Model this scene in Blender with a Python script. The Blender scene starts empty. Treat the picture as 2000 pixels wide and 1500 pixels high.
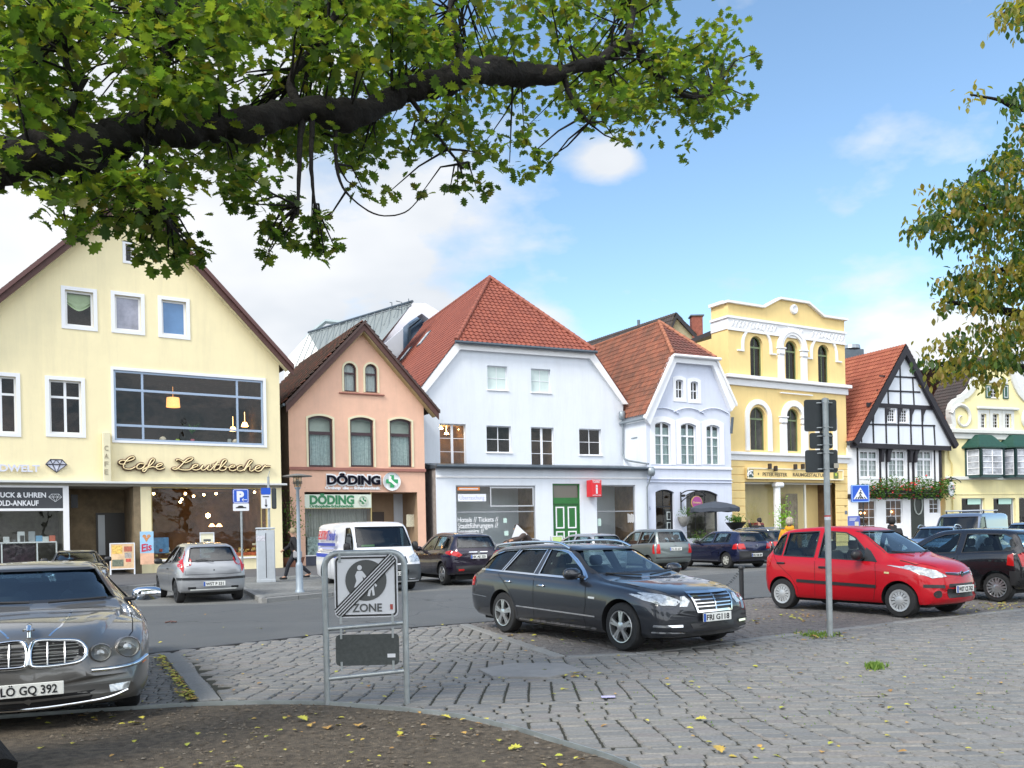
import bpy,math,random
from mathutils import Vector,Matrix,noise
from mathutils.geometry import delaunay_2d_cdt,tessellate_polygon
from mathutils.bvhtree import BVHTree
R=math.radians
scene=bpy.context.scene
# ---------------------------------------------------------------- camera
F,CX,CY,ROLL,EYE=1700.0,1005.86,1035.94,0.0205,1.62
cam_d=bpy.data.cameras.new("camera");cam=bpy.data.objects.new("camera",cam_d)
scene.collection.objects.link(cam);scene.camera=cam
cam.location=(0,0,EYE);cam.rotation_euler=(math.pi/2,ROLL,0)
cam_d.sensor_width=36;cam_d.lens=F/2000*36
cam_d.shift_x=-5.86/2000;cam_d.shift_y=285.94/2000
cam_d.clip_start=0.1;cam_d.clip_end=3000
# ---------------------------------------------------------------- light, sky, exposure
SUN_EL,SUN_AZ=R(44),R(-142)
scene.view_settings.view_transform='Standard';scene.view_settings.look='None'
scene.view_settings.exposure=1.15;scene.view_settings.gamma=1.0
world=bpy.data.worlds.new("World");scene.world=world;world.use_nodes=True
wn,wl=world.node_tree.nodes,world.node_tree.links
for n in list(wn):wn.remove(n)
def WN(t,**k):
 n=wn.new(t)
 for a,b in k.items():setattr(n,a,b)
 return n
def wmath(op,a,b=None,c=None,clamp=False):
 n=WN('ShaderNodeMath',operation=op);n.use_clamp=clamp
 for i,v in enumerate((a,b,c)):
  if v is None:continue
  if isinstance(v,(int,float)):n.inputs[i].default_value=v
  else:wl.new(v,n.inputs[i])
 return n.outputs[0]
skyt=WN('ShaderNodeTexSky');skyt.sky_type='NISHITA';skyt.sun_disc=False
skyt.sun_elevation=SUN_EL;skyt.sun_rotation=SUN_AZ
skyt.air_density=1.0;skyt.dust_density=0.6;skyt.ozone_density=1.5
tc=WN('ShaderNodeTexCoord');sep=WN('ShaderNodeSeparateXYZ');wl.new(tc.outputs['Generated'],sep.inputs[0])
zc=wmath('MAXIMUM',sep.outputs[2],0.02)
yc=wmath('MAXIMUM',sep.outputs[1],0.05)
comb=WN('ShaderNodeCombineXYZ')
zz=wmath('ADD',zc,0.25)
wl.new(wmath('DIVIDE',sep.outputs[0],zz),comb.inputs[0]);wl.new(wmath('DIVIDE',sep.outputs[1],zz),comb.inputs[1])
nz=WN('ShaderNodeTexNoise');nz.inputs['Scale'].default_value=2.3;nz.inputs['Detail'].default_value=8;nz.inputs['Roughness'].default_value=0.55
wl.new(comb.outputs[0],nz.inputs['Vector'])
nz2=WN('ShaderNodeTexNoise');nz2.inputs['Scale'].default_value=7.0;nz2.inputs['Detail'].default_value=6
wl.new(comb.outputs[0],nz2.inputs['Vector'])
gx=wmath('DIVIDE',sep.outputs[0],yc);gz=wmath('DIVIDE',sep.outputs[2],yc)
def blob(cx_,cz_,rx,rz,amp):
 a=wmath('DIVIDE',wmath('SUBTRACT',gx,cx_),rx);b=wmath('DIVIDE',wmath('SUBTRACT',gz,cz_),rz)
 d=wmath('ADD',wmath('MULTIPLY',a,a),wmath('MULTIPLY',b,b))
 return wmath('MULTIPLY',wmath('POWER',2.718,wmath('MULTIPLY',d,-1.0)),amp)
dens=wmath('SUBTRACT',nz.outputs[0],0.60)
for bb in((-0.55,0.30,0.34,0.32,0.42),(-0.25,0.26,0.22,0.12,0.30),(0.0,0.22,0.12,0.07,0.20),(0.118,0.425,0.040,0.028,0.42),
(0.50,0.17,0.16,0.10,0.40),(-0.35,0.52,0.30,0.12,0.20),(-0.08,0.40,0.12,0.06,0.16),(0.27,0.61,0.06,0.04,.16),(-1.6,.5,.8,.8,.3)):
 dens=wmath('ADD',dens,blob(*bb))
dens=wmath('ADD',dens,wmath('MULTIPLY',wmath('SUBTRACT',nz2.outputs[0],0.5),0.28))
bk2=WN('ShaderNodeMapRange');wl.new(sep.outputs[1],bk2.inputs[0]);bk2.inputs[1].default_value=.2;bk2.inputs[2].default_value=-.2;bk2.inputs[3].default_value=0.0;bk2.inputs[4].default_value=.30;dens=wmath('ADD',dens,bk2.outputs[0])  # extra cloud cover added behind the camera, out of view, to light the facades
dens=wmath('MULTIPLY',dens,4.6,clamp=True)
ccol=WN('ShaderNodeValToRGB')
ccol.color_ramp.elements[0].position=0.3;ccol.color_ramp.elements[0].color=(0.66,0.71,0.77,1)
ccol.color_ramp.elements[1].position=0.62;ccol.color_ramp.elements[1].color=(1.0,1.0,1.0,1)
nz3=WN('ShaderNodeTexNoise');nz3.inputs['Scale'].default_value=1.6;nz3.inputs['Detail'].default_value=4
wl.new(comb.outputs[0],nz3.inputs['Vector']);wl.new(nz3.outputs[0],ccol.inputs[0])
cs=WN('ShaderNodeMix',data_type='RGBA',blend_type='MULTIPLY');cs.inputs[0].default_value=1
wl.new(ccol.outputs[0],cs.inputs[6])
bk=WN('ShaderNodeMapRange');wl.new(sep.outputs[1],bk.inputs[0]);bk.inputs[1].default_value=.25;bk.inputs[2].default_value=-.35;bk.inputs[3].default_value=1.0;bk.inputs[4].default_value=2.3  # added gain: unseen clouds behind the camera glow brighter to lift the facades
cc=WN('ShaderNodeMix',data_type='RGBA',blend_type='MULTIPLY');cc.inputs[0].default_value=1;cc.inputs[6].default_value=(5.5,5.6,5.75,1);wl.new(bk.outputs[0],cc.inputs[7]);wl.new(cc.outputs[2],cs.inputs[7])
sk=WN('ShaderNodeMix',data_type='RGBA',blend_type='MULTIPLY');sk.inputs[0].default_value=1
wl.new(skyt.outputs[0],sk.inputs[6]);sk.inputs[7].default_value=(1.25,1.36,1.34,1)
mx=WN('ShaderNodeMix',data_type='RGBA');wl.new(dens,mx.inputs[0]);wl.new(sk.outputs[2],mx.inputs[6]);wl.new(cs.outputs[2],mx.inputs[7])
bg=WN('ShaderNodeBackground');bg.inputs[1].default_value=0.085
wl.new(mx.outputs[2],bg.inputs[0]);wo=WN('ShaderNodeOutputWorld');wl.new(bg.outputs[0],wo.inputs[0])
sun_d=bpy.data.lights.new("sun",'SUN');sun_d.energy=1.5;sun_d.angle=R(18);sun_d.color=(1,.95,.86)
sun=bpy.data.objects.new("sun",sun_d);scene.collection.objects.link(sun)
sdir=Vector((math.sin(SUN_AZ)*math.cos(SUN_EL),math.cos(SUN_AZ)*math.cos(SUN_EL),math.sin(SUN_EL)))
sun.rotation_euler=sdir.to_track_quat('Z','Y').to_euler()
sun.location=(0,0,60)
scene.cycles.max_bounces=8;scene.cycles.transparent_max_bounces=16
scene.cycles.sample_clamp_indirect=6
# ---------------------------------------------------------------- pixel <-> place
_c,_s=math.cos(ROLL),math.sin(ROLL)
def ray(px,py):
 a,b=px-CX,py-CY
 return Vector(((a*_c-b*_s)/F,1.0,-(a*_s+b*_c)/F))
def gnd(px,py,z=0.0):
 d=ray(px,py);t=(z-EYE)/d.z
 return Vector((d.x*t,t,z))
def at(px,py,Y):
 d=ray(px,py);return Vector((d.x*Y,Y,EYE+d.z*Y))
# ---------------------------------------------------------------- object helpers
def link(o):scene.collection.objects.link(o);return o
def tag(o,label=None,cat=None,group=None,kind=None):
 if label:o['label']=label
 if cat:o['category']=cat
 if group:o['group']=group
 if kind:o['kind']=kind
 return o
def empty(name,loc,rz=0.0,label=None,cat=None,group=None):
 o=bpy.data.objects.new(name,None);link(o);o.location=loc;o.rotation_euler=(0,0,rz)
 o.empty_display_size=.2
 return tag(o,label,cat,group)
class MB:
 def __init__(s):s.v=[];s.f=[];s.m=[];s.cur=0
 def add(s,vs,fs,m=None):
  b=len(s.v);s.v+=[tuple(p)for p in vs]
  for f in fs:s.f.append(tuple(b+i for i in f));s.m.append(s.cur if m is None else m)
  return s
 def box(s,x0,x1,y0,y1,z0,z1,m=None,M=None):
  vs=[(x,y,z)for x in(x0,x1)for y in(y0,y1)for z in(z0,z1)]
  if M:vs=[M@Vector(p)for p in vs]
  return s.add(vs,[(0,1,3,2),(4,6,7,5),(0,4,5,1),(2,3,7,6),(0,2,6,4),(1,5,7,3)],m)
 def cbox(s,c,d,bev=0.0,m=None,M=None):
  hx,hy,hz=d[0]/2,d[1]/2,d[2]/2;b=min(bev,hx*.9,hy*.9,hz*.9)
  if b<=0:
   vs=[(x*hx,y*hy,z*hz)for x in(-1,1)for y in(-1,1)for z in(-1,1)]
   fs=[(0,1,3,2),(4,6,7,5),(0,4,5,1),(2,3,7,6),(0,2,6,4),(1,5,7,3)]
  else:
   vs=[];
   for x in(-1,1):
    for y in(-1,1):
     for z in(-1,1):
      vs+=[(x*hx,y*(hy-b),z*(hz-b)),(x*(hx-b),y*hy,z*(hz-b)),(x*(hx-b),y*(hy-b),z*hz)]
   def I(x,y,z,k):return((x>0)*4+(y>0)*2+(z>0))*3+k
   fs=[]
   for x in(-1,1):fs.append((I(x,-1,-1,0),I(x,1,-1,0),I(x,1,1,0),I(x,-1,1,0)))
   for y in(-1,1):fs.append((I(-1,y,-1,1),I(1,y,-1,1),I(1,y,1,1),I(-1,y,1,1)))
   for z in(-1,1):fs.append((I(-1,-1,z,2),I(1,-1,z,2),I(1,1,z,2),I(-1,1,z,2)))
   for y in(-1,1):
    for z in(-1,1):fs.append((I(-1,y,z,1),I(1,y,z,1),I(1,y,z,2),I(-1,y,z,2)))
   for x in(-1,1):
    for z in(-1,1):fs.append((I(x,-1,z,0),I(x,1,z,0),I(x,1,z,2),I(x,-1,z,2)))
   for x in(-1,1):
    for y in(-1,1):fs.append((I(x,y,-1,0),I(x,y,1,0),I(x,y,1,1),I(x,y,-1,1)))
   for x in(-1,1):
    for y in(-1,1):
     for z in(-1,1):fs.append((I(x,y,z,0),I(x,y,z,1),I(x,y,z,2)))
  M2=Matrix.Translation(Vector(c));M2=(M@M2)if M else M2
  return s.add([M2@Vector(p)for p in vs],fs,m)
 def tube(s,pts,r,n=8,m=None,cap=True,closed=False):
  pts=[Vector(p)for p in pts];k=len(pts)
  rs=r if isinstance(r,(list,tuple))else[r]*k
  vs=[];prev=None
  for i,p in enumerate(pts):
   if closed:t=pts[(i+1)%k]-pts[i-1]
   else:t=pts[min(i+1,k-1)]-pts[max(i-1,0)]
   t.normalize()
   if prev is None:
    u=t.cross(Vector((0,0,1)))
    if u.length<.05:u=t.cross(Vector((0,1,0)))
   else:u=prev-t*prev.dot(t)
   u.normalize();w=t.cross(u);prev=u
   for j in range(n):
    a=2*math.pi*j/n;vs.append(p+(u*math.cos(a)+w*math.sin(a))*rs[i])
  fs=[]
  for i in range(k if closed else k-1):
   i2=(i+1)%k
   for j in range(n):fs.append((i*n+j,i*n+(j+1)%n,i2*n+(j+1)%n,i2*n+j))
  if cap and not closed:fs+=[tuple(range(n-1,-1,-1)),tuple((k-1)*n+j for j in range(n))]
  return s.add(vs,fs,m)
 def lathe(s,prof,n=24,M=None,m=None,closed=False,cap=False):
  vs=[]
  for r,h in prof:
   for j in range(n):
    a=2*math.pi*j/n;vs.append(Vector((r*math.cos(a),r*math.sin(a),h)))
  if M:vs=[M@p for p in vs]
  k=len(prof);fs=[]
  for i in range(k if closed else k-1):
   i2=(i+1)%k
   for j in range(n):fs.append((i*n+j,i*n+(j+1)%n,i2*n+(j+1)%n,i2*n+j))
  if cap:fs+=[tuple(range(n-1,-1,-1)),tuple((k-1)*n+j for j in range(n))]
  return s.add(vs,fs,m)
 def prism(s,poly,y0,y1,M=None,m=None):
  n=len(poly)
  vs=[Vector((p[0],y0,p[1]))for p in poly]+[Vector((p[0],y1,p[1]))for p in poly]
  if M:vs=[M@p for p in vs]
  fs=[(i,(i+1)%n,n+(i+1)%n,n+i)for i in range(n)]
  tri=tessellate_polygon([[Vector((p[0],p[1],0))for p in poly]])
  if n<=4:fs+=[tuple(range(n-1,-1,-1)),tuple(range(n,2*n))]
  else:fs+=[tuple(t)for t in tri]+[tuple(n+i for i in reversed(t))for t in tri]
  return s.add(vs,fs,m)
 def band(s,pa,pb,y0,y1,m=None,M=None,closed=False):
  n=len(pa)
  vs=[]
  for y in(y0,y1):
   vs+=[Vector((p[0],y,p[1]))for p in pa]+[Vector((p[0],y,p[1]))for p in pb]
  if M:vs=[M@p for p in vs]
  fs=[]
  for i in range(n if closed else n-1):
   j=(i+1)%n
   fs+=[(i,j,n+j,n+i),(2*n+i,3*n+i,3*n+j,2*n+j),(i,2*n+i,2*n+j,j),(n+i,n+j,3*n+j,3*n+i)]
  if not closed:fs+=[(0,n,3*n,2*n),(n-1,3*n-1,4*n-1,2*n-1)]
  return s.add(vs,fs,m)
 def build(s,name,mats,parent=None,smooth=None,loc=None,fix=True):
  me=bpy.data.meshes.new(name);me.from_pydata(s.v,[],s.f)
  if not isinstance(mats,(list,tuple)):mats=[mats]
  for mm in mats:me.materials.append(mm)
  if len(mats)>1:me.polygons.foreach_set('material_index',[min(x,len(mats)-1)for x in s.m])
  me.update()
  if fix:
   import bmesh
   bm=bmesh.new();bm.from_mesh(me);bmesh.ops.recalc_face_normals(bm,faces=bm.faces);bm.to_mesh(me);bm.free()
  if smooth is not None:
   me.shade_smooth();me.set_sharp_from_angle(angle=R(smooth))
  o=bpy.data.objects.new(name,me);link(o)
  if parent:o.parent=parent
  if loc is not None:o.location=loc
  return o
def copy_tree(o,parent=None,loc=None,rz=None):
 c=o.copy();link(c)
 if parent:c.parent=parent
 if loc is not None:c.location=loc
 if rz is not None:c.rotation_euler=(0,0,rz)
 for ch in list(o.children):copy_tree(ch,c)
 return c
# ---------------------------------------------------------------- materials
_mats={}
def mat(name,col=(.5,.5,.5),rough=.6,metal=0.0,var=0.0,vscale=3.0,bump=0.0,bscale=60.0,coat=0.0,emit=None,es=1.0,spec=.5,dirt=0.0,rvar=0.0):
 if name in _mats:return _mats[name]
 m=bpy.data.materials.new(name);m.use_nodes=True;nt=m.node_tree;N,L=nt.nodes,nt.links
 b=N['Principled BSDF'];b.inputs['Base Color'].default_value=(*col,1)
 b.inputs['Roughness'].default_value=rough;b.inputs['Metallic'].default_value=metal
 b.inputs['Specular IOR Level'].default_value=spec
 if coat:b.inputs['Coat Weight'].default_value=coat;b.inputs['Coat Roughness'].default_value=.04
 if emit:b.inputs['Emission Color'].default_value=(*emit,1);b.inputs['Emission Strength'].default_value=es
 t=N.new('ShaderNodeTexCoord')
 if var or dirt:
  n=N.new('ShaderNodeTexNoise');n.inputs['Scale'].default_value=vscale;n.inputs['Detail'].default_value=8;n.inputs['Roughness'].default_value=.65
  L.new(t.outputs['Object'],n.inputs['Vector'])
  r=N.new('ShaderNodeMapRange');r.inputs[1].default_value=.3;r.inputs[2].default_value=.7
  r.inputs[3].default_value=1-var;r.inputs[4].default_value=1+var
  L.new(n.outputs[0],r.inputs[0])
  x=N.new('ShaderNodeMix');x.data_type='RGBA';x.blend_type='MULTIPLY';x.inputs[0].default_value=1
  x.inputs[6].default_value=(*col,1);L.new(r.outputs[0],x.inputs[7])
  src=x.outputs[2]
  if dirt:
   n2=N.new('ShaderNodeTexNoise');n2.inputs['Scale'].default_value=vscale*.35;n2.inputs['Detail'].default_value=10;n2.inputs['Roughness'].default_value=.75
   mp=N.new('ShaderNodeMapping');mp.inputs['Scale'].default_value=(3.2,3.2,.30);L.new(t.outputs['Object'],mp.inputs[0]);L.new(mp.outputs[0],n2.inputs['Vector'])
   r2=N.new('ShaderNodeMapRange');r2.inputs[1].default_value=.47;r2.inputs[2].default_value=.72;r2.inputs[3].default_value=0;r2.inputs[4].default_value=dirt
   L.new(n2.outputs[0],r2.inputs[0])
   y=N.new('ShaderNodeMix');y.data_type='RGBA';L.new(r2.outputs[0],y.inputs[0]);L.new(src,y.inputs[6]);y.inputs[7].default_value=(.20,.18,.15,1)
   src=y.outputs[2]
  L.new(src,b.inputs['Base Color'])
  if rvar:
   r3=N.new('ShaderNodeMapRange');r3.inputs[1].default_value=.3;r3.inputs[2].default_value=.7;r3.inputs[3].default_value=rough-rvar;r3.inputs[4].default_value=rough+rvar
   L.new(n.outputs[0],r3.inputs[0]);L.new(r3.outputs[0],b.inputs['Roughness'])
 if bump:
  n=N.new('ShaderNodeTexNoise');n.inputs['Scale'].default_value=bscale;n.inputs['Detail'].default_value=5
  L.new(t.outputs['Object'],n.inputs['Vector'])
  p=N.new('ShaderNodeBump');p.inputs['Strength'].default_value=bump;p.inputs['Distance'].default_value=.02
  L.new(n.outputs[0],p.inputs['Height']);L.new(p.outputs[0],b.inputs['Normal'])
 _mats[name]=m;return m
def glass(name,tint=(.55,.62,.60),ior=1.5,rough=0.0,refl=1.0):
 if name in _mats:return _mats[name]
 m=bpy.data.materials.new(name);m.use_nodes=True;N,L=m.node_tree.nodes,m.node_tree.links
 N.remove(N['Principled BSDF']);out=N['Material Output']
 def mt(op,a,b=None):
  n=N.new('ShaderNodeMath');n.operation=op
  for i,v in enumerate((a,b)):
   if isinstance(v,(int,float)):n.inputs[i].default_value=v
   elif v is not None:L.new(v,n.inputs[i])
  return n.outputs[0]
 gg=N.new('ShaderNodeNewGeometry');dp=N.new('ShaderNodeVectorMath');dp.operation='DOT_PRODUCT';L.new(gg.outputs['Incoming'],dp.inputs[0]);L.new(gg.outputs['Normal'],dp.inputs[1])
 fr_=mt('POWER',mt('SUBTRACT',1.0,mt('ABSOLUTE',dp.outputs['Value'])),5.0)
 mu=N.new('ShaderNodeMath');mu.operation='MULTIPLY';mu.use_clamp=True;mu.inputs[1].default_value=refl;L.new(mt('ADD',mt('MULTIPLY',fr_,.94),.06),mu.inputs[0])
 tr=N.new('ShaderNodeBsdfTransparent');tr.inputs[0].default_value=(*tint,1)
 gl=N.new('ShaderNodeBsdfGlossy');gl.inputs['Roughness'].default_value=rough
 geo=N.new('ShaderNodeTexCoord');nn=N.new('ShaderNodeTexNoise');nn.inputs['Scale'].default_value=1.3;L.new(geo.outputs['Object'],nn.inputs['Vector'])
 bp=N.new('ShaderNodeBump');bp.inputs['Strength'].default_value=.06;bp.inputs['Distance'].default_value=.1;L.new(nn.outputs[0],bp.inputs['Height']);L.new(bp.outputs[0],gl.inputs['Normal'])
 mi=N.new('ShaderNodeMixShader');L.new(mu.outputs[0],mi.inputs[0]);L.new(tr.outputs[0],mi.inputs[1]);L.new(gl.outputs[0],mi.inputs[2])
 L.new(mi.outputs[0],out.inputs[0]);_mats[name]=m;return m
def island_mat(name,cols,rough=.8,bump=.3,bscale=40,fine=.15,translucent=0.0,spec=.3):
 if name in _mats:return _mats[name]
 m=bpy.data.materials.new(name);m.use_nodes=True;N,L=m.node_tree.nodes,m.node_tree.links
 b=N['Principled BSDF'];b.inputs['Roughness'].default_value=rough;b.inputs['Specular IOR Level'].default_value=spec
 g=N.new('ShaderNodeNewGeometry');rp=N.new('ShaderNodeValToRGB');cr=rp.color_ramp;cr.interpolation='LINEAR'
 while len(cr.elements)<len(cols):cr.elements.new(.5)
 for i,c in enumerate(cols):cr.elements[i].position=i/(len(cols)-1);cr.elements[i].color=(*c,1)
 L.new(g.outputs['Random Per Island'],rp.inputs[0])
 t=N.new('ShaderNodeTexCoord');n=N.new('ShaderNodeTexNoise');n.inputs['Scale'].default_value=bscale;n.inputs['Detail'].default_value=6
 L.new(t.outputs['Object'],n.inputs['Vector'])
 r=N.new('ShaderNodeMapRange');r.inputs[1].default_value=.3;r.inputs[2].default_value=.7;r.inputs[3].default_value=1-fine;r.inputs[4].default_value=1+fine
 L.new(n.outputs[0],r.inputs[0])
 x=N.new('ShaderNodeMix');x.data_type='RGBA';x.blend_type='MULTIPLY';x.inputs[0].default_value=1
 L.new(rp.outputs[0],x.inputs[6]);L.new(r.outputs[0],x.inputs[7]);L.new(x.outputs[2],b.inputs['Base Color'])
 if bump:
  p=N.new('ShaderNodeBump');p.inputs['Strength'].default_value=bump;p.inputs['Distance'].default_value=.01
  L.new(n.outputs[0],p.inputs['Height']);L.new(p.outputs[0],b.inputs['Normal'])
 if translucent:
  tl=N.new('ShaderNodeBsdfTranslucent');mi=N.new('ShaderNodeMixShader');mi.inputs[0].default_value=translucent
  br=N.new('ShaderNodeMix');br.data_type='RGBA';br.blend_type='MULTIPLY';br.inputs[0].default_value=1
  L.new(x.outputs[2],br.inputs[6]);br.inputs[7].default_value=(3.4,3.6,.9,1);L.new(br.outputs[2],tl.inputs[0])
  L.new(b.outputs[0],mi.inputs[1]);L.new(tl.outputs[0],mi.inputs[2]);L.new(mi.outputs[0],N['Material Output'].inputs[0])
 _mats[name]=m;return m
def tile_mat(name,c1,c2,c3,moss=None,rough=.75):
 """roof tiles: the uv map counts tiles, so every tile gets a colour of its own"""
 m=bpy.data.materials.new(name);m.use_nodes=True;N,L=m.node_tree.nodes,m.node_tree.links
 b=N['Principled BSDF'];b.inputs['Roughness'].default_value=rough
 uv=N.new('ShaderNodeUVMap');uv.uv_map='tiles'
 fl=N.new('ShaderNodeVectorMath');fl.operation='FLOOR';L.new(uv.outputs[0],fl.inputs[0])
 wn_=N.new('ShaderNodeTexWhiteNoise');wn_.noise_dimensions='2D';L.new(fl.outputs[0],wn_.inputs['Vector'])
 rp=N.new('ShaderNodeValToRGB');cr=rp.color_ramp;cr.elements.new(.5)
 for i,c in enumerate((c1,c2,c3)):cr.elements[i].position=i/2;cr.elements[i].color=(*c,1)
 L.new(wn_.outputs[0],rp.inputs[0])
 t=N.new('ShaderNodeTexCoord');n=N.new('ShaderNodeTexNoise');n.inputs['Scale'].default_value=.9;n.inputs['Detail'].default_value=9;n.inputs['Roughness'].default_value=.7
 L.new(t.outputs['Object'],n.inputs['Vector'])
 r=N.new('ShaderNodeMapRange');r.inputs[1].default_value=.35;r.inputs[2].default_value=.65
 L.new(n.outputs[0],r.inputs[0])
 x=N.new('ShaderNodeMix');x.data_type='RGBA';L.new(rp.outputs[0],x.inputs[6])
 mm=N.new('ShaderNodeMath');mm.operation='MULTIPLY';mm.inputs[1].default_value=moss[3]if moss else.25;L.new(r.outputs[0],mm.inputs[0]);L.new(mm.outputs[0],x.inputs[0])
 x.inputs[7].default_value=(*(moss[:3]if moss else(.08,.05,.04)),1)
 L.new(x.outputs[2],b.inputs['Base Color'])
 _mats[name]=m;return m
def text(name,s,size,parent,M,material,depth=.01,bold=0.0,width=None,align='LEFT',shear=0.0):
 """text standing in the local x-z plane, its face toward local -y; M places its lower left corner"""
 cu=bpy.data.curves.new(name,'FONT');cu.body=s;cu.size=size;cu.extrude=depth/2;cu.offset=bold;cu.shear=shear
 cu.resolution_u=3;cu.align_x='LEFT'
 to=bpy.data.objects.new(name,cu);link(to)
 dg=bpy.context.evaluated_depsgraph_get();me=bpy.data.meshes.new_from_object(to.evaluated_get(dg));me.name=name
 bpy.data.objects.remove(to);bpy.data.curves.remove(cu)
 xs=[v.co.x for v in me.vertices]or[0];w=max(xs)-min(xs);x0=min(xs)
 sx=(width/w)if(width and w>0)else 1.0
 for v in me.vertices:
  c=v.co;p=Vector(((c.x-x0)*sx,-c.z,c.y))
  if align=='CENTER':p.x-=w*sx/2
  v.co=M@p
 me.materials.clear();me.materials.append(material)
 o=bpy.data.objects.new(name,me);link(o)
 if parent:o.parent=parent
 return o
T=lambda x=0,y=0,z=0:Matrix.Translation(Vector((x,y,z)))
def RX(a):return Matrix.Rotation(a,4,'X')
def RY(a):return Matrix.Rotation(a,4,'Y')
def RZ(a):return Matrix.Rotation(a,4,'Z')
def interp(pts,x):
 if x<=pts[0][0]:return pts[0][1]
 for(a,b),(c,d)in zip(pts,pts[1:]):
  if x<=c:return b+(d-b)*((x-a)/(c-a)if c>a else 1)
 return pts[-1][1]
def pchip(pts):
 n=len(pts);xs=[p[0]for p in pts];ys=[p[1]for p in pts]
 h=[xs[i+1]-xs[i]for i in range(n-1)];d=[(ys[i+1]-ys[i])/h[i]for i in range(n-1)]
 m=[d[0]]
 for i in range(1,n-1):
  if d[i-1]*d[i]<=0:m.append(0)
  else:
   w1=2*h[i]+h[i-1];w2=h[i]+2*h[i-1];m.append((w1+w2)/(w1/d[i-1]+w2/d[i]))
 m.append(d[-1])
 def fn(x):
  if x<=xs[0]:return ys[0]
  if x>=xs[-1]:return ys[-1]
  i=0
  while x>xs[i+1]:i+=1
  t=(x-xs[i])/h[i]
  return(1+2*t)*(1-t)**2*ys[i]+t*(1-t)**2*h[i]*m[i]+t*t*(3-2*t)*ys[i+1]+t*t*(t-1)*h[i]*m[i+1]
 return fn
def catmull(pts,k=6,closed=False):
 pts=[Vector(p)for p in pts];n=len(pts);out=[]
 for i in range(n if closed else n-1):
  if closed:p0,p1,p2,p3=pts[i-1],pts[i],pts[(i+1)%n],pts[(i+2)%n]
  else:p0,p1,p2,p3=pts[max(i-1,0)],pts[i],pts[i+1],pts[min(i+2,n-1)]
  for j in range(k):
   t=j/k
   out.append(.5*((2*p1)+(p2-p0)*t+(2*p0-5*p1+4*p2-p3)*t*t+(3*p1-p0-3*p2+p3)*t**3))
 if not closed:out.append(pts[-1])
 return out
def roundrect(x0,z0,x1,z1,r,k=4):
 out=[]
 for cx,cz,a0 in((x1-r,z1-r,0),(x0+r,z1-r,90),(x0+r,z0+r,180),(x1-r,z0+r,270)):
  for j in range(k+1):
   a=R(a0+90*j/k);out.append((cx+r*math.cos(a),cz+r*math.sin(a)))
 return out
def inpoly(x,y,poly):
 c=False;n=len(poly);j=n-1
 for i in range(n):
  xi,yi=poly[i][0],poly[i][1];xj,yj=poly[j][0],poly[j][1]
  if(yi>y)!=(yj>y)and x<(xj-xi)*(y-yi)/(yj-yi)+xi:c=not c
  j=i
 return c
# ================================================================ building kit
def outline(u0,v0,u1,v1,kind='rect',k=10,rise=None):
 if kind=='rect':return[(u0,v0),(u1,v0),(u1,v1),(u0,v1)]
 w=u1-u0;r=rise if rise is not None else(w/2 if kind=='arch' else w*.12)
 out=[(u0,v0),(u1,v0)]
 rad=(w*w/4+r*r)/(2*r);cz=v1-rad;a=math.asin(min(1,w/2/rad));cx=(u0+u1)/2
 if r>w/2-1e-6:a=math.pi/2;rad=w/2;cz=v1-rad
 for j in range(k+1):
  t=a-2*a*j/k;out.append((cx+rad*math.sin(t),cz+rad*math.cos(t)))
 return out
def holed_wall(mb,outer,holes,y,depth,m=0):
 vs=[];es=[]
 for poly in[outer]+holes:
  b=len(vs);n=len(poly)
  vs+=[Vector(p)for p in poly];es+=[(b+i,b+(i+1)%n)for i in range(n)]
 rv,re,rf,*_=delaunay_2d_cdt(vs,es,[],0,1e-5)
 fs=[]
 for f in rf:
  cx=sum(rv[i].x for i in f)/len(f);cy=sum(rv[i].y for i in f)/len(f)
  if inpoly(cx,cy,outer)and not any(inpoly(cx,cy,hh)for hh in holes):fs.append(tuple(f))
 mb.add([(p.x,y,p.y)for p in rv],fs,m)
 for hh in holes:
  n=len(hh)
  mb.add([(p[0],y,p[1])for p in hh]+[(p[0],y+depth,p[1])for p in hh],[(i,(i+1)%n,n+(i+1)%n,n+i)for i in range(n)],m)
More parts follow.
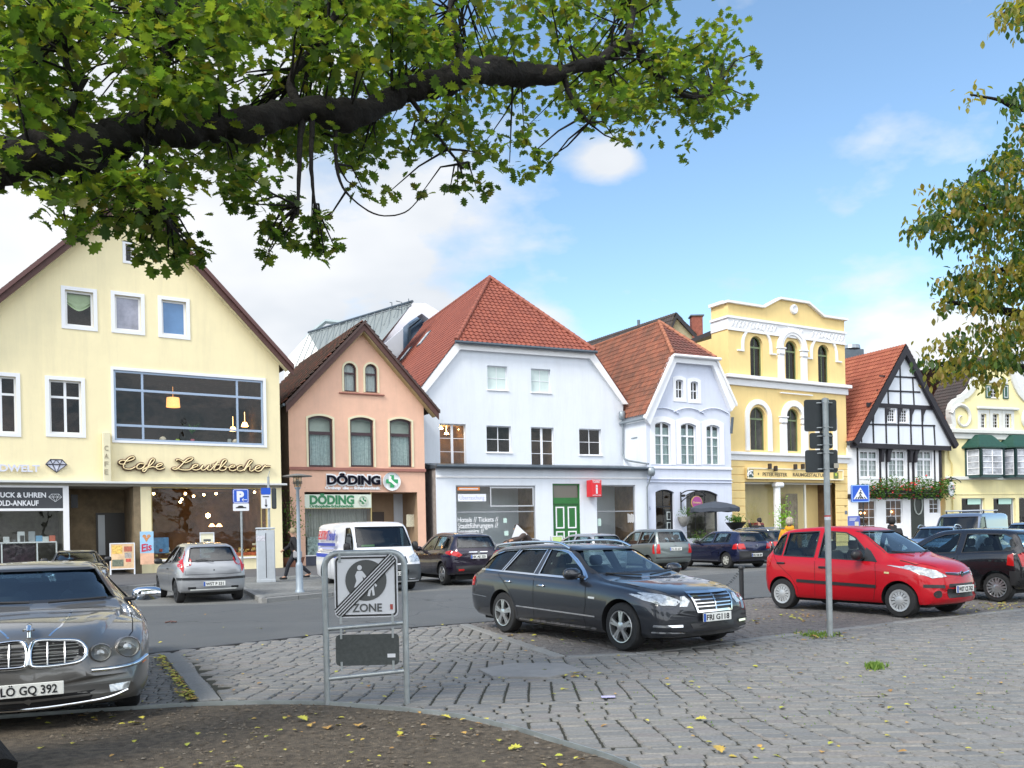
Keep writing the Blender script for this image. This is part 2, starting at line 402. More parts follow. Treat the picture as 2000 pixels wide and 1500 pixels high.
class House:
 def __init__(s,name,px,gy,ang,label,cat='house',Z=None,group=None):
  p=at(px,CY,Z)if Z else gnd(px,gy)
  p=Vector((p.x,p.y,0));s.p=p;s.a=R(ang)
  s.root=empty(name,p,s.a,label,cat,group)
  s.Mi=(Matrix.Translation(p)@RZ(s.a)).inverted();s.o=s.Mi@Vector((0,0,EYE));s.holes=[]
 def d(s,px,py):return s.Mi.to_3x3()@ray(px,py)
 def at_y(s,px,py,y=0.0):
  d=s.d(px,py);t=(y-s.o.y)/d.y;return(s.o.x+d.x*t,s.o.z+d.z*t)
 def at_u(s,px,py,u):
  d=s.d(px,py);t=(u-s.o.x)/d.x;return(s.o.y+d.y*t,s.o.z+d.z*t)
 def rect(s,a,b,y=0.0):
  u0,v1=s.at_y(*a,y);u1,v0=s.at_y(*b,y);return u0,v0,u1,v1
 def world(s,u,y,v):return s.Mi.inverted()@Vector((u,y,v))
 def box(s,name,r,y0,y1,m,parent=None,bev=0.0,smooth=None):
  u0,v0,u1,v1=r;mb=MB();mb.cbox(((u0+u1)/2,(y0+y1)/2,(v0+v1)/2),(abs(u1-u0),abs(y1-y0),abs(v1-v0)),bev)
  return mb.build(name,m,parent or s.root)
 def win(s,a,b,y=0.0,kind='rect',fw=.055,mull=(),trans=(),fm=None,recess=.13,pane=None,room=None,rdepth=.9,
curtain=None,cfrac=(0,1),sill=None,surround=None,sw=.12,bars=.03,name='window',rise=None,cut=True,r=None,swk=None,midw=None,below=0,clabel=None):
  u0,v0,u1,v1=r if r else s.rect(a,b,y)
  ol=outline(u0,v0,u1,v1,kind,rise=rise)
  if cut:s.holes.append((y,ol))
  il=outline(u0+fw,v0+fw,u1-fw,v1-fw,kind,rise=(rise*(u1-u0-2*fw)/(u1-u0)if rise else None))
  ya=y+recess;mb=MB();mb.band(ol,il,ya,ya+.06,closed=True)
  iw,ih=u1-u0-2*fw,v1-v0-2*fw
  def top(u):
   if kind=='rect':return v1-fw
   pts=sorted((p[0],p[1])for p in il[1:]);return interp([(il[0][0],il[-1][1])]+pts,u)if True else 0
  def topz(u):
   if kind=='rect':return v1-fw
   pts=sorted([(p[0],p[1])for p in il[2:]]);return interp(pts,u)
  for t in mull:
   wd=midw if(midw and abs(t-.5)<.01)else bars
   u=u0+fw+iw*t;mb.box(u-wd/2,u+wd/2,ya+.008,ya+.052,v0+fw,topz(u))
  for t in trans:
   wd=bars
   if isinstance(t,tuple):t,wd=t
   v=v0+fw+ih*t;
   ua,ub=u0+fw,u1-fw
   if kind!='rect':
    rr=[p for p in il if p[1]>=v];
    if rr and v>il[2][1]:ua,ub=min(p[0]for p in rr),max(p[0]for p in rr)
   mb.box(ua,ub,ya+.004,ya+.056,v-wd/2,v+wd/2)
  f=mb.build(name,fm,s.root)
  n=len(il);pb=MB();pb.add([(p[0],ya+.03,p[1])for p in il],[tuple(range(n))]);pb.build('pane',pane or PANE,f)
  if room is not None:
   rb=MB();g=.02;yb=ya+.07
   rb.add([(u0-g,yb,v0-g),(u1+g,yb,v0-g),(u1+g,yb,v1+g),(u0-g,yb,v1+g),(u0-g,yb+rdepth,v0-g),(u1+g,yb+rdepth,v0-g),(u1+g,yb+rdepth,v1+g),(u0-g,yb+rdepth,v1+g)],
[(4,5,6,7),(0,1,5,4),(3,7,6,2),(0,4,7,3),(1,2,6,5)]);rb.build('room',room,f,fix=False)
  if curtain is not None:
   cb=MB();k=max(8,int((u1-u0)/.035));c0,c1=v0+fw+ih*cfrac[0],v0+fw+ih*cfrac[1];vs=[]
   for i in range(k+1):
    u=u0+fw*.5+(u1-u0-fw)*i/k;yy=ya+.13+.022*math.sin(i*1.9)+.01*math.sin(i*.83)
    tz=min(c1,topz(min(max(u,u0+fw),u1-fw))+.02);vs+=[(u,yy,c0),(u,yy,tz)]
   cb.add(vs,[(2*i,2*i+2,2*i+3,2*i+1)for i in range(k)]);cb.build('curtain',curtain,f,smooth=80)
  if sill is not None:
   e=.06;s.box('sill',(u0-e,v0-.07,u1+e,v0-.002),y-.07,y+recess-.002,sill,f,.01)
  if surround is not None:
   k2=swk or kind;so=outline(u0-sw,v0-(sw if below==0 else below),u1+sw,v1+sw,k2,rise=rise)
   sb=MB()
   if len(so)==len(ol):sb.band(so,ol,y-.035,y+.02,closed=True)
   sb.build('surround',surround,f)
  return f
 def wall(s,name,outer,y,m,depth=.16,parent=None):
  mb=MB();mine=lambda q:abs(q[0]-y)<1e-6 and inpoly(sum(p[0]for p in q[1])/len(q[1]),sum(p[1]for p in q[1])/len(q[1]),outer);hs=[q[1]for q in s.holes if mine(q)]
  holed_wall(mb,outer,hs,y,depth);s.holes=[q for q in s.holes if not mine(q)]
  return mb.build(name,m,parent or s.root,fix=False)
 def text(s,txt,a,b,y,m,bold=0.0,depth=.04,name='lettering',parent=None,font_h=None,bl=None,shear=0.0):
  """a: top-left, b: bottom-right pixel of the capital letters"""
  u0,v0,u1,v1=s.rect(a,b,y);h=v1-v0
  return text(name,txt,h/.70,parent or s.root,T(u0,y,v0),m,depth,bold,width=u1-u0,shear=shear)
def tile_roof(name,parent,O,A,B,poly,m,tw=.24,th=.36,amp=.035,step=.035,n=6,flip=False):
 """pantiles on the plane O + a*A + b*B (A along the eave, B up the slope, unit vectors); poly is convex in (a,b)"""
 import bmesh
 A=Vector(A).normalized();B=Vector(B).normalized();Nn=A.cross(B).normalized()
 if Nn.z<0:Nn=-Nn
 a0=min(p[0]for p in poly);a1=max(p[0]for p in poly);b0=min(p[1]for p in poly);b1=max(p[1]for p in poly)
 na=int((a1-a0)/tw)+1;nb=int((b1-b0)/th)+1
 va=[];vs=[];cols=na*n+1
 for k in range(nb):
  for e,hz in((0,step),(th*.999,0)):
   for i in range(cols):
    t=(i%n)/n;x=a0+i*tw/n
    w=math.sin(t*2*math.pi)*amp*.5+(amp*.35 if t<.34 else 0)
    vs.append((x,b0+k*th+e,w+hz))
 fs=[(r*cols+i,r*cols+i+1,(r+1)*cols+i+1,(r+1)*cols+i)for r in range(2*nb-1)for i in range(cols-1)]
 me=bpy.data.meshes.new(name);me.from_pydata(vs,[],fs);bm=bmesh.new();bm.from_mesh(me)
 area=sum(poly[i][0]*poly[(i+1)%len(poly)][1]-poly[(i+1)%len(poly)][0]*poly[i][1]for i in range(len(poly)))
 pl=poly if area>0 else poly[::-1]
 for i in range(len(pl)):
  p,q=pl[i],pl[(i+1)%len(pl)];ex,ey=q[0]-p[0],q[1]-p[1]
  bmesh.ops.bisect_plane(bm,geom=bm.verts[:]+bm.edges[:]+bm.faces[:],dist=1e-6,plane_co=(p[0],p[1],0),plane_no=(ey,-ex,0),clear_outer=True)
 uvl=bm.loops.layers.uv.new('tiles')
 for f in bm.faces:
  c=f.calc_center_median();ti=math.floor((c.x-a0)/tw)+.5;tj=math.floor((c.y-b0)/th)+.5
  for l in f.loops:l[uvl].uv=(ti,tj)
 O=Vector(O)
 for v in bm.verts:v.co=O+A*v.co.x+B*v.co.y+Nn*v.co.z
 bm.to_mesh(me);bm.free();me.materials.append(m);me.shade_smooth();me.set_sharp_from_angle(angle=R(50))
 o=bpy.data.objects.new(name,me);link(o);o.parent=parent;return o
def plane_roof(name,parent,P,m,**k):
 """P: 3-D points of a roof face, the first two along the eave"""
 P=[Vector(p)for p in P];A=(P[1]-P[0]).normalized();n=A.cross(P[-1]-P[0]).normalized();B=n.cross(A)
 if B.z<0:B=-B
 poly=[((p-P[0]).dot(A),(p-P[0]).dot(B))for p in P]
 return tile_roof(name,parent,P[0],A,B,poly,m,**k)
def ridge_caps(name,parent,p,q,m,r=.13,L=.42):
 p,q=Vector(p),Vector(q);d=q-p;n=max(1,int(d.length/L));mb=MB()
 for i in range(n):
  a=p+d*(i/n);b=p+d*((i+1.12)/n);mb.tube([a,b],[r*1.0,r*.82],10)
 return mb.build(name,m,parent,smooth=50)
def gutter(name,parent,p,q,m,r=.07):
 return MB().tube([p,q],r,10).build(name,m,parent,smooth=60)
PANE=glass('pane_glass',(.80,.84,.83),1.5,0,.62)
PANE_SKY=mat('sky_reflecting_glass',(.40,.47,.45),.06,0,var=.10,vscale=1.2)
M_cream=mat('cream_render',(.84,.74,.47),.85,var=.03,vscale=1.5,bump=.35,bscale=45,dirt=.13)
M_white=mat('white_paint',(.79,.79,.80),.7,var=.03,bump=.1,bscale=50)
M_whiter=mat('white_render',(.68,.72,.78),.85,var=.02,vscale=1.5,bump=.25,bscale=50,dirt=.12)
M_salmon=mat('salmon_render',(.76,.47,.34),.85,var=.05,vscale=2,bump=.3,bscale=45,dirt=.13)
M_blue=mat('pale_blue_render',(.61,.65,.765),.85,var=.03,vscale=2,bump=.25,bscale=50,dirt=.12)
M_ochre=mat('yellow_ochre_render',(.83,.62,.27),.85,var=.03,vscale=2,bump=.25,bscale=50,dirt=.12)
M_lemon=mat('lemon_render',(.82,.73,.40),.85,var=.03,vscale=2,bump=.25,bscale=50,dirt=.12)
M_brown=mat('brown_board',(.085,.035,.028),.6,var=.2,vscale=4)
M_cream2=mat('cream_trim',(.72,.66,.46),.8,var=.05,bump=.2)
M_frame=mat('white_frame',(.77,.78,.81),.45)
M_framedk=mat('wine_frame',(.035,.012,.018),.4)
M_green=mat('olive_green_frame',(.16,.22,.11),.45)
M_dgreen=mat('dark_green_paint',(.012,.075,.05),.4,var=.1)
M_door=mat('bottle_green_door',(.012,.13,.022),.35,var=.1)
M_zinc=mat('zinc_sheet',(.30,.34,.37),.42,.6,var=.15,vscale=2)
M_zincd=mat('dark_zinc',(.10,.125,.15),.5,.5,var=.15,vscale=3)
M_black=mat('black_paint',(.012,.012,.014),.5,var=.2)
M_timber=mat('black_timber',(.014,.012,.018),.65,var=.3,vscale=6,bump=.3,bscale=25)
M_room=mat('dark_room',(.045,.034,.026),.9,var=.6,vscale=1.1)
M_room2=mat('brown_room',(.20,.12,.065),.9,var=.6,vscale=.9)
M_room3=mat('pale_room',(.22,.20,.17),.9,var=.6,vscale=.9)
M_net=mat('net_curtain',(.52,.56,.56),.9,var=.12,vscale=8)
M_netd=mat('grey_net_curtain',(.36,.45,.45),.9,var=.25,vscale=8)
M_blind=mat('pale_blind',(.66,.70,.62),.9,var=.08)
M_warm=mat('lit_lamp',(.9,.6,.3),.6,emit=(1.0,.50,.16),es=6)
M_warm2=mat('lit_spot',(1,.8,.5),.6,emit=(1.0,.62,.25),es=26)
M_tile_new=tile_mat('red_pantiles',(.21,.055,.035),(.25,.068,.042),(.29,.082,.05),(.20,.07,.05,.35))
M_tile_old=tile_mat('weathered_pantiles',(.17,.058,.035),(.31,.105,.055),(.24,.075,.04),(.075,.045,.03,.65))
M_tile_brown=tile_mat('brown_mossy_pantiles',(.040,.022,.015),(.075,.035,.022),(.17,.050,.028),(.05,.045,.025,.5))
M_tile_red=tile_mat('brick_red_pantiles',(.32,.09,.048),(.27,.07,.038),(.37,.115,.06),(.2,.06,.03,.35))
M_tile_dark=tile_mat('dark_pantiles',(.045,.035,.032),(.06,.045,.04),(.075,.05,.045),(.04,.035,.03,.4))
M_stonetrim=mat('grey_trim',(.62,.63,.60),.8,var=.05,bump=.2)
# ================================================================ 1. cream cafe house with the tall gable
H=House('gabled_house',553,1113,32.4,'cream gabled house with brown verges, a wide first floor cafe window and script lettering')
cafe=H
def P(px,py,y=0):return H.at_y(px,py,y)
ua,va=P(254,378);ue,ve=P(566,722)
UL=2*ua-ue+.6
sl=(va-ve)/(ue-ua)
def roofz(u):return va-sl*abs(u-ua)
UW=2*ua+.2
for a,b,par in(((126.6,565.4),(183,640),'green'),((223.5,575),(276,648),'grey'),((315,584.6),(364.5,657),'blue')):
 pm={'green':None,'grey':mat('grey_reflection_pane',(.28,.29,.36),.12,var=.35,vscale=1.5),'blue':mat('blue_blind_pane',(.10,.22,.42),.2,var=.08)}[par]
 f=H.win(a,b,fw=.085,fm=M_frame,recess=.12,room=M_room,surround=M_frame,sw=.15,pane=pm)
 if par=='green':
  u0,v0,u1,v1=H.rect(a,b);cb=MB();n=12
  mz=mat('green_swag_blind',(.50,.60,.36),.8,var=.1);vs=[]
  for i in range(n+1):
   t=i/n;u=u0+.08+(u1-u0-.16)*t;sag=.28*(1-abs(2*t-1)**1.6)
   for j in range(9):
    q=j/8;vs.append((u,.28-.05*math.sin(q*26)*(q>.5),(v1-.08)*(1-q)+(v1-.50-sag)*q))
  cb.add(vs,[(i*9+j,(i+1)*9+j,(i+1)*9+j+1,i*9+j+1)for i in range(n)for j in range(8)]);cb.build('blind',mz,f,smooth=80)
H.win((244.5,476),(258.6,511),fw=.04,fm=M_frame,recess=.12,room=M_room3,surround=M_frame,sw=.11)
for a,b in(((95.5,741),(160,848)),((-31,732),(33,846)),((-190,722),(-115,846))):
 f=H.win(a,b,fw=.07,fm=M_frame,recess=.12,room=mat('claret_room',(.05,.02,.015),.9,var=.5),surround=M_frame,sw=.15,mull=(.5,),trans=((.70,.09),),bars=.07,midw=.10)
u0,v0,u1,v1=H.rect((221,722),(516,870));H.holes.append((0,outline(u0,v0,u1,v1)))
fm=mat('aluminium_window',(.30,.38,.50),.35,.3)
bw=MB();bw.band(outline(u0,v0,u1,v1),outline(u0+.09,v0+.09,u1-.09,v1-.09),.03,.12,closed=True)
mu=[P(279,800)[0],P(464,800)[0]];tz=[P(279,763)[1],P(279,832)[1]]
for u in mu:bw.box(u-.045,u+.045,.035,.115,v0+.09,v1-.09)
for z in tz:bw.box(u0+.09,u1-.09,.03,.11,z-.05,z+.05)
bigw=bw.build('window',fm,H.root);bigw['label']='wide first floor cafe window in an aluminium frame'
tr=MB();tr.band(outline(u0-.10,v0-.10,u1+.12,v1+.12),outline(u0,v0,u1,v1),-.05,.03,closed=True);tr.build('surround',M_frame,bigw)
MB().add([(u0+.05,.07,v0+.05),(u1-.05,.07,v0+.05),(u1-.05,.07,v1-.05),(u0+.05,.07,v1-.05)],[(0,1,2,3)]).build('pane',glass('cafe_glass',(.82,.85,.83),1.5,0,.7),bigw)
rm=MB();g=.05;D=4.5
rm.add([(u0-g,.18,v0-g),(u1+g,.18,v0-g),(u1+g,.18,v1+.4),(u0-g,.18,v1+.4),(u0-g,D,v0-g),(u1+g,D,v0-g),(u1+g,D,v1+.4),(u0-g,D,v1+.4)],[(4,5,6,7),(0,1,5,4),(3,7,6,2),(0,4,7,3),(1,2,6,5)])
rm.build('room',M_room,bigw,fix=False)
def lampshade(h,px,py,y,r,hh,m,parent,cone=False):
 u,v=h.at_y(px,py,y);mb=MB()
 mb.lathe([(r*(.55 if cone else.9),hh/2),(r,-hh/2)],16,T(u,y,v));mb.tube([(u,y,v+hh/2),(u,y,v+hh/2+.5)],.008,5)
 return mb.build('pendant_lamp',m,parent,smooth=60)
lampshade(H,338,786,1.2,.30,.42,mat('rattan_shade_lit',(.8,.45,.2),.7,emit=(1,.42,.12),es=.9,var=.3,vscale=20),bigw)
for px,py in((478,829),(500,836),(506,817),(455,838)):lampshade(H,px,py,2.2,.17,.20,M_warm,bigw,True)
for px,py in((318,858),(460,863)):
 u,v=P(px,py,.45);MB().lathe([(.001,.13),(.09,.10),(.14,.03),(.13,-.06),(.08,-.12)],14,T(u,.45,v)).build('globe_lamp',mat('unlit_globe',(.8,.68,.52),.5),bigw,smooth=60)
random.seed(3)
def plant(mbm,c,n,h,w,seed=0,up=.5):
 rr=random.Random(seed)
 for i in range(n):
  a=rr.uniform(0,6.28);L=h*rr.uniform(.7,1.1);dx,dy=math.cos(a),math.sin(a);pts=[]
  for j in range(4):
   t=j/3;rad=w*t*rr.uniform(.9,1.1);pts.append(Vector((c[0]+dx*rad,c[1]+dy*rad,c[2]+L*(t*up*2-(2*up-1+.45)*t*t*.8))))
  wd=.035
  for j in range(3):
   s0=Vector((-dy,dx,0))*wd*(1-j/3.2);s1=Vector((-dy,dx,0))*wd*(1-(j+1)/3.2)
   mbm.add([pts[j]-s0,pts[j]+s0,pts[j+1]+s1,pts[j+1]-s1],[(0,1,2,3)])
u,v=P(375,860,.7);pb=MB();plant(pb,(u,.7,v+.3),26,.75,.5,1);pb.build('house_plant',mat('houseplant_green',(.10,.22,.05),.6),bigw)
for px,mm in((235,mat('red_pot',(.45,.05,.03))),(255,mat('lime_box',(.4,.55,.05))),(347,mat('lime_box',(.4,.55,.05))),(376,mat('pink_pot',(.5,.1,.15))),(448,mat('grey_pot',(.4,.4,.38)))):
 u,v=P(px,862,.3);MB().cbox((u,.3,v+.02),(.16,.12,.16),.02).build('flower_pot',mm,bigw)
def script(strokes,x0,x1,z0,h,y,r,m,mo,parent,name):
 """strokes in a 0..W by 0..1 box, mapped onto the fascia"""
 W=max(p[0]for s in strokes for p in s);mb=MB();mc=MB()
 for s in strokes:
  pts=catmull([(x0+p[0]/W*(x1-x0),y,z0+p[1]*h)for p in s],5)
  mb.tube([(p.x,p.y-.09,p.z)for p in pts],r*.5,6);mc.tube(pts,r*1.45,6)
 o=mc.build(name,mo,parent,smooth=60);mb.build('neon_tube',m,o,smooth=60);return o
S=[]
def st(dx,pts):S.append([(dx+a,b)for a,b in pts])
st(0,[(.55,.55),(.2,.55),(.1,.8),(.35,1.02),(.75,.95),(1.2,1.25),(1.15,1.5),(.85,1.35),(.55,.8),(.4,.3),(.55,-.02),(.95,-.05),(1.3,.25)])
st(1.2,[(.75,.62),(.45,.66),(.22,.35),(.25,.03),(.5,.0),(.75,.3),(.85,.62),(.72,.15),(.85,-.02),(1.05,.15)])
st(2.15,[(-.1,.1),(.3,.5),(.6,1.1),(.5,1.3),(.3,1.0),(.05,.1),(-.2,-.35),(-.3,-.1),(.1,.15),(.45,.3),(.6,.25)])
st(2.75,[(.0,.2),(.4,.4),(.62,.62),(.45,.72),(.2,.5),(.15,.12),(.4,-.03),(.8,.2)])
st(4.3,[(.15,1.15),(.3,1.3),(.6,1.1),(.85,.9),(1.3,1.2),(1.5,1.5),(1.2,1.5),(.85,1.1),(.45,.4),(.1,.0),(-.15,.12),(.1,.2),(.6,-.02),(1.1,-.02),(1.4,.2)])
st(5.6,[(.0,.2),(.4,.4),(.6,.65),(.42,.72),(.18,.5),(.15,.12),(.4,-.03),(.75,.15)])
st(6.3,[(.05,.15),(.3,.62),(.15,.15),(.3,-.02),(.55,.2),(.8,.62),(.65,.15),(.8,-.02),(1.0,.15)])
st(7.25,[(.0,.1),(.55,1.05),(.25,.25),(.3,.0),(.6,.15)]);st(7.25,[(.1,.68),(.7,.74)])
st(7.85,[(.0,.15),(.45,.8),(.7,1.3),(.5,1.4),(.3,1.0),(.1,.2),(.25,-.02),(.6,.15),(.65,.5),(.45,.5),(.8,.42)])
st(8.65,[(.0,.42),(.45,.45),(.6,.65),(.42,.72),(.18,.5),(.15,.12),(.4,-.03),(.7,.15)])
st(9.3,[(.65,.6),(.45,.7),(.18,.45),(.15,.12),(.4,-.03),(.75,.2)])
st(10.0,[(.0,.15),(.5,.9),(.75,1.35),(.55,1.4),(.35,1.0),(.0,.0),(.3,.55),(.55,.6),(.5,.15),(.65,-.02),(.9,.2)])
st(10.85,[(.0,.2),(.4,.4),(.6,.65),(.42,.72),(.18,.5),(.15,.12),(.4,-.03),(.7,.15)])
st(11.5,[(.0,.15),(.35,.75),(.4,.6),(.6,.68),(.85,.62)])
u0,v0,u1,v1=H.rect((229,893),(527,922))
script(S,u0,u1,v0+.02,(v1-v0)/1.5,-.09,.052,mat('cream_neon_tube',(.80,.66,.38),.4),mat('brown_letter_trough',(.09,.04,.025),.6),H.root,'script_lettering')
H.box('vertical_sign',H.rect((199,846),(215.5,942)),-.30,-.02,M_cream2,None,.01)
for i,ch in enumerate('CAFE'):
 a=(204,870+i*15.5);b=(211.5,880+i*15.5)
 H.text(ch,a,b,-.31,mat('faded_brown_letter',(.30,.25,.17),.8),depth=.01)
M_let=mat('white_box_letter',(.62,.64,.74),.5)
M_dark=mat('slate_letter_edge',(.05,.05,.07),.5)
H.text('GOLDWELT',(-52,906),(78,921.5),-.10,M_let,bold=.012,depth=.06)
def diamond(a,b,y,mo,parent,lw):
 u0,v0,u1,v1=H.rect(a,b,y);w,hh=u1-u0,v1-v0
 pt=lambda x,z:(u0+w*x,y,v0+hh*z)
 L=[[(0,.62),(.22,1),(.78,1),(1,.62),(.5,0),(0,.62)],[(0,.62),(1,.62)],[(.22,1),(.32,.62),(.5,1),(.68,.62),(.78,1)],[(.32,.62),(.5,0),(.68,.62)]]
 mb=MB()
 for l in L:mb.tube([pt(*q)for q in l],lw,5)
 return mb.build('diamond_emblem',mo,parent)
em=diamond((89,897),(131,923),-.09,M_dark,H.root,.022)
u0,v0,u1,v1=H.rect((89,897),(131,923),-.05);w,hh=u1-u0,v1-v0
MB().prism([(u0,v0+hh*.62),(u0+w*.22,v1),(u0+w*.78,v1),(u1,v0+hh*.62),(u0+w*.5,v0)],-.08,-.03).build('diamond_face',M_let,em)
wl_out=[(UW,0.0),(-5.9,0.0),(-5.9,P(0,948)[1]),(0.0,P(0,948)[1])]
vc=P(553,946)[1]
upper=[(UW,vc),(0,vc),(0,roofz(0)-.25),(ua,va-.25),(UW,roofz(UW)-.25)]
H.wall('wall',upper,0,M_cream)
sw_=MB();sw_.add([(0,0.0,0),(0,12,0),(0,12,roofz(0)-.2),(0,0.0,roofz(0)-.2)],[(0,1,2,3)]);sw_.add([(UW,0.0,0),(UW,12,0),(UW,12,roofz(UW)-.2),(UW,0.0,roofz(UW)-.2)],[(0,1,2,3)])
sw_.add([(UW,12,0),(0,12,0),(0,12,roofz(0)-.2),(ua,12,va-.2),(UW,12,roofz(UW)-.2)],[(0,1,2,3,4)]);sw_.build('side_wall',M_cream,H.root,fix=False)
def verge(h,pts,y0,y1,t,m,name='verge_board',parent=None):
 mb=MB();a=pts;b=[(p[0],p[1]-t)for p in pts];mb.band(a,b,y0,y1);return mb.build(name,m,parent or h.root)
vp=[(ue,ve+.12),(ua,va+.12),(2*ua-ue,ve+.12)]
verge(H,vp,-.55,-.47,.50,M_brown)
verge(H,[(ue,ve+.13),(ua,va+.14),(2*ua-ue,ve+.13)],-.66,-.54,.22,mat('brown_verge_metal',(.10,.04,.035),.45))
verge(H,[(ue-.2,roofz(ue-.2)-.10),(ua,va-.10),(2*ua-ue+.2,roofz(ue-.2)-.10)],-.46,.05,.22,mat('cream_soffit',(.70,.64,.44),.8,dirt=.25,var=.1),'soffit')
for sgn in(1,-1):
 e=(ue if sgn>0 else 2*ua-ue)
 plane_roof('roof',H.root,[(e,-.5,ve+.1),(e,12.3,ve+.1),(ua,12.3,va+.1),(ua,-.5,va+.1)],M_tile_brown)
cz=vc
H.box('cornice',(UW,cz-.06,.18,cz+.03),-.32,.05,mat('pale_metal_edge',(.60,.62,.62),.5,.3),None,.01)
sh=MB();sh.box(UW,0,-.02,2.6,cz-.16,cz-.06);sh.build('shop_ceiling',mat('soffit_grey',(.40,.38,.32),.9),H.root)
def U(px,y=0):return P(px,1050,y)[0]
pl=P(400,1091)[1]
mb=MB();mb.box(U(524),0,0,.35,0,cz-.16);mb.box(U(276),U(296.5),0,.35,0,cz-.16);mb.box(U(296.5),U(524),.06,.35,0,pl-.06);mb.box(-.2,0,.3,11,0,cz)
mb.build('pier',M_cream,H.root)
H.box('sill',(U(297),pl-.06,U(524),pl+.02),-.03,.36,M_white,None,.01)
gw=MB();gw.band(outline(U(297),pl+.02,U(524),cz-.17),outline(U(297)+.05,pl+.07,U(524)-.05,cz-.22),.12,.18,closed=True);gw.box(U(512),U(512)+.05,.13,.17,pl+.05,cz-.2)
shopw=gw.build('shop_window',mat('brass_frame',(.45,.36,.16),.4,.5),H.root)
MB().add([(U(297),.15,pl),(U(524),.15,pl),(U(524),.15,cz-.2),(U(297),.15,cz-.2)],[(0,1,2,3)]).build('pane',PANE,shopw)
rm=MB();a,b=U(296),U(524);rm.add([(a,.3,.3),(b,.3,.3),(b,.3,cz-.16),(a,.3,cz-.16),(a,5,.3),(b,5,.3),(b,5,cz-.16),(a,5,cz-.16)],[(4,5,6,7),(0,1,5,4),(3,7,6,2),(0,4,7,3),(1,2,6,5)])
rm.build('room',M_room2,shopw,fix=False)
for px,py in((300,964),(355,975),(362,964),(378,969),(398,966),(422,964),(497,961),(352,980)):
 u,v=P(px,py,1.0);MB().lathe([(.001,.05),(.045,.03),(.05,-.03),(.001,-.06)],8,T(u,1.0,v)).build('spot_lamp',M_warm2,shopw,smooth=60)
u,v=P(406,1007,2.5);MB().lathe([(.001,.12),(.10,.05),(.10,-.05),(.001,-.12)],10,T(u,2.5,v)).build('globe_lamp',M_warm2,shopw,smooth=60)
for px,py in((414,1026),(428,1026)):
 u,v=P(px,py,3.5);MB().lathe([(.05,.08),(.16,-.06)],10,T(u,3.5,v)).build('pendant_lamp',M_warm,shopw)
gd=random.Random(5);mbs={}
for i in range(46):
 px=gd.uniform(462,520)if i<34 else gd.uniform(300,330);py=gd.uniform(1015,1083)if px>496 else gd.uniform(1072,1087)
 y=gd.uniform(.4,1.0);u,v=P(px,py,y);c=gd.choice(((.45,.08,.04),(.5,.35,.1),(.6,.55,.4),(.25,.3,.1),(.55,.2,.08)))
 k='goods_%d'%int(c[0]*100+c[1]*10)
 mbs.setdefault(c,MB()).cbox((u,y,v),(gd.uniform(.08,.2),.12,gd.uniform(.06,.14)),.02)
for c,mb in mbs.items():mb.build('shop_goods',mat('goods_%d_%d'%(c[0]*100,c[1]*100),c,.6),shopw)
u0,v0,u1,v1=H.rect((440,1080),(522,1090),.25);MB().box(u0,u1,.22,1.1,v0-.05,v1).build('display_counter',mat('orange_red_counter',(.5,.10,.03),.5,var=.8,vscale=5),shopw)
u0,v0,u1,v1=H.rect((299,1050),(330,1080),.5);MB().box(u0,u1,.5,.8,v0,v1).build('blue_ice_counter',mat('ice_blue_board',(.12,.28,.5),.5,var=.5,vscale=4),shopw)
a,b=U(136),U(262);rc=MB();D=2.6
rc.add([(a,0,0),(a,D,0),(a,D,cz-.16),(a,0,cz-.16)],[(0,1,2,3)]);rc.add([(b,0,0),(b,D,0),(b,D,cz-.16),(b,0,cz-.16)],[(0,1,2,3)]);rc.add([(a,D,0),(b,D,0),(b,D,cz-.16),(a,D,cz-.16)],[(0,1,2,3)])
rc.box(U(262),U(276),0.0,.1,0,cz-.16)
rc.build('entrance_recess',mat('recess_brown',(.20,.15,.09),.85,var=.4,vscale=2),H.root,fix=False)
u0,v0,u1,v1=H.rect((187,1002),(245,1110),2.55);dd=MB();dd.box(u0,u1,2.5,2.56,.0,v1);dd.build('door',mat('dark_entrance_door',(.03,.025,.02),.4),H.root)
u0,v0,u1,v1=H.rect((191,1006),(206,1090),2.48);MB().box(u0,u1,2.46,2.49,.9,v1).build('door_glass',mat('bright_door_glass',(.45,.48,.50),.2),H.root)
u0,v0,u1,v1=H.rect((138,966),(152,992),1.2);MB().box(u0,u1,1.15,1.2,v0,v1).build('notice_board',M_black,H.root)
a,b=U(-260),U(124.5);zt=cz-.16
sf=MB();sf.box(b,U(136),-.02,.1,0,zt);zb_=P(60,993)[1];sf.box(a,b,-.02,.1,zb_-.10,zb_);sf.box(a,b,.0,.1,0,.25);sf.box(a,b,-.02,.1,zt-.08,zt)
sf2=sf.build('shop_front',M_white,H.root)
H.box('fascia_board',(a,zb_,b,zt-.08),.01,.08,mat('slate_fascia',(.045,.048,.055),.5),None)
M_wl=mat('white_lettering',(.75,.76,.78),.6)
H.text('SCHMUCK & UHREN',(-38,961.5),(90,971.5),-.005,M_wl,bold=.008,depth=.01)
H.text('GOLD-ANKAUF',(-16,977.5),(75.5,987.5),-.005,M_wl,bold=.008,depth=.01)
diamond((95,965),(121,980),-.01,M_wl,H.root,.010)
MB().add([(a,.05,.25),(b,.05,.25),(b,.05,zb_-.1),(a,.05,zb_-.1)],[(0,1,2,3)]).build('shop_pane',PANE,sf2)
rm=MB();rm.add([(a,.12,.2),(b,.12,.2),(b,.12,zb_),(a,.12,zb_),(a,2.5,.2),(b,2.5,.2),(b,2.5,zb_),(a,2.5,zb_)],[(4,5,6,7),(0,1,5,4),(3,7,6,2),(0,4,7,3),(1,2,6,5)]);rm.build('room',M_room3,sf2,fix=False)
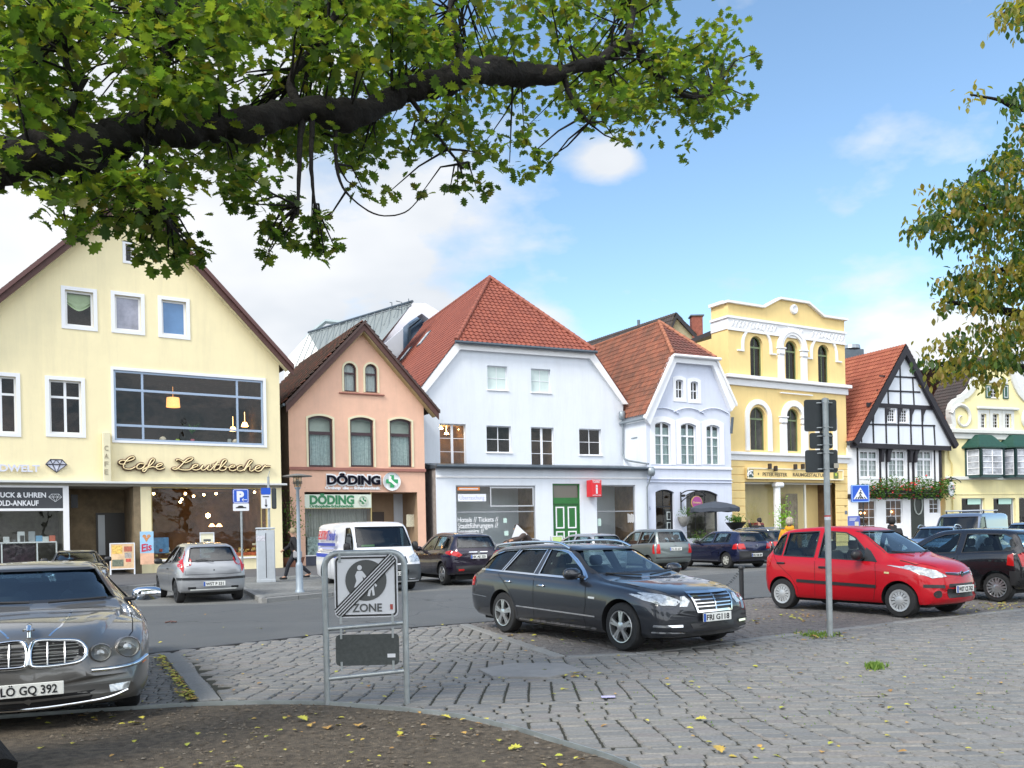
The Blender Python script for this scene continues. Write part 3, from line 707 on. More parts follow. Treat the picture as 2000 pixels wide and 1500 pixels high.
z1=P(60,1058,.4)[1];dt=MB();dt.box(U(-60),U(112),.3,.9,z1-.05,z1)
for px in(-55,2,72,110):dt.box(U(px),U(px)+.05,.32,.4,.2,z1-.05)
dt.build('display_table',M_white,sf2)
for i,(px,w_,h_,c)in enumerate(((12,.22,.22,(.6,.6,.6)),(28,.12,.10,(.1,.1,.1)),(41,.26,.42,(.65,.66,.66)),(43,.14,.26,(.03,.03,.03)),(62,.24,.42,(.3,.32,.34)),(76,.24,.24,(.15,.35,.55)),(88,.26,.2,(.6,.62,.6)),(102,.22,.24,(.55,.12,.06)),(-14,.3,.3,(.2,.2,.25)))):
 u=U(px,.5);MB().cbox((u,.5-.03*(i%2),z1+h_/2),(w_,.12,h_),.01).build('display_box',mat('display_%d'%i,c,.5),sf2)
MB().box(U(-50),U(70),.5,.55,.25,z1-.1).build('dark_display',mat('dark_display',(.04,.02,.03),.4,var=.9,vscale=9),sf2)
# ================================================================ 2. salmon house
H=House('gabled_shop_house',569,1110,28.6,'salmon rendered shop house with dark brown verges and two small arched gable windows')
P=H.at_y
ur=P(832.5,1050)[0]
ap=P(705,633);er=P(850,806);el=P(563,797)
sl=(ap[1]-er[1])/(er[0]-ap[0]);uc=ap[0]
rz=lambda u:ap[1]-sl*abs(u-uc)
for a,b in(((671,708),(696.2,765.6)),((712.4,710),(737.4,767.4))):
 H.win(a,b,kind='arch',fw=.07,fm=M_framedk,recess=.10,trans=((.66,.10),),mull=(.5,)if 0 else(),curtain=M_net,room=M_room,surround=M_cream2,sw=.10,swk='arch',below=.0001)
H.box('sill',H.rect((661.8,766),(750.2,773.7)),-.10,.05,mat('brick_sill',(.30,.12,.09),.7),None,.01)
for a,b in(((601,811),(651,912.5)),((683,814),(730.7,912.5)),((760.5,817),(805,912.5))):
 H.win(a,b,kind='seg',fw=.10,fm=M_framedk,recess=.10,trans=((.68,.16),),curtain=M_netd,cfrac=(0,.66),room=M_blind,rdepth=.35,surround=M_cream2,sw=.10,below=.0001)
H.box('string_course',(0-.02,P(700,920)[1],ur+.03,P(700,914)[1]),-.10,.02,mat('brick_red_course',(.33,.14,.11),.7,var=.1),None,.01)
zt=P(700,961)[1];s0,s1=P(595.5,1000)[0],P(815.5,1000)[0]
H.wall('wall',[(0,0),(s0,0),(s0,zt),(s1,zt),(s1,0),(ur,0),(ur,rz(ur)-.15),(uc,ap[1]-.2),(0,rz(0)-.15)],0,M_salmon)
sw_=MB()
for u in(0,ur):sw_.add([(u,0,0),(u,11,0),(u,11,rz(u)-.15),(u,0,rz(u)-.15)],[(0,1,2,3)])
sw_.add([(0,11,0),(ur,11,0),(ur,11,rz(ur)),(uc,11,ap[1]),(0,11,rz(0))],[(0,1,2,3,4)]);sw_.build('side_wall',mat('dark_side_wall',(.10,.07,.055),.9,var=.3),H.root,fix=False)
e=er[0];vpts=[(e,er[1]),(uc,ap[1]),(2*uc-e,er[1])]
verge(H,vpts,-.50,-.42,.42,M_brown)
verge(H,[(p[0]+(.04 if p[0]>uc else-.04 if p[0]<uc else 0),p[1]+.06)for p in vpts],-.58,-.49,.16,mat('brown_barge',(.06,.03,.025),.5,var=.3,vscale=5))
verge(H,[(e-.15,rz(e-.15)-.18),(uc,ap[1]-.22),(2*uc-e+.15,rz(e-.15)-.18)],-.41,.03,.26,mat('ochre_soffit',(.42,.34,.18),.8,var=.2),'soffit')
for ee in(e,2*uc-e-.1):
 plane_roof('roof',H.root,[(ee,-.5,er[1]+.02),(ee,11.5,er[1]+.02),(uc,11.5,ap[1]+.05),(uc,-.5,ap[1]+.05)],M_tile_brown,tw=.24,th=.32,amp=.07,step=.07)
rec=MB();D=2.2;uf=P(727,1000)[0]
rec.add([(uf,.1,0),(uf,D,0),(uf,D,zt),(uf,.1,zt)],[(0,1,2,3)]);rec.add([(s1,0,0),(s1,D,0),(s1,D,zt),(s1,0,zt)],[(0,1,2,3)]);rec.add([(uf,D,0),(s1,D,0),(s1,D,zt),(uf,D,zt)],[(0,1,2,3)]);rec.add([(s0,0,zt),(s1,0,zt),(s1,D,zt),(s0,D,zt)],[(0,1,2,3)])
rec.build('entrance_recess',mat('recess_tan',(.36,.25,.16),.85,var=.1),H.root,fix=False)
u0,v0,u1,v1=H.rect((728,1000),(752,1100),2.1);MB().box(u0,u1,2.1,2.18,0,v1).build('door',mat('brown_door',(.05,.03,.02),.5),H.root)
H.box('name_plate',H.rect((792.5,1005),(808.6,1028.7),.6),.5,.54,mat('cream_plate',(.6,.56,.42),.6,var=.3,vscale=14),None)
zb_=P(650,1083)[1];fb=P(650,992)[1]
H.box('plinth',(s0,0,uf,zb_-.05),.04,.2,mat('slate_plinth',(.045,.05,.075),.5,var=.2),None)
H.box('sill',(s0,zb_-.05,uf,zb_),.0,.25,M_white,None)
sg=MB();sg.box(uf-.05,uf,.06,.12,zb_,zt);sg.box(s0,uf,.06,.12,fb-.03,fb);sgo=sg.build('shop_window',mat('brass_frame'),H.root)
MB().add([(s0,.10,zb_),(uf,.10,zb_),(uf,.10,fb),(s0,.10,fb)],[(0,1,2,3)]).build('pane',PANE,sgo)
cb=MB();k=90;vs=[]
for i in range(k+1):
 u=s0+(uf-s0)*i/k;yy=.8+.04*math.sin(i*1.7)+.02*math.sin(i*.6);vs+=[(u,yy,zb_),(u,yy,fb)]
cb.add(vs,[(2*i,2*i+2,2*i+3,2*i+1)for i in range(k)]);cb.build('curtain',mat('grey_shop_curtain',(.42,.42,.38),.9,var=.1),sgo,smooth=80)
MB().box(s0+.2,s0+1.4,.4,.6,zb_,zb_+.9).build('window_display',mat('leafy_poster',(.35,.42,.40),.6,var=.9,vscale=6),sgo)
H.box('fascia_board',(s0,fb,uf-.02,zt-.12),.05,.09,mat('pale_green_fascia',(.62,.68,.58),.5),None)
M_gl=mat('green_letter',(.03,.20,.08),.5)
H.text('DÖDING',(604.5,968),(692,984),.045,M_gl,bold=.03,depth=.01)
H.text('Orthopädie-Schuhtechnik',(604.5,986),(692,990.5),.045,M_gl,bold=.008,depth=.01)
def foot_cross(h,px,py,rad,y,dm,gm,ring=None):
 u,v=h.at_y(px,py,y);r=rad*h.at_y(px+1,py,y)[0]-rad*h.at_y(px,py,y)[0]
 mb=MB();mb.lathe([(.001,0),(r*.95,0),(r,.02),(r,.10)],32,T(u,y+.10,v)@RX(math.pi/2)@T(0,0,0))
 o=mb.build('round_sign',dm,h.root,smooth=40)
 c=MB();a=r*.22;L=r*.68;yy=y-.012
 poly=[(-a,-L),(a,-L),(a,-a),(L,-a),(L,a),(a,a),(a,L),(-a,L),(-a,a),(-L,a),(-L,-a),(-a,-a)]
 c.prism([(u+p[0],v+p[1])for p in poly],yy,yy+.01);c.build('green_cross',gm,o)
 f=MB();foot=[(-.42,.62),(-.30,.60),(-.10,.62),(-.12,.30),(.10,.05),(.45,-.22),(.62,-.45),(.50,-.55),(.20,-.42),(-.10,-.15),(-.42,.0),(-.45,.3)]
 f.prism([(u+p[0]*r*.9,v+p[1]*r*.9)for p in foot],yy-.012,yy-.002);f.build('foot_shape',dm,o);return o
foot_cross(H,765.8,940.2,17,-.17,mat('white_sign_face',(.82,.83,.85),.4),mat('signal_green',(.02,.30,.10),.5))
foot_cross(H,709,978,9,.0,mat('pale_green_fascia'),M_gl)
H.text('DÖDING',(637,928),(744.5,946.5),-.05,mat('white_letter_halo',(.80,.80,.82),.6),bold=.085,depth=.04)
H.text('DÖDING',(638.5,928.5),(743,946),-.11,mat('black_letter',(.006,.006,.014),.7,spec=.1),bold=.025,depth=.05)
H.text('Orthopädie – Schuhtechnik',(634.5,950),(743.5,955.8),-.04,mat('white_letter_halo'),bold=.012,depth=.03)
gutter('gutter',H.root,(2*uc-e-.1,-.5,er[1]-.05),(2*uc-e-.1,11,er[1]-.05),M_zincd)
cp=P(834,1050)
# ================================================================ 3. white house with the hipped red roof and the tourist office
H=House('hipped_house',853,0,24.0,'white rendered house with red half-hipped tiled roof and a tourist office on the ground floor',Z=45.6)
P=H.at_y;YU=2.4
UR=P(1266,1050)[0]
Lh,Rh=P(889,674,YU),P(1155,691,YU);Le=P(820,768,YU);Re=P(1219,790,YU)
sl1=(Lh[1]-Le[1])/(Lh[0]-Le[0]);sl2=(Rh[1]-Re[1])/(Re[0]-Rh[0]);s_=(sl1+sl2)/2
hz=(Lh[1]+Rh[1])/2;ul,uh=Lh[0],Rh[0];uc=(ul+uh)/2;Hr=hz+s_*(uh-ul)/2
ya,zz_=H.at_u(957,547,uc);Hr=zz_;ss=(Hr-hz)/((uh-ul)/2)
uel,uer=-2.6,Re[0];zel,zer=hz-ss*(ul-uel),Re[1]
zer=hz-ss*(uer-uh)
DB=YU+18.5
wallr=P(1217,800,YU)[0]
for a,b in(((951.5,713.5),(991.5,762.5)),((1037,719.5),(1076,767.5))):
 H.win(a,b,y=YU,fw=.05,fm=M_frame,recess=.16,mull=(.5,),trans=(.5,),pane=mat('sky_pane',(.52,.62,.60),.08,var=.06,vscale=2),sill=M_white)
for a,b,w2 in(((858.5,827),(911,910),1),((950,831),(999,884),0),((1037,834),(1083,912),1),((1131,837),(1175,889),0)):
 lit=a[0]<900
 H.win(a,b,y=YU,fw=.05,fm=M_frame,recess=.16,mull=(.5,),trans=((.333,.667)if w2 else(.5,)),midw=(.14 if w2 else.04),room=(M_room2 if w2 else M_room),sill=(None if w2 else M_white),rdepth=2)
 if lit:
  for px,py in((861,836),(872,846.5),(899,838)):lampshade(H,px,py,YU+1.2,.14,.08,M_warm2,H.root,True)
zs=P(1000,912,0)[1]
H.wall('wall',[(-1.6,0),(wallr,0),(wallr,hz-ss*(wallr-uh)),(uh,hz),(ul,hz),(-1.6,hz-ss*(ul+1.6))],YU,M_whiter)
sw_=MB();
for u in(-1.6,wallr):
 z=hz-ss*max(ul-u,u-uh);sw_.add([(u,YU,0),(u,DB,0),(u,DB,z),(u,YU,z)],[(0,1,2,3)])
sw_.build('side_wall',M_whiter,H.root,fix=False)
mb=MB()
off=.35
pa=[(wallr+.25,hz-ss*(wallr+.25-uh)+.05),(uh+.05,hz+.05),(ul-.05,hz+.05),(-2.0,hz-ss*(ul+2.0)+.05)]
pb_=[(wallr-.12,hz-ss*(wallr-.12-uh)-.42),(uh-.22,hz-.30),(ul+.22,hz-.30),(-1.75,hz-ss*(ul+1.75)-.42)]
mb.band(pa,pb_,YU-.22,YU+.0);mb.build('verge_board',M_white,H.root)
yf=YU-.35
plane_roof('roof',H.root,[(uel,yf+.1,zel+.1),(uel,DB,zel+.1),(uc,DB,Hr+.1),(uc,ya,Hr+.1),(ul,yf+.1,hz+.15)],M_tile_new,tw=.26,th=.34)
plane_roof('roof',H.root,[(uer,DB,zer+.1),(uer,yf+.1,zer+.1),(uh,yf+.1,hz+.15),(uc,ya,Hr+.1),(uc,DB,Hr+.1)],M_tile_new,tw=.26,th=.34)
plane_roof('hip_roof',H.root,[(ul-.1,yf,hz+.12),(uh+.1,yf,hz+.12),(uc,ya,Hr+.1)],M_tile_new,tw=.30,th=.36,amp=.05,step=.05)
M_cap=mat('ridge_tile',(.27,.085,.055),.7,var=.25,vscale=3)
for q in(((ul-.05,yf,hz+.2),(uc,ya,Hr+.2)),((uh+.05,yf,hz+.2),(uc,ya,Hr+.2)),((uc,ya,Hr+.2),(uc,DB,Hr+.2))):ridge_caps('ridge_tiles',H.root,q[0],q[1],M_cap)
gutter('gutter',H.root,(ul-.15,yf-.08,hz+.06),(uh+.15,yf-.08,hz+.06),M_zincd,.09)
for a,b in(((838,644),(820,683)),((806,672),(781,715))):
 nrm=Vector((-ss,0,1)).normalized();up=Vector((1,0,ss)).normalized()
 O=Vector((uel,0,zel+.15));
 def hitp(px,py):
  d=H.d(px,py);t=(O-H.o).dot(nrm)/d.dot(nrm);return H.o+d*t
 c=(hitp(*a)+hitp(*b))/2;Lg=1.35;Mx=Matrix(((up.x,0,nrm.x,c.x),(up.y,1,nrm.y,c.y),(up.z,0,nrm.z,c.z),(0,0,0,1)))
 f=MB();f.cbox((0,0,.05),(Lg,.85,.14),.02,M=Mx);fo=f.build('roof_light',M_zincd,H.root);MB().cbox((0,0,.125),(Lg-.22,.62,.02),0,M=Mx).build('pane',mat('skylight_glass',(.55,.60,.62),.1),fo)
gz=zs+.0
for nm,a,b,ml,tl in(('a',(890,948),(1048,1062),(.41,),(.56,)),('b',(1165,947),(1243,1062),(),(.60,))):
 H.win(a,b,y=0,fw=.07,fm=mat('grey_shop_frame',(.30,.31,.33),.4,.4),recess=.10,mull=(),trans=((.56,.06),),room=M_room2,rdepth=3.2,pane=PANE,name='shop_window')
ud0,vd0,ud1,vd1=H.rect((1079,944.5),(1135,1062));H.holes.append((0,outline(ud0,0,ud1,vd1)))
H.wall('shop_wall',[(0,0),(UR,0),(UR,gz),(0,gz)],0,M_whiter)
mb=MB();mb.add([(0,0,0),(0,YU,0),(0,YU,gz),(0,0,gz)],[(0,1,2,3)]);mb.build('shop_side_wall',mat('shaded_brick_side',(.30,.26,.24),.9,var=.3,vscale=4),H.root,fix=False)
mb=MB();mb.add([(UR,0,0),(UR,YU,0),(UR,YU,gz),(UR,0,gz)],[(0,1,2,3)]);mb.build('shop_side_wall',M_whiter,H.root,fix=False)
mb=MB();mb.add([(-.1,-.35,gz+.0),(UR+.1,-.35,gz+.0),(UR+.1,YU,gz+.35),(-.1,YU,gz+.35),(-.1,-.35,gz-.12),(UR+.1,-.35,gz-.12),(UR+.1,YU,gz-.1),(-.1,YU,gz-.1)],[(0,1,2,3),(4,5,6,7),(0,1,5,4),(1,2,6,5),(0,3,7,4)]);mb.build('lean_to_roof',M_zincd,H.root,fix=True)
gutter('gutter',H.root,(-.1,-.42,gz-.02),(UR+.1,-.42,gz-.02),M_zincd,.08)
H.box('cornice',(0,gz-.62,UR,gz-.5),-.06,.0,M_white,None,.02)
u,v=P(1215,808,YU-.3);q=P(1250,910,-.2)
hp=MB();hp.cbox((u,YU-.3,v-.1),(.36,.3,.5),.06);hp.tube([(u,YU-.3,v-.3),(u+.1,YU-.2,v-1.0),(u+.1,YU-.12,gz+1.0),(u+.15,YU-.2,gz+.75),(UR-.5,YU-1.2,gz+.55),(UR-.05,-.3,gz+.25)],.055,8);hp.cbox((UR+.02,-.42,gz-.2),(.45,.4,.55),.12)
hp.tube([(UR+.05,-.42,gz-.4),(UR-.08,-.12,gz-1.1),(UR-.08,-.10,.1)],.045,8);hp.build('rain_pipe',M_zinc,H.root,smooth=50)
dm=MB();wz=vd1;w=ud1-ud0;dz=P(1100,972)[1];dz2=P(1100,984)[1]
dm.box(ud0,ud1,.10,.16,0,.2);dm.box(ud0,ud0+.08,.08,.16,0,wz);dm.box(ud1-.08,ud1,.08,.16,0,wz);dm.box(ud0+.08,ud1-.08,.08,.16,wz-.09,wz);dm.box(ud0+.08,ud1-.08,.06,.17,dz2,dz);dm.box(ud0+.08,ud1-.08,.12,.15,.2,dz2)
dro=dm.build('door',M_door,H.root)
for c in(.28,.72):
 for z0_,z1_ in((.25,dz2*.50),(dz2*.55,dz2-.16)):
  uu=ud0+w*c;hw=w*.155;mb=MB();mb.band(outline(uu-hw,z0_,uu+hw,z1_),outline(uu-hw+.07,z0_+.07,uu+hw-.07,z1_-.07),.095,.118,closed=True);mb.build('door_panel',M_frame,dro)
MB().add([(ud0+.08,.13,dz),(ud1-.08,.13,dz),(ud1-.08,.13,wz-.09),(ud0+.08,.13,wz-.09)],[(0,1,2,3)]).build('fanlight',mat('fanlight_pane',(.12,.11,.09),.12),dro)
H.text('Hotels // Tickets //',(893.5,1010.5),(973.5,1018.5),.09,M_wl,bold=.005,depth=.004)
H.text('Stadtführungen //',(893.5,1022),(973,1030.5),.09,M_wl,bold=.005,depth=.004)
H.text('Souvenirs //',(893.5,1033.5),(945,1041),.09,M_wl,bold=.005,depth=.004)
H.box('speech_bubble_sticker',H.rect((894,965),(949.5,979),.09),.085,.09,mat('white_sticker',(.78,.80,.86),.5),None)
H.text('Überraschung',(897.5,967.5),(946,975.5),.08,mat('lilac_letter',(.45,.48,.70),.5),depth=.004)
H.box('orange_sticker',H.rect((893.5,951),(937,958),.09),.085,.09,mat('orange_sticker',(.75,.22,.04),.5),None)
H.box('white_strip',H.rect((897,953.6),(934,955.8),.08),.078,.082,M_wl,None)
u0,v0,u1,v1=H.rect((957,951),(1043,989),.06);mb=MB();mb.band(outline(u0,v0,u1,v1),outline(u0+.07,v0+.07,u1-.07,v1-.07),.07,.12,closed=True);mb.build('casement',mat('silver_frame',(.45,.46,.48),.3,.5),H.root)
for r_ in(((983,1012),(990,1021)),((985,1037),(993,1046)),((1167,1013),(1174,1027))):H.box('notice',H.rect(*r_,.09),.084,.09,mat('pale_notice',(.50,.66,.60),.6),None)
for i in range(6):
 H.box('poster_strip',H.rect((1226+2.2*i,1003+i%3),(1227.4+2.2*i,1021-i%2),.09),.084,.09,M_wl,None)
H.text('5',(1268,989.5),(1271,995.5),-.02,mat('grey_number',(.25,.28,.38),.6),depth=.01,name='house_number')
# ================================================================ 4. pale blue house
H=House('hipped_house',1266,0,27.0,'pale blue narrow house with weathered orange tiled roof and white barge boards',Z=50.9)
P=H.at_y
wr=P(1431,1050)[0]
Lt,Rt=P(1310,698),P(1392,707);Lb,Rb=P(1262,806),P(1440,813)
hz=(Lt[1]+Rt[1])/2;ul,uh=Lt[0],Rt[0];ss=((Lt[1]-Lb[1])/(Lt[0]-Lb[0])+(Rt[1]-Rb[1])/(Rb[0]-Rt[0]))/2
uc=(ul+uh)/2;ya,Hr=H.at_u(1306,636,uc);Hr=min(Hr,hz+ss*(uh-ul)/2)
Hr=hz+ss*(uh-ul)/2
d=H.d(1306,636);t=(Hr-H.o.z)/d.z;ya=H.o.y+d.y*t
ya=max(1.2,min(ya,4))
ze=lambda u:hz-ss*max(ul-u,u-uh,0)
for a,b in(((1319.5,741),(1334.5,778)),((1348.5,744.5),(1363.5,781))):
 H.win(a,b,kind='seg',fw=.05,fm=M_frame,recess=.10,mull=(.5,),trans=(.48,),room=M_room,surround=M_frame,sw=.22,swk='seg',bars=.06)
for a,b in(((1278.5,823.5),(1311,908)),((1329,826),(1360.5,908)),((1379,829.5),(1406.5,908))):
 f=H.win(a,b,kind='seg',fw=.06,fm=M_frame,recess=.12,mull=(.5,),trans=((.70,.10),.47,.235),midw=.14,room=M_room,curtain=M_netd,cfrac=(0,.9),surround=M_frame,sw=.34,swk='seg',below=.0001)
for cx in(1294.5,1344.5,1393.5):
 u,v=P(cx,809);mb=MB();pts=[(u-1.15+2.3*i/10,-.06,v+.06+.30*(1-(2*i/10-1)**2))for i in range(11)];mb.tube(pts,.035,6);mb.build('arched_moulding',M_blue,H.root,smooth=60)
zg=P(1300,973)[1]
H.win((1280,956),(1318,1050),kind='seg',fw=.09,fm=M_black,recess=.18,mull=(.5,),trans=((.66,.10),),room=M_room2,rdepth=2,name='shop_door')
H.win((1340,957),(1404,1050),kind='seg',fw=.09,fm=M_black,recess=.14,mull=(.31,.64),room=M_room3,rdepth=2.5,name='shop_window')
a=H.rect((1299,994),(1317,1040),.2);mb=MB();mb.cbox(((a[0]+a[2])/2,.30,a[3]/2),(a[2]-a[0],.05,a[3]),.01);dr=mb.build('door_leaf',mat('black_door',(.012,.014,.02),.35),H.root)
for k in range(3):
 z0_,z1_=a[3]*(.30+.23*k),a[3]*(.48+.23*k);mb=MB();mb.band(outline(a[0]+.16,z0_,a[2]-.16,z1_),outline(a[0]+.21,z0_+.05,a[2]-.21,z1_-.05),.262,.28,closed=True);mb.build('door_panel',M_frame,dr)
H.wall('wall',[(0,0),(wr,0),(wr,ze(wr)),(uh,hz),(ul,hz),(0,ze(0))],0,M_blue)
DB=13
sw_=MB()
for u in(0,wr):sw_.add([(u,0,0),(u,DB,0),(u,DB,ze(u)),(u,0,ze(u))],[(0,1,2,3)])
sw_.build('side_wall',M_whiter,H.root,fix=False)
H.box('side_ledge',(-.03,P(1250,856,1)[1],.0,P(1250,856,1)[1]+.07),.9,1.5,M_zinc,None)
for z,t in((P(1300,912)[1],.12),(P(1300,935)[1],.06),(P(1300,941)[1],.05)):H.box('string_course',(-.02,z-t,wr+.02,z),-.09,.0,M_frame if t>.1 else M_blue,None,.015)
ex=.25;e0,e1=-ex,wr+ex
mb=MB();mb.band([(e1,ze(e1)+.12),(uh+.06,hz+.12),(ul-.06,hz+.12),(e0,ze(e0)+.12)],[(e1-.35,ze(e1)-.28),(uh-.20,hz-.30),(ul+.20,hz-.30),(e0+.35,ze(e0)-.28)],-.28,-.0);mb.build('verge_board',M_frame,H.root)
mb=MB();mb.band([(e1+.03,ze(e1)+.2),(uh+.06,hz+.16),(ul-.06,hz+.16),(e0-.03,ze(e0)+.2)],[(e1,ze(e1)+.02),(uh,hz-.0),(ul,hz-.0),(e0,ze(e0)+.02)],-.38,-.29);mb.build('verge_capping',M_white,H.root)
yf=-.25;el_=-.12
plane_roof('roof',H.root,[(el_,yf+.1,ze(el_)+.12),(el_,DB,ze(el_)+.12),(uc,DB,Hr+.12),(uc,ya,Hr+.12),(ul,yf+.1,hz+.15)],M_tile_old,tw=.24,th=.36,amp=.05)
plane_roof('roof',H.root,[(wr+.2,DB,ze(wr+.2)+.12),(wr+.2,yf+.1,ze(wr+.2)+.12),(uh,yf+.1,hz+.15),(uc,ya,Hr+.12),(uc,DB,Hr+.12)],M_tile_old,tw=.24,th=.36)
plane_roof('hip_roof',H.root,[(ul-.1,yf-.1,hz+.12),(uh+.1,yf-.1,hz+.12),(uc,ya,Hr+.12)],tile_mat('maroon_pantiles',(.15,.05,.04),(.19,.065,.05),(.13,.05,.04),(.06,.04,.03,.5)),tw=.28,th=.36,amp=.05,step=.05)
M_cap2=mat('orange_ridge_tile',(.34,.13,.07),.7,var=.3,vscale=3)
for q in(((ul-.02,yf,hz+.2),(uc,ya,Hr+.2)),((uh+.02,yf,hz+.2),(uc,ya,Hr+.2))):ridge_caps('ridge_tiles',H.root,q[0],q[1],M_cap2)
ridge_caps('ridge_tiles',H.root,(uc,ya,Hr+.16),(uc,DB,Hr+.16),M_cap2,.10)
gutter('gutter',H.root,(ul-.1,yf-.2,hz+.08),(uh+.25,yf-.2,hz+.08),M_white,.09)
gutter('gutter',H.root,(-.2,-.1,ze(-.2)+.02),(-.2,6,ze(-.2)+.02),M_zinc,.09)
hp=MB();q=P(1437,822);hp.tube([(wr+.1,-.1,q[1]+.2),(wr+.05,.0,q[1]-.8)],.09,8);hp.build('rain_pipe',M_zincd,H.root,smooth=50)
blue_front=H
# ================================================================ 5. tall ochre house with the arched windows
H=House('arched_window_house',1430,0,30.2,'tall yellow three storey house with round arched windows and white cornices',Z=54.9)
P=H.at_y
wr=P(1657.5,1050)[0]
h1=P(1431,593)[1];h2=P(1655,628)[1];hh=(h1+h2)/2
um1,um2=P(1522,640)[0],P(1577,640)[0];hm=P(1550,590)[1]
ua_,ub_=P(1490,640)[0],P(1606,640)[0]
dep=.25
def ow(a,b,pw=.5):
 f=H.win(a,b,kind='arch',fw=.07,fm=M_green,recess=.20,mull=(.5,),trans=((.74,.10),),room=M_room3 if pw>.6 else M_room,rdepth=1.2)
 return f
tops=[((1464.5,654.5),(1491,736.5)),((1533.5,663.5),(1559,742)),((1597,671.5),(1621,749.5))]
mids=[((1464.5,793.5),(1496.5,880)),((1536,797),(1562.5,882)),((1600,801),(1624,884))]
def hood(cx,top,r_o,r_i,zc,legs,y=-.10,col=M_white,name='arch_moulding',flat=0):
 n=14;pa=[];pb=[]
 for i in range(n+1):
  a=math.pi*i/n;pa.append((cx+r_o*math.cos(a),zc+r_o*math.sin(a)));pb.append((cx+r_i*math.cos(a),zc+r_i*math.sin(a)))
 if legs:pa=[(cx+r_o,zc-legs)]+pa+[(cx-r_o,zc-legs)];pb=[(cx+r_i,zc-legs)]+pb+[(cx-r_i,zc-legs)]
 mb=MB();mb.band(pa,pb,y,.0)
 if flat:mb.box(cx+r_i,cx+r_o+flat,y-.01,.0,zc-legs-.09,zc-legs-.001);mb.box(cx-r_o-flat,cx-r_i,y-.01,.0,zc-legs-.09,zc-legs-.001)
 return mb.build(name,col,H.root)
for i,(a,b)in enumerate(tops):
 ow(a,b,.5);u0,v0,u1,v1=H.rect(a,b);cx=(u0+u1)/2;r=(u1-u0)/2;zc=v1-r
 if i!=1:hood(cx,v1,r+.78,r+.60,zc-.1,.35,flat=.38)
 else:
  hood(cx,v1,r+.80,r+.32,zc,.05,y=-.16);hood(cx,v1,r+.55,r+.50,zc,.05,y=-.20,name='arch_roll')
  for sx in(-1,1):
   ux=cx+sx*(r+.50);mb=MB();mb.cbox((ux,-.06,(v0+zc-.5)/2-.1),(.50,.22,zc-v0-.5+.2),.03);mb.cbox((ux,-.08,zc-.28),(.62,.28,.42),.08);mb.cbox((ux,-.10,zc-.04),(.70,.32,.10),.02);mb.build('pilaster',M_white,H.root)
for i,(a,b)in enumerate(mids):
 ow(a,b,.7);u0,v0,u1,v1=H.rect(a,b);cx=(u0+u1)/2;r=(u1-u0)/2;zc=v1-r
 if i!=1:hood(cx,v1,r+.48,r+.16,zc,zc-v0+.05,y=-.12,col=M_white)
 else:
  hood(cx,v1,r+.52,r+.14,zc,.02,y=-.16)
  for sx in(-1,1):
   ux=cx+sx*(r+.40);mb=MB();mb.cbox((ux,-.06,(v0+zc-.5)/2-.1),(.55,.22,zc-v0-.5+.2),.03);mb.cbox((ux,-.08,zc-.26),(.64,.28,.40),.08);mb.cbox((ux,-.10,zc-.03),(.72,.32,.08),.02);mb.build('pilaster',M_white,H.root)
zt=P(1540,942)[1];s0,s1=P(1455.5,1000)[0],P(1632,1000)[0]
H.wall('wall',[(0,0),(s0,0),(s0,zt),(s1,zt),(s1,0),(wr,0),(wr,hh),(ub_,hh),(um2,hm),(um1,hm),(ua_,hh),(0,hh)],0,M_ochre,depth=.25)
sw_=MB();DB=1.5
for u in(0,wr):sw_.add([(u,0,0),(u,DB,0),(u,DB,hh),(u,0,hh)],[(0,1,2,3)])
sw_.add([(0,DB,0),(wr,DB,0),(wr,DB,hh),(0,DB,hh)],[(0,1,2,3)]);sw_.add([(0,.4,hh-.1),(wr,.4,hh-.1),(wr,DB,hh-.1),(0,DB,hh-.1)],[(0,1,2,3)]);sw_.build('side_wall',M_ochre,H.root,fix=False)
sw_=MB()
zw=hh-1.95
for u in(.01,wr-.01):sw_.add([(u,DB,0),(u,DB+9,0),(u,DB+9,zw),(u,DB,zw)],[(0,1,2,3)])
sw_.add([(.01,DB,zw),(wr,DB,zw),(wr,DB+9,zw),(.01,DB+9,zw)],[(0,1,2,3)]);sw_.build('rear_wing',M_ochre,H.root,fix=False)
def cornice(z0,z1,y0,m=M_white,side=True,name='cornice',e=.0):
 mb=MB();mb.cbox((wr/2,y0/2-.0,(z0+z1)/2),(wr+2*e-2*y0*0+.0,-y0,z1-z0),.02)
 if side:mb.cbox((y0/2-e,(DB)/2-.0,(z0+z1)/2),(-y0,DB+2*abs(y0)-.002,z1-z0-.002),.02)
 return mb.build(name,m,H.root)
top=[(wr+.15,hh),(ub_,hh),(um2,hm),(um1,hm),(ua_,hh),(-.15,hh)]
mb=MB();mb.band([(p[0],p[1]+.15)for p in top],[(p[0],p[1]+.0)for p in top],-.22,.25);mb.box(-.22,.0,.26,DB,hh+.002,hh+.2);mb.build('coping',M_white,H.root)
zb1,zb0=P(1431,606)[1]+.0,P(1431,622)[1]
zb1,zb0=hh-.85,hh-1.62
fr=MB();fr.box(0.0,wr,-.06,.0,zb0,zb1);fr.box(-.06,.0,-.06,DB,zb0,zb1);fr.box(-.14,wr+.1,-.15,-.062,zb1-.09,zb1+.06);fr.box(-.1,wr+.06,-.11,-.063,zb0-.08,zb0+.04);fr.box(-.15,-.062,-.14,DB,zb1-.09,zb1+.05)
fz=fr.build('frieze',M_white,H.root)
mb=MB();rr=random.Random(8)
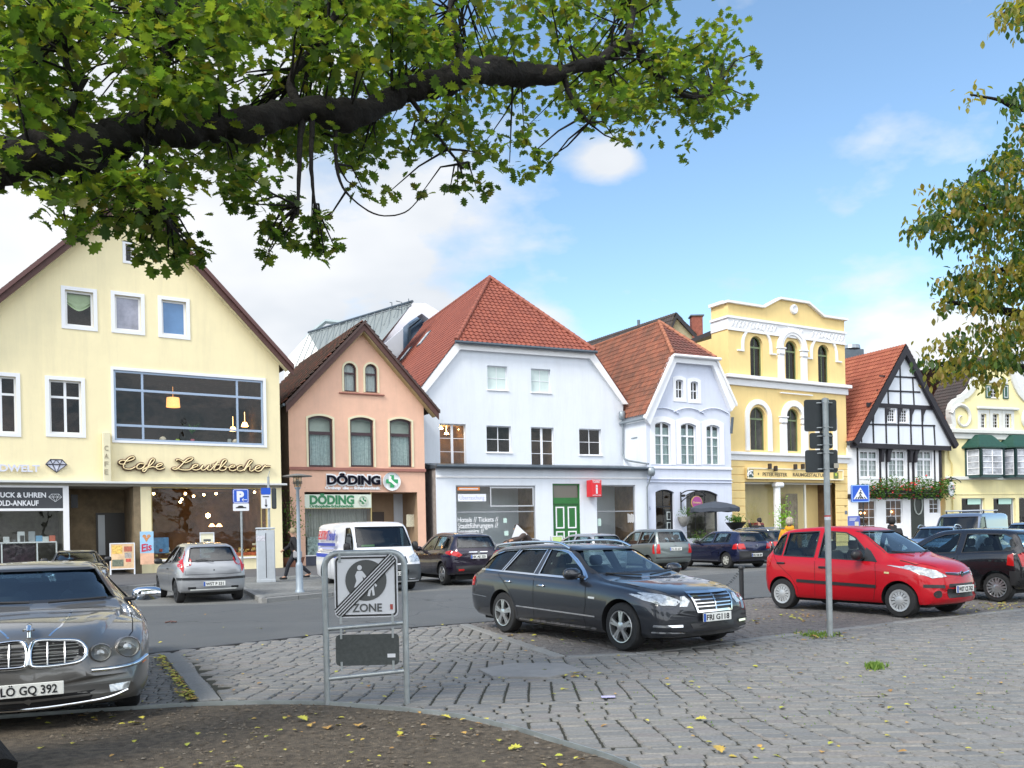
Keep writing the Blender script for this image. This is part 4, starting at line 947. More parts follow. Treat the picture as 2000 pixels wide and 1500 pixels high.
for ulo,uhi in((.35,um1-.5),(um1+.7,um2-.7),(um2+.4,wr-.3)):
 n=int((uhi-ulo)/.30)
 for i in range(n+1):
  u=ulo+(uhi-ulo)*i/n;z=(zb0+zb1)/2-.02
  mb.lathe([(.001,0),(.10,.0),(.11,.03),(.05,.05),(.001,.04)],8,T(u,-.06,z+.10*math.sin(i*2.1))@RX(math.pi/2));mb.tube([(u-.13,-.09,z-.2),(u-.05,-.1,z-.02),(u+.06,-.1,z+.2),(u+.13,-.09,z+.05)],.028,5)
mb.build('stucco_ornament',M_white,fz,smooth=60)
u,v=P(1549.5,604.5);mb=MB();mb.lathe([(.001,.10),(.16,.10),(.24,.16),(.32,.12),(.34,.0)],20,T(u,.0,v)@RX(math.pi/2));mb.build('round_medallion',M_white,H.root,smooth=50)
for z0,z1,y0 in((P(1440,736)[1]-.12,P(1440,736)[1]+.10,-.38),(P(1440,753)[1],P(1440,739)[1]-.04,-.14),(P(1440,885)[1]-.10,P(1440,885)[1]+.08,-.30),(P(1440,899)[1],P(1440,887)[1],-.12)):
 mb=MB();mb.cbox((wr/2-.1,y0/2,(z0+z1)/2),(wr+.3-y0,-y0,z1-z0),.02);mb.cbox((y0/2-.2,.7,(z0+z1)/2),(-y0,1.4,z1-z0-.004),.02);mb.build('cornice',M_white,H.root)
for nm in((um1-.15,-.16),):
 mb=MB();mb.box(um1-.18,um2+.18,-.20,-.10,P(1550,771)[1],P(1550,771)[1]+.07);mb.build('label_moulding',M_white,H.root)
mb=MB()
for k in range(11):
 z=.5+k*.47
 if z>P(1440,900)[1]-.1:break
 for a_,b_ in((0.0,s0),(s1,wr)):mb.box(a_,b_,-.0,.0,z,z)
for k in range(12):
 z=.35+k*.50
 if z>zt+1.2:break
 for a_,b_ in((-.045,s0),(s1,wr+.0)):
  H.box('quoin',(a_,z+.02,b_,z+.48),-.045,-.0,M_ochre,None,.02)
a,b=s0,s1;gm=mat('cream_shop_frame',(.70,.66,.56),.5)
rm=MB();rm.add([(a,.3,0),(b,.3,0),(b,.3,zt),(a,.3,zt),(a,5,0),(b,5,0),(b,5,zt),(a,5,zt)],[(4,5,6,7),(0,1,5,4),(3,7,6,2),(0,4,7,3),(1,2,6,5)]);rm.build('room',M_room2,H.root,fix=False)
px_=lambda p,y=0:P(p,1000,y)[0]
sf=MB();sf.cbox(((px_(1514.5)+px_(1524))/2,.05,zt/2),(px_(1524)-px_(1514.5),.4,zt),.12);sf.cbox(((px_(1512)+px_(1529))/2,.0,zt-.18),(px_(1529)-px_(1512),.5,.34),.1)
col=sf.build('column',M_white,H.root)
sf=MB();sf.box(px_(1580)-.05,px_(1580)+.09,.3,.4,0,zt-.1);sf.box(a,b,.28,.36,0,.55);sf.box(a,b,.28,.36,zt-.12,zt);sf.build('shop_frame',gm,H.root)
MB().add([(a,.33,.5),(px_(1580),.33,.5),(px_(1580),.33,zt),(a,.33,zt)],[(0,1,2,3)]).build('shop_pane',PANE,H.root)
cb=MB();ca,cb_=px_(1556),px_(1578);k=60;vs=[]
for i in range(k+1):
 u=ca+(cb_-ca)*i/k;yy=.9+.05*math.sin(i*.9)+.02*math.sin(i*2.3);vs+=[(u,yy,.2),(u,yy,zt-.7)]
cb.add(vs,[(2*i,2*i+2,2*i+3,2*i+1)for i in range(k)]);cb.build('curtain',mat('beige_drape',(.42,.32,.22),.85,var=.35,vscale=3),H.root,smooth=80)
MB().box(px_(1590,3),px_(1624,3),3,3.1,1.2,3.4).build('red_cabinet',mat('claret_shelf',(.14,.012,.015),.5,var=.7,vscale=3),H.root)
MB().box(px_(1592,2),px_(1632,2),2,2.6,0,1.6).build('shop_counter',mat('grey_counter',(.35,.36,.33),.5),H.root)
MB().box(px_(1592,2.8),px_(1597,2.8),2.8,2.9,.5,3.4).build('yellow_shelf',mat('yellow_shelf',(.6,.45,.05),.5),H.root)
MB().box(px_(1458,1),px_(1512,1),1,1.8,1.35,1.5).build('display_table',M_white,H.root)
MB().cbox((px_(1478,1.2),1.2,1.65),(1.1,.4,.3),.1).build('red_cushion',mat('red_cushion',(.35,.03,.04),.8),H.root)
for px in(1546,1550,1554):
 u,v=P(px,978,2);MB().lathe([(.001,.06),(.06,0),(.001,-.06)],8,T(u,2,v)).build('lit_lamp',M_warm2,H.root)
u0,v0,u1,v1=H.rect((1454.5,914),(1641,938));fb=MB();fb.cbox(((u0+u1)/2,-.14,(v0+v1)/2),(u1-u0,.22,v1-v0),.01);fo=fb.build('fascia_board',M_ochre,H.root)
mb=MB();mb.band(outline(u0-.02,v0-.02,u1+.02,v1+.02),outline(u0+.06,v0+.06,u1-.06,v1-.06),-.29,-.23,closed=True);mb.build('fascia_frame',mat('cream_fascia_frame',(.80,.74,.56),.6),fo)
M_fl=mat('bronze_letter',(.13,.10,.05),.5)
H.text('PETER FESTER',(1489.5,922.5),(1537.5,930.5),-.255,M_fl,bold=.006,depth=.02)
H.text('RAUMGESTALTUNG',(1548.5,923.5),(1618,931.5),-.255,M_fl,bold=.006,depth=.02)
H.box('diamond_mark',H.rect((1480.5,923.5),(1482.5,927.5),-.26),-.262,-.25,M_fl,None)
fo2=H.box('logo_plate',H.rect((1459,917),(1471.5,932.5),-.26),-.27,-.25,mat('petrol_plate',(.03,.08,.07),.4),None)
u0,v0,u1,v1=H.rect((1460.5,919),(1470.5,930),-.28);w=u1-u0;hgt=v1-v0
mb=MB();mb.tube([(u0+w*t,-.278,v0+hgt*z)for t,z in((.02,.0),(.0,.45),(.3,.85),(.7,.98),(.98,.98))],.05,5);mb.tube([(u0+w*t,-.278,v0+hgt*z)for t,z in((.25,.35),(.5,.4),(.55,.75),(.75,.5),(1,.05))],.045,5);mb.build('bird_logo',M_white,fo2)
H.box('logo_plate',H.rect((1628,922.5),(1637.5,935),-.26),-.27,-.25,mat('olive_plate',(.12,.16,.04),.4),None)
H.box('lime_square',H.rect((1631,924.5),(1635,929.5),-.27),-.276,-.27,mat('lime_square',(.5,.6,.05),.4),None)
for px,py in((1503.5,910.5),(1515,915),(1553.5,911.5),(1568,911)):
 u,v=P(px,py,-.4);MB().cbox((u,-.4,v),(.20,.22,.34),.03).build('facade_spotlight',mat('black_spotlight',(.03,.02,.015),.5),H.root)
H.text('14',(1650,986.5),(1653,990.5),-.06,M_fl,depth=.01,name='house_number')
H.box('blue_emblem_plate',H.rect((1650,997.5),(1655,1004.5),-.05),-.06,-.05,mat('slate_plate',(.15,.17,.22),.5),None)
ochre=H
# ================================================================ 6. half-timbered house
H=House('half_timbered_house',1658,0,25.0,'white half-timbered gable house with black beams and a long flower box of red geraniums',Z=60.3)
P=H.at_y
wr=P(1838,1050)[0]
ap=P(1755,677.5);er=P(1857,872);el_=P(1656,864)
sl=((ap[1]-er[1])/(er[0]-ap[0])+(ap[1]-el_[1])/(ap[0]-el_[0]))/2;uc=ap[0]
rz=lambda u:ap[1]-sl*abs(u-uc)
FY=-.35
zB=P(1750,869)[1];zB1=zB+.30
def bar(a,b,w=.16,y0=FY-.04,y1=FY,name='beam',par=None):
 p,q=P(*a,FY),P(*b,FY);dx,dz=q[0]-p[0],q[1]-p[1];L=math.hypot(dx,dz);nx,nz=-dz/L*w/2,dx/L*w/2
 mb=MB();mb.prism([(p[0]-nx,p[1]-nz),(q[0]-nx,q[1]-nz),(q[0]+nx,q[1]+nz),(p[0]+nx,p[1]+nz)],y0,y1);return mb.build(name,M_timber,H.root)
for a,b in(((1733,798),(1748.5,825)),((1757,799),(1772.5,826))):
 H.win(a,b,y=FY,fw=.07,fm=M_frame,recess=.06,mull=(.33,.66),trans=(.25,.5,.75),room=M_room,sill=M_frame,surround=M_frame,sw=.08)
g=.1
H.wall('gable_wall',[(er[0]-.3,zB),(uc,ap[1]-.2),(el_[0]+.3,zB)],FY,M_whiter,depth=.12)
bar((1660,869.5),(1856,876),.34,FY-.10,FY,'bressumer')
bar((1692,790.5),(1822,797),.29,FY-.09,FY,'bressumer')
bar((1717,734.3),(1793,738),.11);bar((1712,762.5),(1797,766),.11);bar((1679,828.5),(1826,831.5),.11)
for a,b,w in((x_,y_,w_*.7)for x_,y_,w_ in(((1757,690),(1759,790),.16),((1733,735),(1735,790),.15),((1782,737),(1785,792),.15),
((1681,828),(1682.5,864),.14),((1704,798),(1706,865),.18),((1729,797),(1731,866),.17),((1753.5,799),(1755,867),.17),((1777.5,800),(1779.5,868),.18),((1800,800),(1802.5,869),.17),((1823.5,830),(1826,869),.16))):bar(a,b,w,name='post')
for px in(1704,1729.5,1754,1778,1800.5):
 p=P(px,796.5,FY);mb=MB()
 for sx in(1,):
  mb.prism([(p[0]-.08,p[1]-1.0),(p[0]+.06,p[1]-1.0),(p[0]+.10,p[1]-.55),(p[0]+.42,p[1]-.02),(p[0]-.08,p[1]-.02)],FY-.07,FY-.001)
 mb.build('bracket',M_timber,H.root)
vp=[(er[0],er[1]+.05),(uc,ap[1]+.0),(2*uc-er[0],er[1]+.05)]
mb=MB();mb.band(vp,[(er[0]-.34,er[1]-.22),(uc,ap[1]-.70),(2*uc-er[0]+.34,er[1]-.22)],FY-.35,FY-.11);mb.build('verge_board',M_timber,H.root)
for e in(er[0],2*uc-er[0]):
 plane_roof('roof',H.root,[(e,FY-.3,er[1]+.1),(e,14,er[1]+.1),(uc,14,ap[1]+.08),(uc,FY-.3,ap[1]+.08)],M_tile_red,tw=.26,th=.38,amp=.05,step=.045)
z1=zB-.15;z2=P(1750,965)[1]
for a,b in(((1679,880),(1714.5,933)),((1735,879.5),(1768.5,933)),((1790,880),(1820.5,933))):
 H.win(a,b,y=0,fw=.09,fm=M_frame,recess=.06,mull=(.25,.5,.75),trans=((.70,.16),.47,.235),midw=.16,room=M_room3,curtain=M_net,cfrac=(0,.95),surround=M_frame,sw=.12)
for a,b in(((1676,977),(1712.5,1060)),((1730,976.5),(1763.5,1024)),((1815,974.5),(1835,1003))):
 H.win(a,b,y=0,fw=.07,fm=M_frame,recess=.08,mull=((.33,.66)if b[0]-a[0]>25 else(.5,)),trans=(.2,.4,.6,.8)if b[1]>1050 else(.33,.66),room=M_room2,rdepth=2)
for px,py in((1681,1002),(1688,1002),(1696,1001),(1741,999.5),(1818.5,983)):
 u,v=P(px,py,.9);MB().lathe([(.001,.08),(.10,.0),(.001,-.08)],10,T(u,.9,v)).build('lit_lamp',M_warm,H.root)
H.wall('wall',[(0,0),(wr,0),(wr,z1),(0,z1)],0,M_white)
sw_=MB()
for u in(0,wr):sw_.add([(u,0,0),(u,14,0),(u,14,rz(u)-.3),(u,0.0,rz(u)-.3)],[(0,1,2,3)])
sw_.add([(0,FY,zB),(wr,FY,zB),(wr,.05,zB),(0,.05,zB)],[(0,1,2,3)]);sw_.build('side_wall',M_white,H.root,fix=False)
for px,w in((1674.5,.10),(1718,.20),(1730.5,.12),(1773.5,.12),(1783,.22),(1825,.10),(1836,.26)):
 u=P(px,905)[0];H.box('post',(u-w/2,z2,u+w/2,z1),-.05,.0,M_timber,None)
for px in(1718,1730.5,1773.5,1783):
 u=P(px,880)[0];MB().prism([(u-.1,z1-1.1),(u+.1,z1-1.1),(u+.15,z1-.5),(u+.5,z1-.02),(u-.1,z1-.02)],-.30,-.06).build('bracket',M_timber,H.root)
H.box('beam',(-.05,z2-.32,wr+.1,z2),-.16,.0,M_timber,None)
dr=H.box('door',(P(1779,1000)[0],0,P(1804,1000)[0],P(1790,969)[1]),-.04,.0,mat('black_green_door',(.015,.02,.015),.4),None)
u,v=P(1792,985);mb=MB();mb.tube([(u+.42*math.cos(a*.524),-.07,v+.75*math.sin(a*.524))for a in range(12)],.05,6,closed=True);mb.build('door_ornament',mat('grey_carving',(.35,.38,.36),.6),dr)
half=H
fb=empty('flower_box',H.world(0,-.45,P(1750,957,-.45)[1]),H.a,'long window box overflowing with red geraniums on the half-timbered house','flower box')
fu0,fu1=P(1667,945)[0],P(1847,945)[0]
MB().box(fu0,fu1,-.12,.12,-.22,.0).build('planter_box',M_timber,fb)
rr=random.Random(11);lf=MB();rd=MB()
for i in range(3600):
 u=rr.uniform(fu0-.2,fu1+.1);hgt=.95+.2*math.sin(u*2.1)+.12*math.sin(u*5.3);z=rr.triangular(-.75,hgt,.15);y=rr.uniform(-.42,.25)*(1-.5*abs(z));s=rr.uniform(.05,.10)
 if u<fu0+.9 and z>.4:continue
 Mr=T(u,y,z)@RZ(rr.uniform(0,6.3))@RX(rr.uniform(-1.3,1.3));p=[(-s,0,0),(0,-s*.8,.01),(s,0,0),(0,s*.8,.01)]
 tgt=rd if rr.random()<.09 else lf
 tgt.add([Mr@Vector(q)for q in p],[(0,1,2,3)])
lf.build('foliage',island_mat('geranium_leaf',((.03,.09,.02),(.06,.14,.03),(.10,.17,.03)),fine=.2,bump=0,translucent=.2),fb,fix=False)
rd.build('blossoms',island_mat('geranium_red',((.55,.02,.02),(.70,.05,.05),(.60,.03,.10)),fine=.2,bump=0),fb,fix=False)
# ================================================================ 7. lemon house with the scrolled gable
H=House('scroll_gable_house',1848,0,21.0,'lemon yellow house with a white edged baroque scroll gable and green roofed bay windows',Z=64.5)
P=H.at_y
c0=P(1944,800)[0];wr=2*c0
zc0,zc1=P(1860,857)[1],P(1860,838)[1]
prof=[(1853,838),(1857,828),(1854.5,815),(1854.5,800),(1858,788),(1866,779),(1876,775),(1876,771),(1884,768),(1893,759),(1899,748),(1903,737),(1905,726),(1908,719),(1913,715),(1918,712),(1921,704),(1926,697),(1934,692),(1942,690)]
L=[P(*p)for p in prof];L[-1]=(c0,L[-1][1]);gout=L+[(2*c0-p[0],p[1])for p in L[-2::-1]]
for a,b in(((1935,752.7),(1949.6,777)),):H.win(a,b,fw=.07,fm=M_frame,recess=.10,mull=(.5,),trans=(.33,.66),room=M_room,sill=M_stonetrim)
for a,b in(((1915,808),(1926.5,836)),((1938.5,808),(1951,836)),((1962.5,808),(1975,836))):H.win(a,b,fw=.05,fm=M_frame,recess=.12,mull=(.5,),trans=(.25,.5,.75),room=M_room,surround=M_stonetrim,sw=.30)
for a,b in(((1878,973),(1925,1060)),((1940,973),(1985,1060)),((1990,972),(2040,1060))):H.win(a,b,fw=.05,fm=M_frame,recess=.20,mull=(.93,),room=M_room,rdepth=2)
for a,b in(((1889.5,974),(1915.5,985)),((1950,973),(1975.5,984.5))):H.box('window_notice',H.rect(a,b,.17),.16,.17,mat('mint_notice',(.45,.68,.60),.6),None)
H.wall('wall',[(0,0),(wr,0),(wr,zc0),(0,zc0)],0,M_lemon,.25)
H.wall('gable_wall',[(p[0],p[1])for p in gout],0,M_lemon,.12)
inn=[]
for i,p in enumerate(gout):
 a_,b_=Vector(gout[max(i-1,0)]),Vector(gout[min(i+1,len(gout)-1)]);t=(b_-a_).normalized();inn.append((p[0]+t.y*.42,p[1]-t.x*.42))
mb=MB();mb.band([tuple(p)for p in gout],inn,-.14,.35);mb.build('scroll_edging',M_stonetrim,H.root)
for sx in(1,-1):
 u,v=P(1877,815);pts=[];
 for i in range(22):
  a=i*.36;r=1.15*(1-i/24);pts.append((c0+sx*((u-c0)+.25*0-r*math.cos(a+.3)),-.10,v+r*math.sin(a+.3)*1.0-.1))
 mb=MB();mb.tube(pts,[.17*(1-i/30)for i in range(22)],6);mb.build('scroll_ornament',M_stonetrim,H.root,smooth=60)
H.box('cornice',(-.25,zc0,wr+.25,zc1-.3),-.18,.3,M_stonetrim,None,.03);H.box('cornice',(-.4,zc1-.3,wr+.4,zc1),-.36,.3,M_stonetrim,None,.04)
zz_=P(1950,738)[1];H.box('cornice',(P(1919,738)[0],zz_-.45,2*c0-P(1919,738)[0],zz_),-.14,.0,M_stonetrim,None,.03)
u0,v0,u1,v1=H.rect((1906.5,794),(1987,802));H.box('window_head',(u0,v0,u1,v1),-.22,.0,M_stonetrim,None,.03)
for a,b in(((1923.5,752.5),(1934,777.5)),((1957.5,751.5),(1969,779.5))):
 sh_=H.box('shutter',H.rect(a,b),-.08,-.02,M_dgreen,None,.01);u0,v0,u1,v1=H.rect(a,b);mb=MB();mb.band(outline(u0+.1,v0+.1,u1-.1,v1-.1),outline(u0+.14,v0+.14,u1-.14,v1-.14),-.086,-.08,closed=True);mb.build('shutter_moulding',M_frame,sh_)
for cx in(1915.7,1982):
 u,v=P(cx,877);w=1.55;zb=P(cx,931)[1];zt_=v;yb=-.95
 mb=MB();O=[(u-w,0),(u-w*.72,yb),(u+w*.72,yb),(u+w,0)]
 for k in range(3):
  a_,b_=Vector((*O[k],0)),Vector((*O[k+1],0));dd=(b_-a_);n_=1 if k!=1 else 1
  for t0 in(0,1):q=a_+dd*t0;mb.box(q.x-.09,q.x+.09,q.y-.09,q.y+.09,zb,zt_)
  for zz0,zz1 in((zb-.12,zb+.10),(zt_-.12,zt_)):
   mb.add([(a_.x,a_.y,zz0),(b_.x,b_.y,zz0),(b_.x,b_.y,zz1),(a_.x,a_.y,zz1)],[(0,1,2,3)])
 bay=mb.build('bay_window',mat('green_black_bay',(.02,.06,.06),.4),H.root)
 wf=MB();pn=MB()
 for k in range(3):
  a_,b_=Vector((*O[k],0)),Vector((*O[k+1],0));e=(b_-a_).normalized();nn=Vector((e.y,-e.x,0))*.02;L_=(b_-a_).length;a2=a_+e*.12;b2=b_-e*.12;L2=L_-.24
  pn.add([a2+Vector((0,0,zb+.12)),b2+Vector((0,0,zb+.12)),b2+Vector((0,0,zt_-.14)),a2+Vector((0,0,zt_-.14))],[(0,1,2,3)])
  mul=(0,.5,1)if k==1 else(0,1)
  for t0 in mul:q=a2+e*L2*t0;wf.tube([q+nn+Vector((0,0,zb+.1)),q+nn+Vector((0,0,zt_-.12))],.045,4)
  for t0 in(0,.25,.5,.75,1):z=zb+.12+(zt_-zb-.26)*t0;wf.tube([a2+nn+Vector((0,0,z)),b2+nn+Vector((0,0,z))],.03,4)
 wf.build('glazing_bars',M_frame,bay);pn.build('pane',mat('bay_pane',(.36,.38,.42),.12,var=.7,vscale=1.6),bay)
 rf=MB();pr=[(0,1.0),(.15,.96),(.35,.75),(.6,.42),(.85,.15),(1.0,.0),(1.0,-.12)];vs=[]
 rings=[]
 for t,z in pr:
  sc=.42+.72*t*1.0 if t>0 else.3
  rings.append([(u-w*sc*1.1,0,zt_+z*.95+.12),(u-w*.72*sc*1.12,(yb-.15)*(.25+.75*t),zt_+z*.95+.12),(u+w*.72*sc*1.12,(yb-.15)*(.25+.75*t),zt_+z*.95+.12),(u+w*sc*1.1,0,zt_+z*.95+.12)])
 for r_ in rings:vs+=r_
 rf.add(vs,[(i*4+j,i*4+j+1,(i+1)*4+j+1,(i+1)*4+j)for i in range(len(rings)-1)for j in range(3)]+[(0,1,2,3)]);rf.build('bay_roof',mat('verdigris_roof',(.008,.055,.038),.5,var=.2,vscale=4),bay)
zz_=P(1900,934)[1];H.box('string_course',(-.02,zz_-.12,wr,zz_+.12),-.16,.0,M_stonetrim,None,.02)
zz_=P(1900,965)[1];H.box('string_course',(-.02,zz_-.04,wr,zz_+.04),-.05,.0,M_lemon,None,.01)
slr=1.25;rzz=zc1+2*c0/2*slr
plane_roof('roof',H.root,[(-.2,.5,zc1),(-.2,2.4,zc1),(c0,4.2,zc1+c0*slr*.9),(c0,.5,zc1+c0*slr*.9)],M_tile_dark,tw=.26,th=.38)
plane_roof('roof',H.root,[(wr+.2,.5,zc1),(wr+.2,16,zc1),(c0,16,zc1+c0*slr*.9),(c0,.5,zc1+c0*slr*.9)],M_tile_dark,tw=.26,th=.38)
sw_=MB()
for u in(0,wr):sw_.add([(u,0,0),(u,16,0),(u,16,zc1),(u,0,zc1)],[(0,1,2,3)])
sw_.build('side_wall',M_lemon,H.root,fix=False)
u,v=P(1853,880,-.1);MB().tube([(u,-.1,v+.1),(u+.05,-.1,v-.6),(u+.3,-.1,v-1.0),(u+.3,-.1,.1)],.05,7).build('rain_pipe',mat('yellow_pipe',(.70,.58,.25),.5),H.root,smooth=60)
lemon=H
# ================================================================ buildings further back
def pt(px,py,Y):return at(px,py,Y)
bz=empty('zinc_roofed_building',(-6,62,0),0,'modern white building with a grey seamed zinc roof behind the salmon house','building')
off=Vector((-6,62,0));W=lambda p:p-off
A1,A2,A3,A4=pt(603,652,74),pt(622,682,72),pt(716,760,58),pt(810,590,60)
ridgeL,ridgeR=pt(603,652,76),pt(806,592,62);eaveL,eaveR=pt(624,686,74),pt(722,662,60)
mb=MB();e2=eaveR+(eaveR-eaveL)*.0
low=pt(640,760,72)
roofp=[ridgeL,ridgeR,pt(735,678,59.5),pt(680,760,62),pt(650,735,70)]
mb.add([W(p)for p in roofp],[(0,1,2,3,4)]);rf=mb.build('roof',mat('pale_zinc_roof',(.25,.28,.285),.65,.0,var=.08),bz)
sm=MB()
for i in range(15):
 t=(i+.3)/15;a=ridgeL.lerp(ridgeR,t);b=pt(650,735,70).lerp(pt(700,745,60.5),t)if t<.45 else pt(735,678,59.5).lerp(pt(800,600,61.5),(t-.45)/.55)
 a_=a.copy();dirn=(pt(640,735,70)-pt(672,655,71.5));b=a+dirn*(1.0 if t<.5 else max(.06,1.0-(t-.5)*1.9));MB().tube([W(a)+Vector((0,-.12,.1)),W(b)+Vector((0,-.12,.1))],.05,4).build('standing_seam',mat('seam_grey',(.17,.20,.21),.5),rf)
MB().tube([W(ridgeL)+Vector((0,-.1,.1)),W(ridgeR)+Vector((0,-.1,.1))],.10,6).build('ridge_flashing',M_zincd,rf)
mb=MB();mb.add([W(pt(603,652,76.2)),W(pt(655,745,70.2)),W(pt(655,850,70.2)),W(pt(550,850,76.2)),W(pt(556,705,76.2))],[(0,1,2,3,4)]);mb.build('gable_wall',mat('white_block_render',(.80,.80,.76),.85,var=.02),bz)
def slab(pts_o,Y0,Y1,m,name,par,Yf=None):
 o_=[W(pt(x,y,Y0))for x,y in pts_o];n=len(o_);b_=[p+Vector((-.5,Y1-Y0,0))for p in o_]
 mb=MB();tri=tessellate_polygon([[Vector((p.x,p.z,0))for p in o_]]);mb.add(o_+b_,[tuple(t)for t in tri]+[(i,(i+1)%n,n+(i+1)%n,n+i)for i in range(n)]);return mb.build(name,m,par)
Mbw=mat('white_block_frame',(.62,.63,.70),.8,var=.02)
slab([(722,676),(806,592),(832,592),(875,618),(1000,700),(1000,716),(852,634),(824,612),(800,628),(770,655),(742,678),(730,720)],68,69,Mbw,'gable_frame',bz)
slab([(742,680),(800,630),(800,660),(800,850),(742,850)],70.5,71,mat('white_block_wall',(.52,.54,.60),.85,var=.02),'wall',bz)
g_=slab([(799,633),(822,618),(870,645),(870,760),(799,760)],70.0,70.2,mat('blue_grey_glazing',(.10,.15,.22),.15,var=.3,vscale=.8),'window',bz)
MB().tube([W(pt(799,640,69.8)),W(pt(799,700,69.8))],.12,4).build('window_frame',M_zincd,g_);MB().tube([W(pt(799,640,69.8)),W(pt(822,622,69.8)),W(pt(860,640,69.8))],.10,4).build('window_frame',M_zincd,g_)
mb=MB();c=W(pt(650,643,78));mb.tube([c+Vector((-2.6,0,-1)),c+Vector((-1.5,0,.0)),c+Vector((-.6,0,.7)),c+Vector((1.8,0,.4)),c+Vector((2.6,0,.1)),c+Vector((-1.2,0,-.1))],.22,5);mb.cbox((c.x,c.y+.4,c.z-.9),(4.2,1.5,1.6),.3);mb.build('roof_pavilion',mat('grey_pavilion',(.30,.36,.37),.5),bz)
an=MB();c=W(pt(782,600,62));
an.tube([c+Vector((.1,0,-.5)),c+Vector((.1,0,.35)),c+Vector((-.3,0,.45))],.03,4);an.tube([c+Vector((-.6,0,-.1)),c+Vector((-.6,0,.35)),c+Vector((-.75,0,.35))],.03,4);an.tube([c+Vector((-.6,0,-.1)),c+Vector((.1,0,-.2))],.025,4);an.tube([c+Vector((.1,0,.15)),c+Vector((.6,0,.15)),c+Vector((.6,0,.6))],.03,4);an.tube([c+Vector((.45,0,-.1)),c+Vector((.8,0,.1))],.03,4)
an.build('antenna',M_zincd,bz)
def simple_house(name,label,fp,D,m_wall,m_roof,cat='house',group=None,verge_m=None):
 """gable house from front points (left eave, apex, right eave) given as world points, running back by vector D"""
 o=Vector((fp[1].x,fp[1].y,0));r=empty(name,o,0,label,cat,group);a,b,c=[p-o for p in fp]
 mb=MB();mb.add([Vector((a.x,a.y,0)),a,b,c,Vector((c.x,c.y,0))],[(0,1,2,3,4)]);mb.build('wall',m_wall,r)
 mb=MB();mb.add([Vector((a.x,a.y,0)),a,a+D,Vector((a.x,a.y,0))+D],[(0,1,2,3)]);mb.add([Vector((c.x,c.y,0)),c,c+D,Vector((c.x,c.y,0))+D],[(0,1,2,3)]);mb.build('side_wall',m_wall,r)
 for e in(a,c):
  x=e+(e-b)*.06;f0=-D.normalized()*.4;up=Vector((0,0,.1))
  plane_roof('roof',r,[x+f0+up,x+D+up,b+D+up,b+f0+up],m_roof,tw=.28,th=.38)
 if verge_m:
  mb=MB();f0=-D.normalized()*.45;d_=Vector((0,0,.35));A_,B_,C_=a+(a-b)*.06+f0,b+f0+Vector((0,0,.1)),c+(c-b)*.06+f0
  mb.add([A_,B_,C_,C_-d_,B_-d_*1.2,A_-d_],[(0,1,4,5),(1,2,3,4)]);mb.build('verge_board',verge_m,r)
 return r
Dv=Vector((-.52,.854,0))
sh1=simple_house('gabled_house','brown house with a dark tiled roof rising behind the pale blue house',[pt(1255,760,66),pt(1314,615,66),pt(1352,656,66)],Dv*16,mat('olive_gable_render',(.30,.28,.20),.9,var=.1),M_tile_dark,verge_m=M_timber)
o=Vector((pt(1314,615,66).x,66,0))
c=pt(1360,640,67)-o;mb=MB();mb.cbox((c.x,c.y,c.z-1.0),(.85,.75,3.6),.02);ch=mb.build('chimney',mat('chimney_brick',(.22,.07,.05),.85,var=.35,vscale=6),sh1)
MB().cbox((c.x,c.y,c.z+.85),(1.05,.95,.12),.02).build('chimney_cap',M_zincd,ch)
c=pt(1247.5,636,78)-o;MB().tube([c+Vector((0,0,-1.6)),c+Vector((0,0,.5))],.13,8).build('flue',M_zincd,sh1)
mb=MB();p0,p1=pt(1345,664,60.5)-o,pt(1397,642,59.5)-o;dn=Vector((0,0,.30));bk=Vector((1.2,1.6,.4))
mb.add([p0,p1,p1+bk,p0+bk,p0-dn,p1-dn,p1+bk-dn,p0+bk-dn],[(0,1,2,3),(4,5,6,7),(0,1,5,4),(1,2,6,5),(0,3,7,4),(2,3,7,6)]);mb.build('rear_lean_to',M_timber,sh1)
wb=empty('white_building',(40,95,0),0,'pale flat-fronted building behind the scroll gable at the right edge','building');off=Vector((40,95,0))
p=[pt(1788,700,92),pt(1830,690,92),pt(1920,672,92),pt(2100,690,92)]
mb=MB();top=[W(q)for q in p];bot=[Vector((q.x,q.y,-0))for q in top];n=4
mb.add(top+bot,[(i,i+1,n+i+1,n+i)for i in range(3)]);bk=[q+Vector((2,12,0))for q in top];mb.add(top+bk,[(i,i+1,n+i+1,n+i)for i in range(3)]);mb.build('wall',mat('far_white_wall',(.66,.68,.70),.85,var=.04),wb)
rf=MB();q0,q1=pt(1960,690,88),pt(2120,705,88);q2,q3=pt(2120,730,86),pt(1975,724,86);rf.add([W(q0),W(q1),W(q2),W(q3)],[(0,1,2,3)]);ro=rf.build('metal_roof',mat('grey_sheet_roof',(.35,.37,.40),.5,.3),wb)
sm=MB()
for i in range(12):t=i/11;MB().tube([W(q0.lerp(q1,t))+Vector((0,-.1,.08)),W(q3.lerp(q2,t))+Vector((0,-.1,.08))],.06,4).build('standing_seam',M_zincd,ro)
wb2=simple_house('gabled_house','red tiled house squeezed between the half-timbered gable and the scroll gable',[pt(1775,852,74),pt(1842,745,74),pt(1900,850,74)],Vector((-.4,.9,0))*10,mat('brown_gable',(.2,.12,.09),.9),tile_mat('bright_pantiles',(.52,.14,.07),(.58,.17,.09),(.48,.12,.06),(.3,.1,.06,.2)))
o=Vector((pt(1842,745,74).x,74,0));plane_roof('roof',wb2,[pt(1790,850,71)-o,pt(1860,850,72)-o,pt(1880,728,76)-o,pt(1795,738,75)-o],bpy.data.materials['bright_pantiles'],tw=.4,th=.5,step=.06)
gs=MB();c=pt(1662,694,72);o3=empty('chimney_pot',(c.x,c.y,0),0,'grey chimney with a cowl behind the half-timbered roof','chimney')
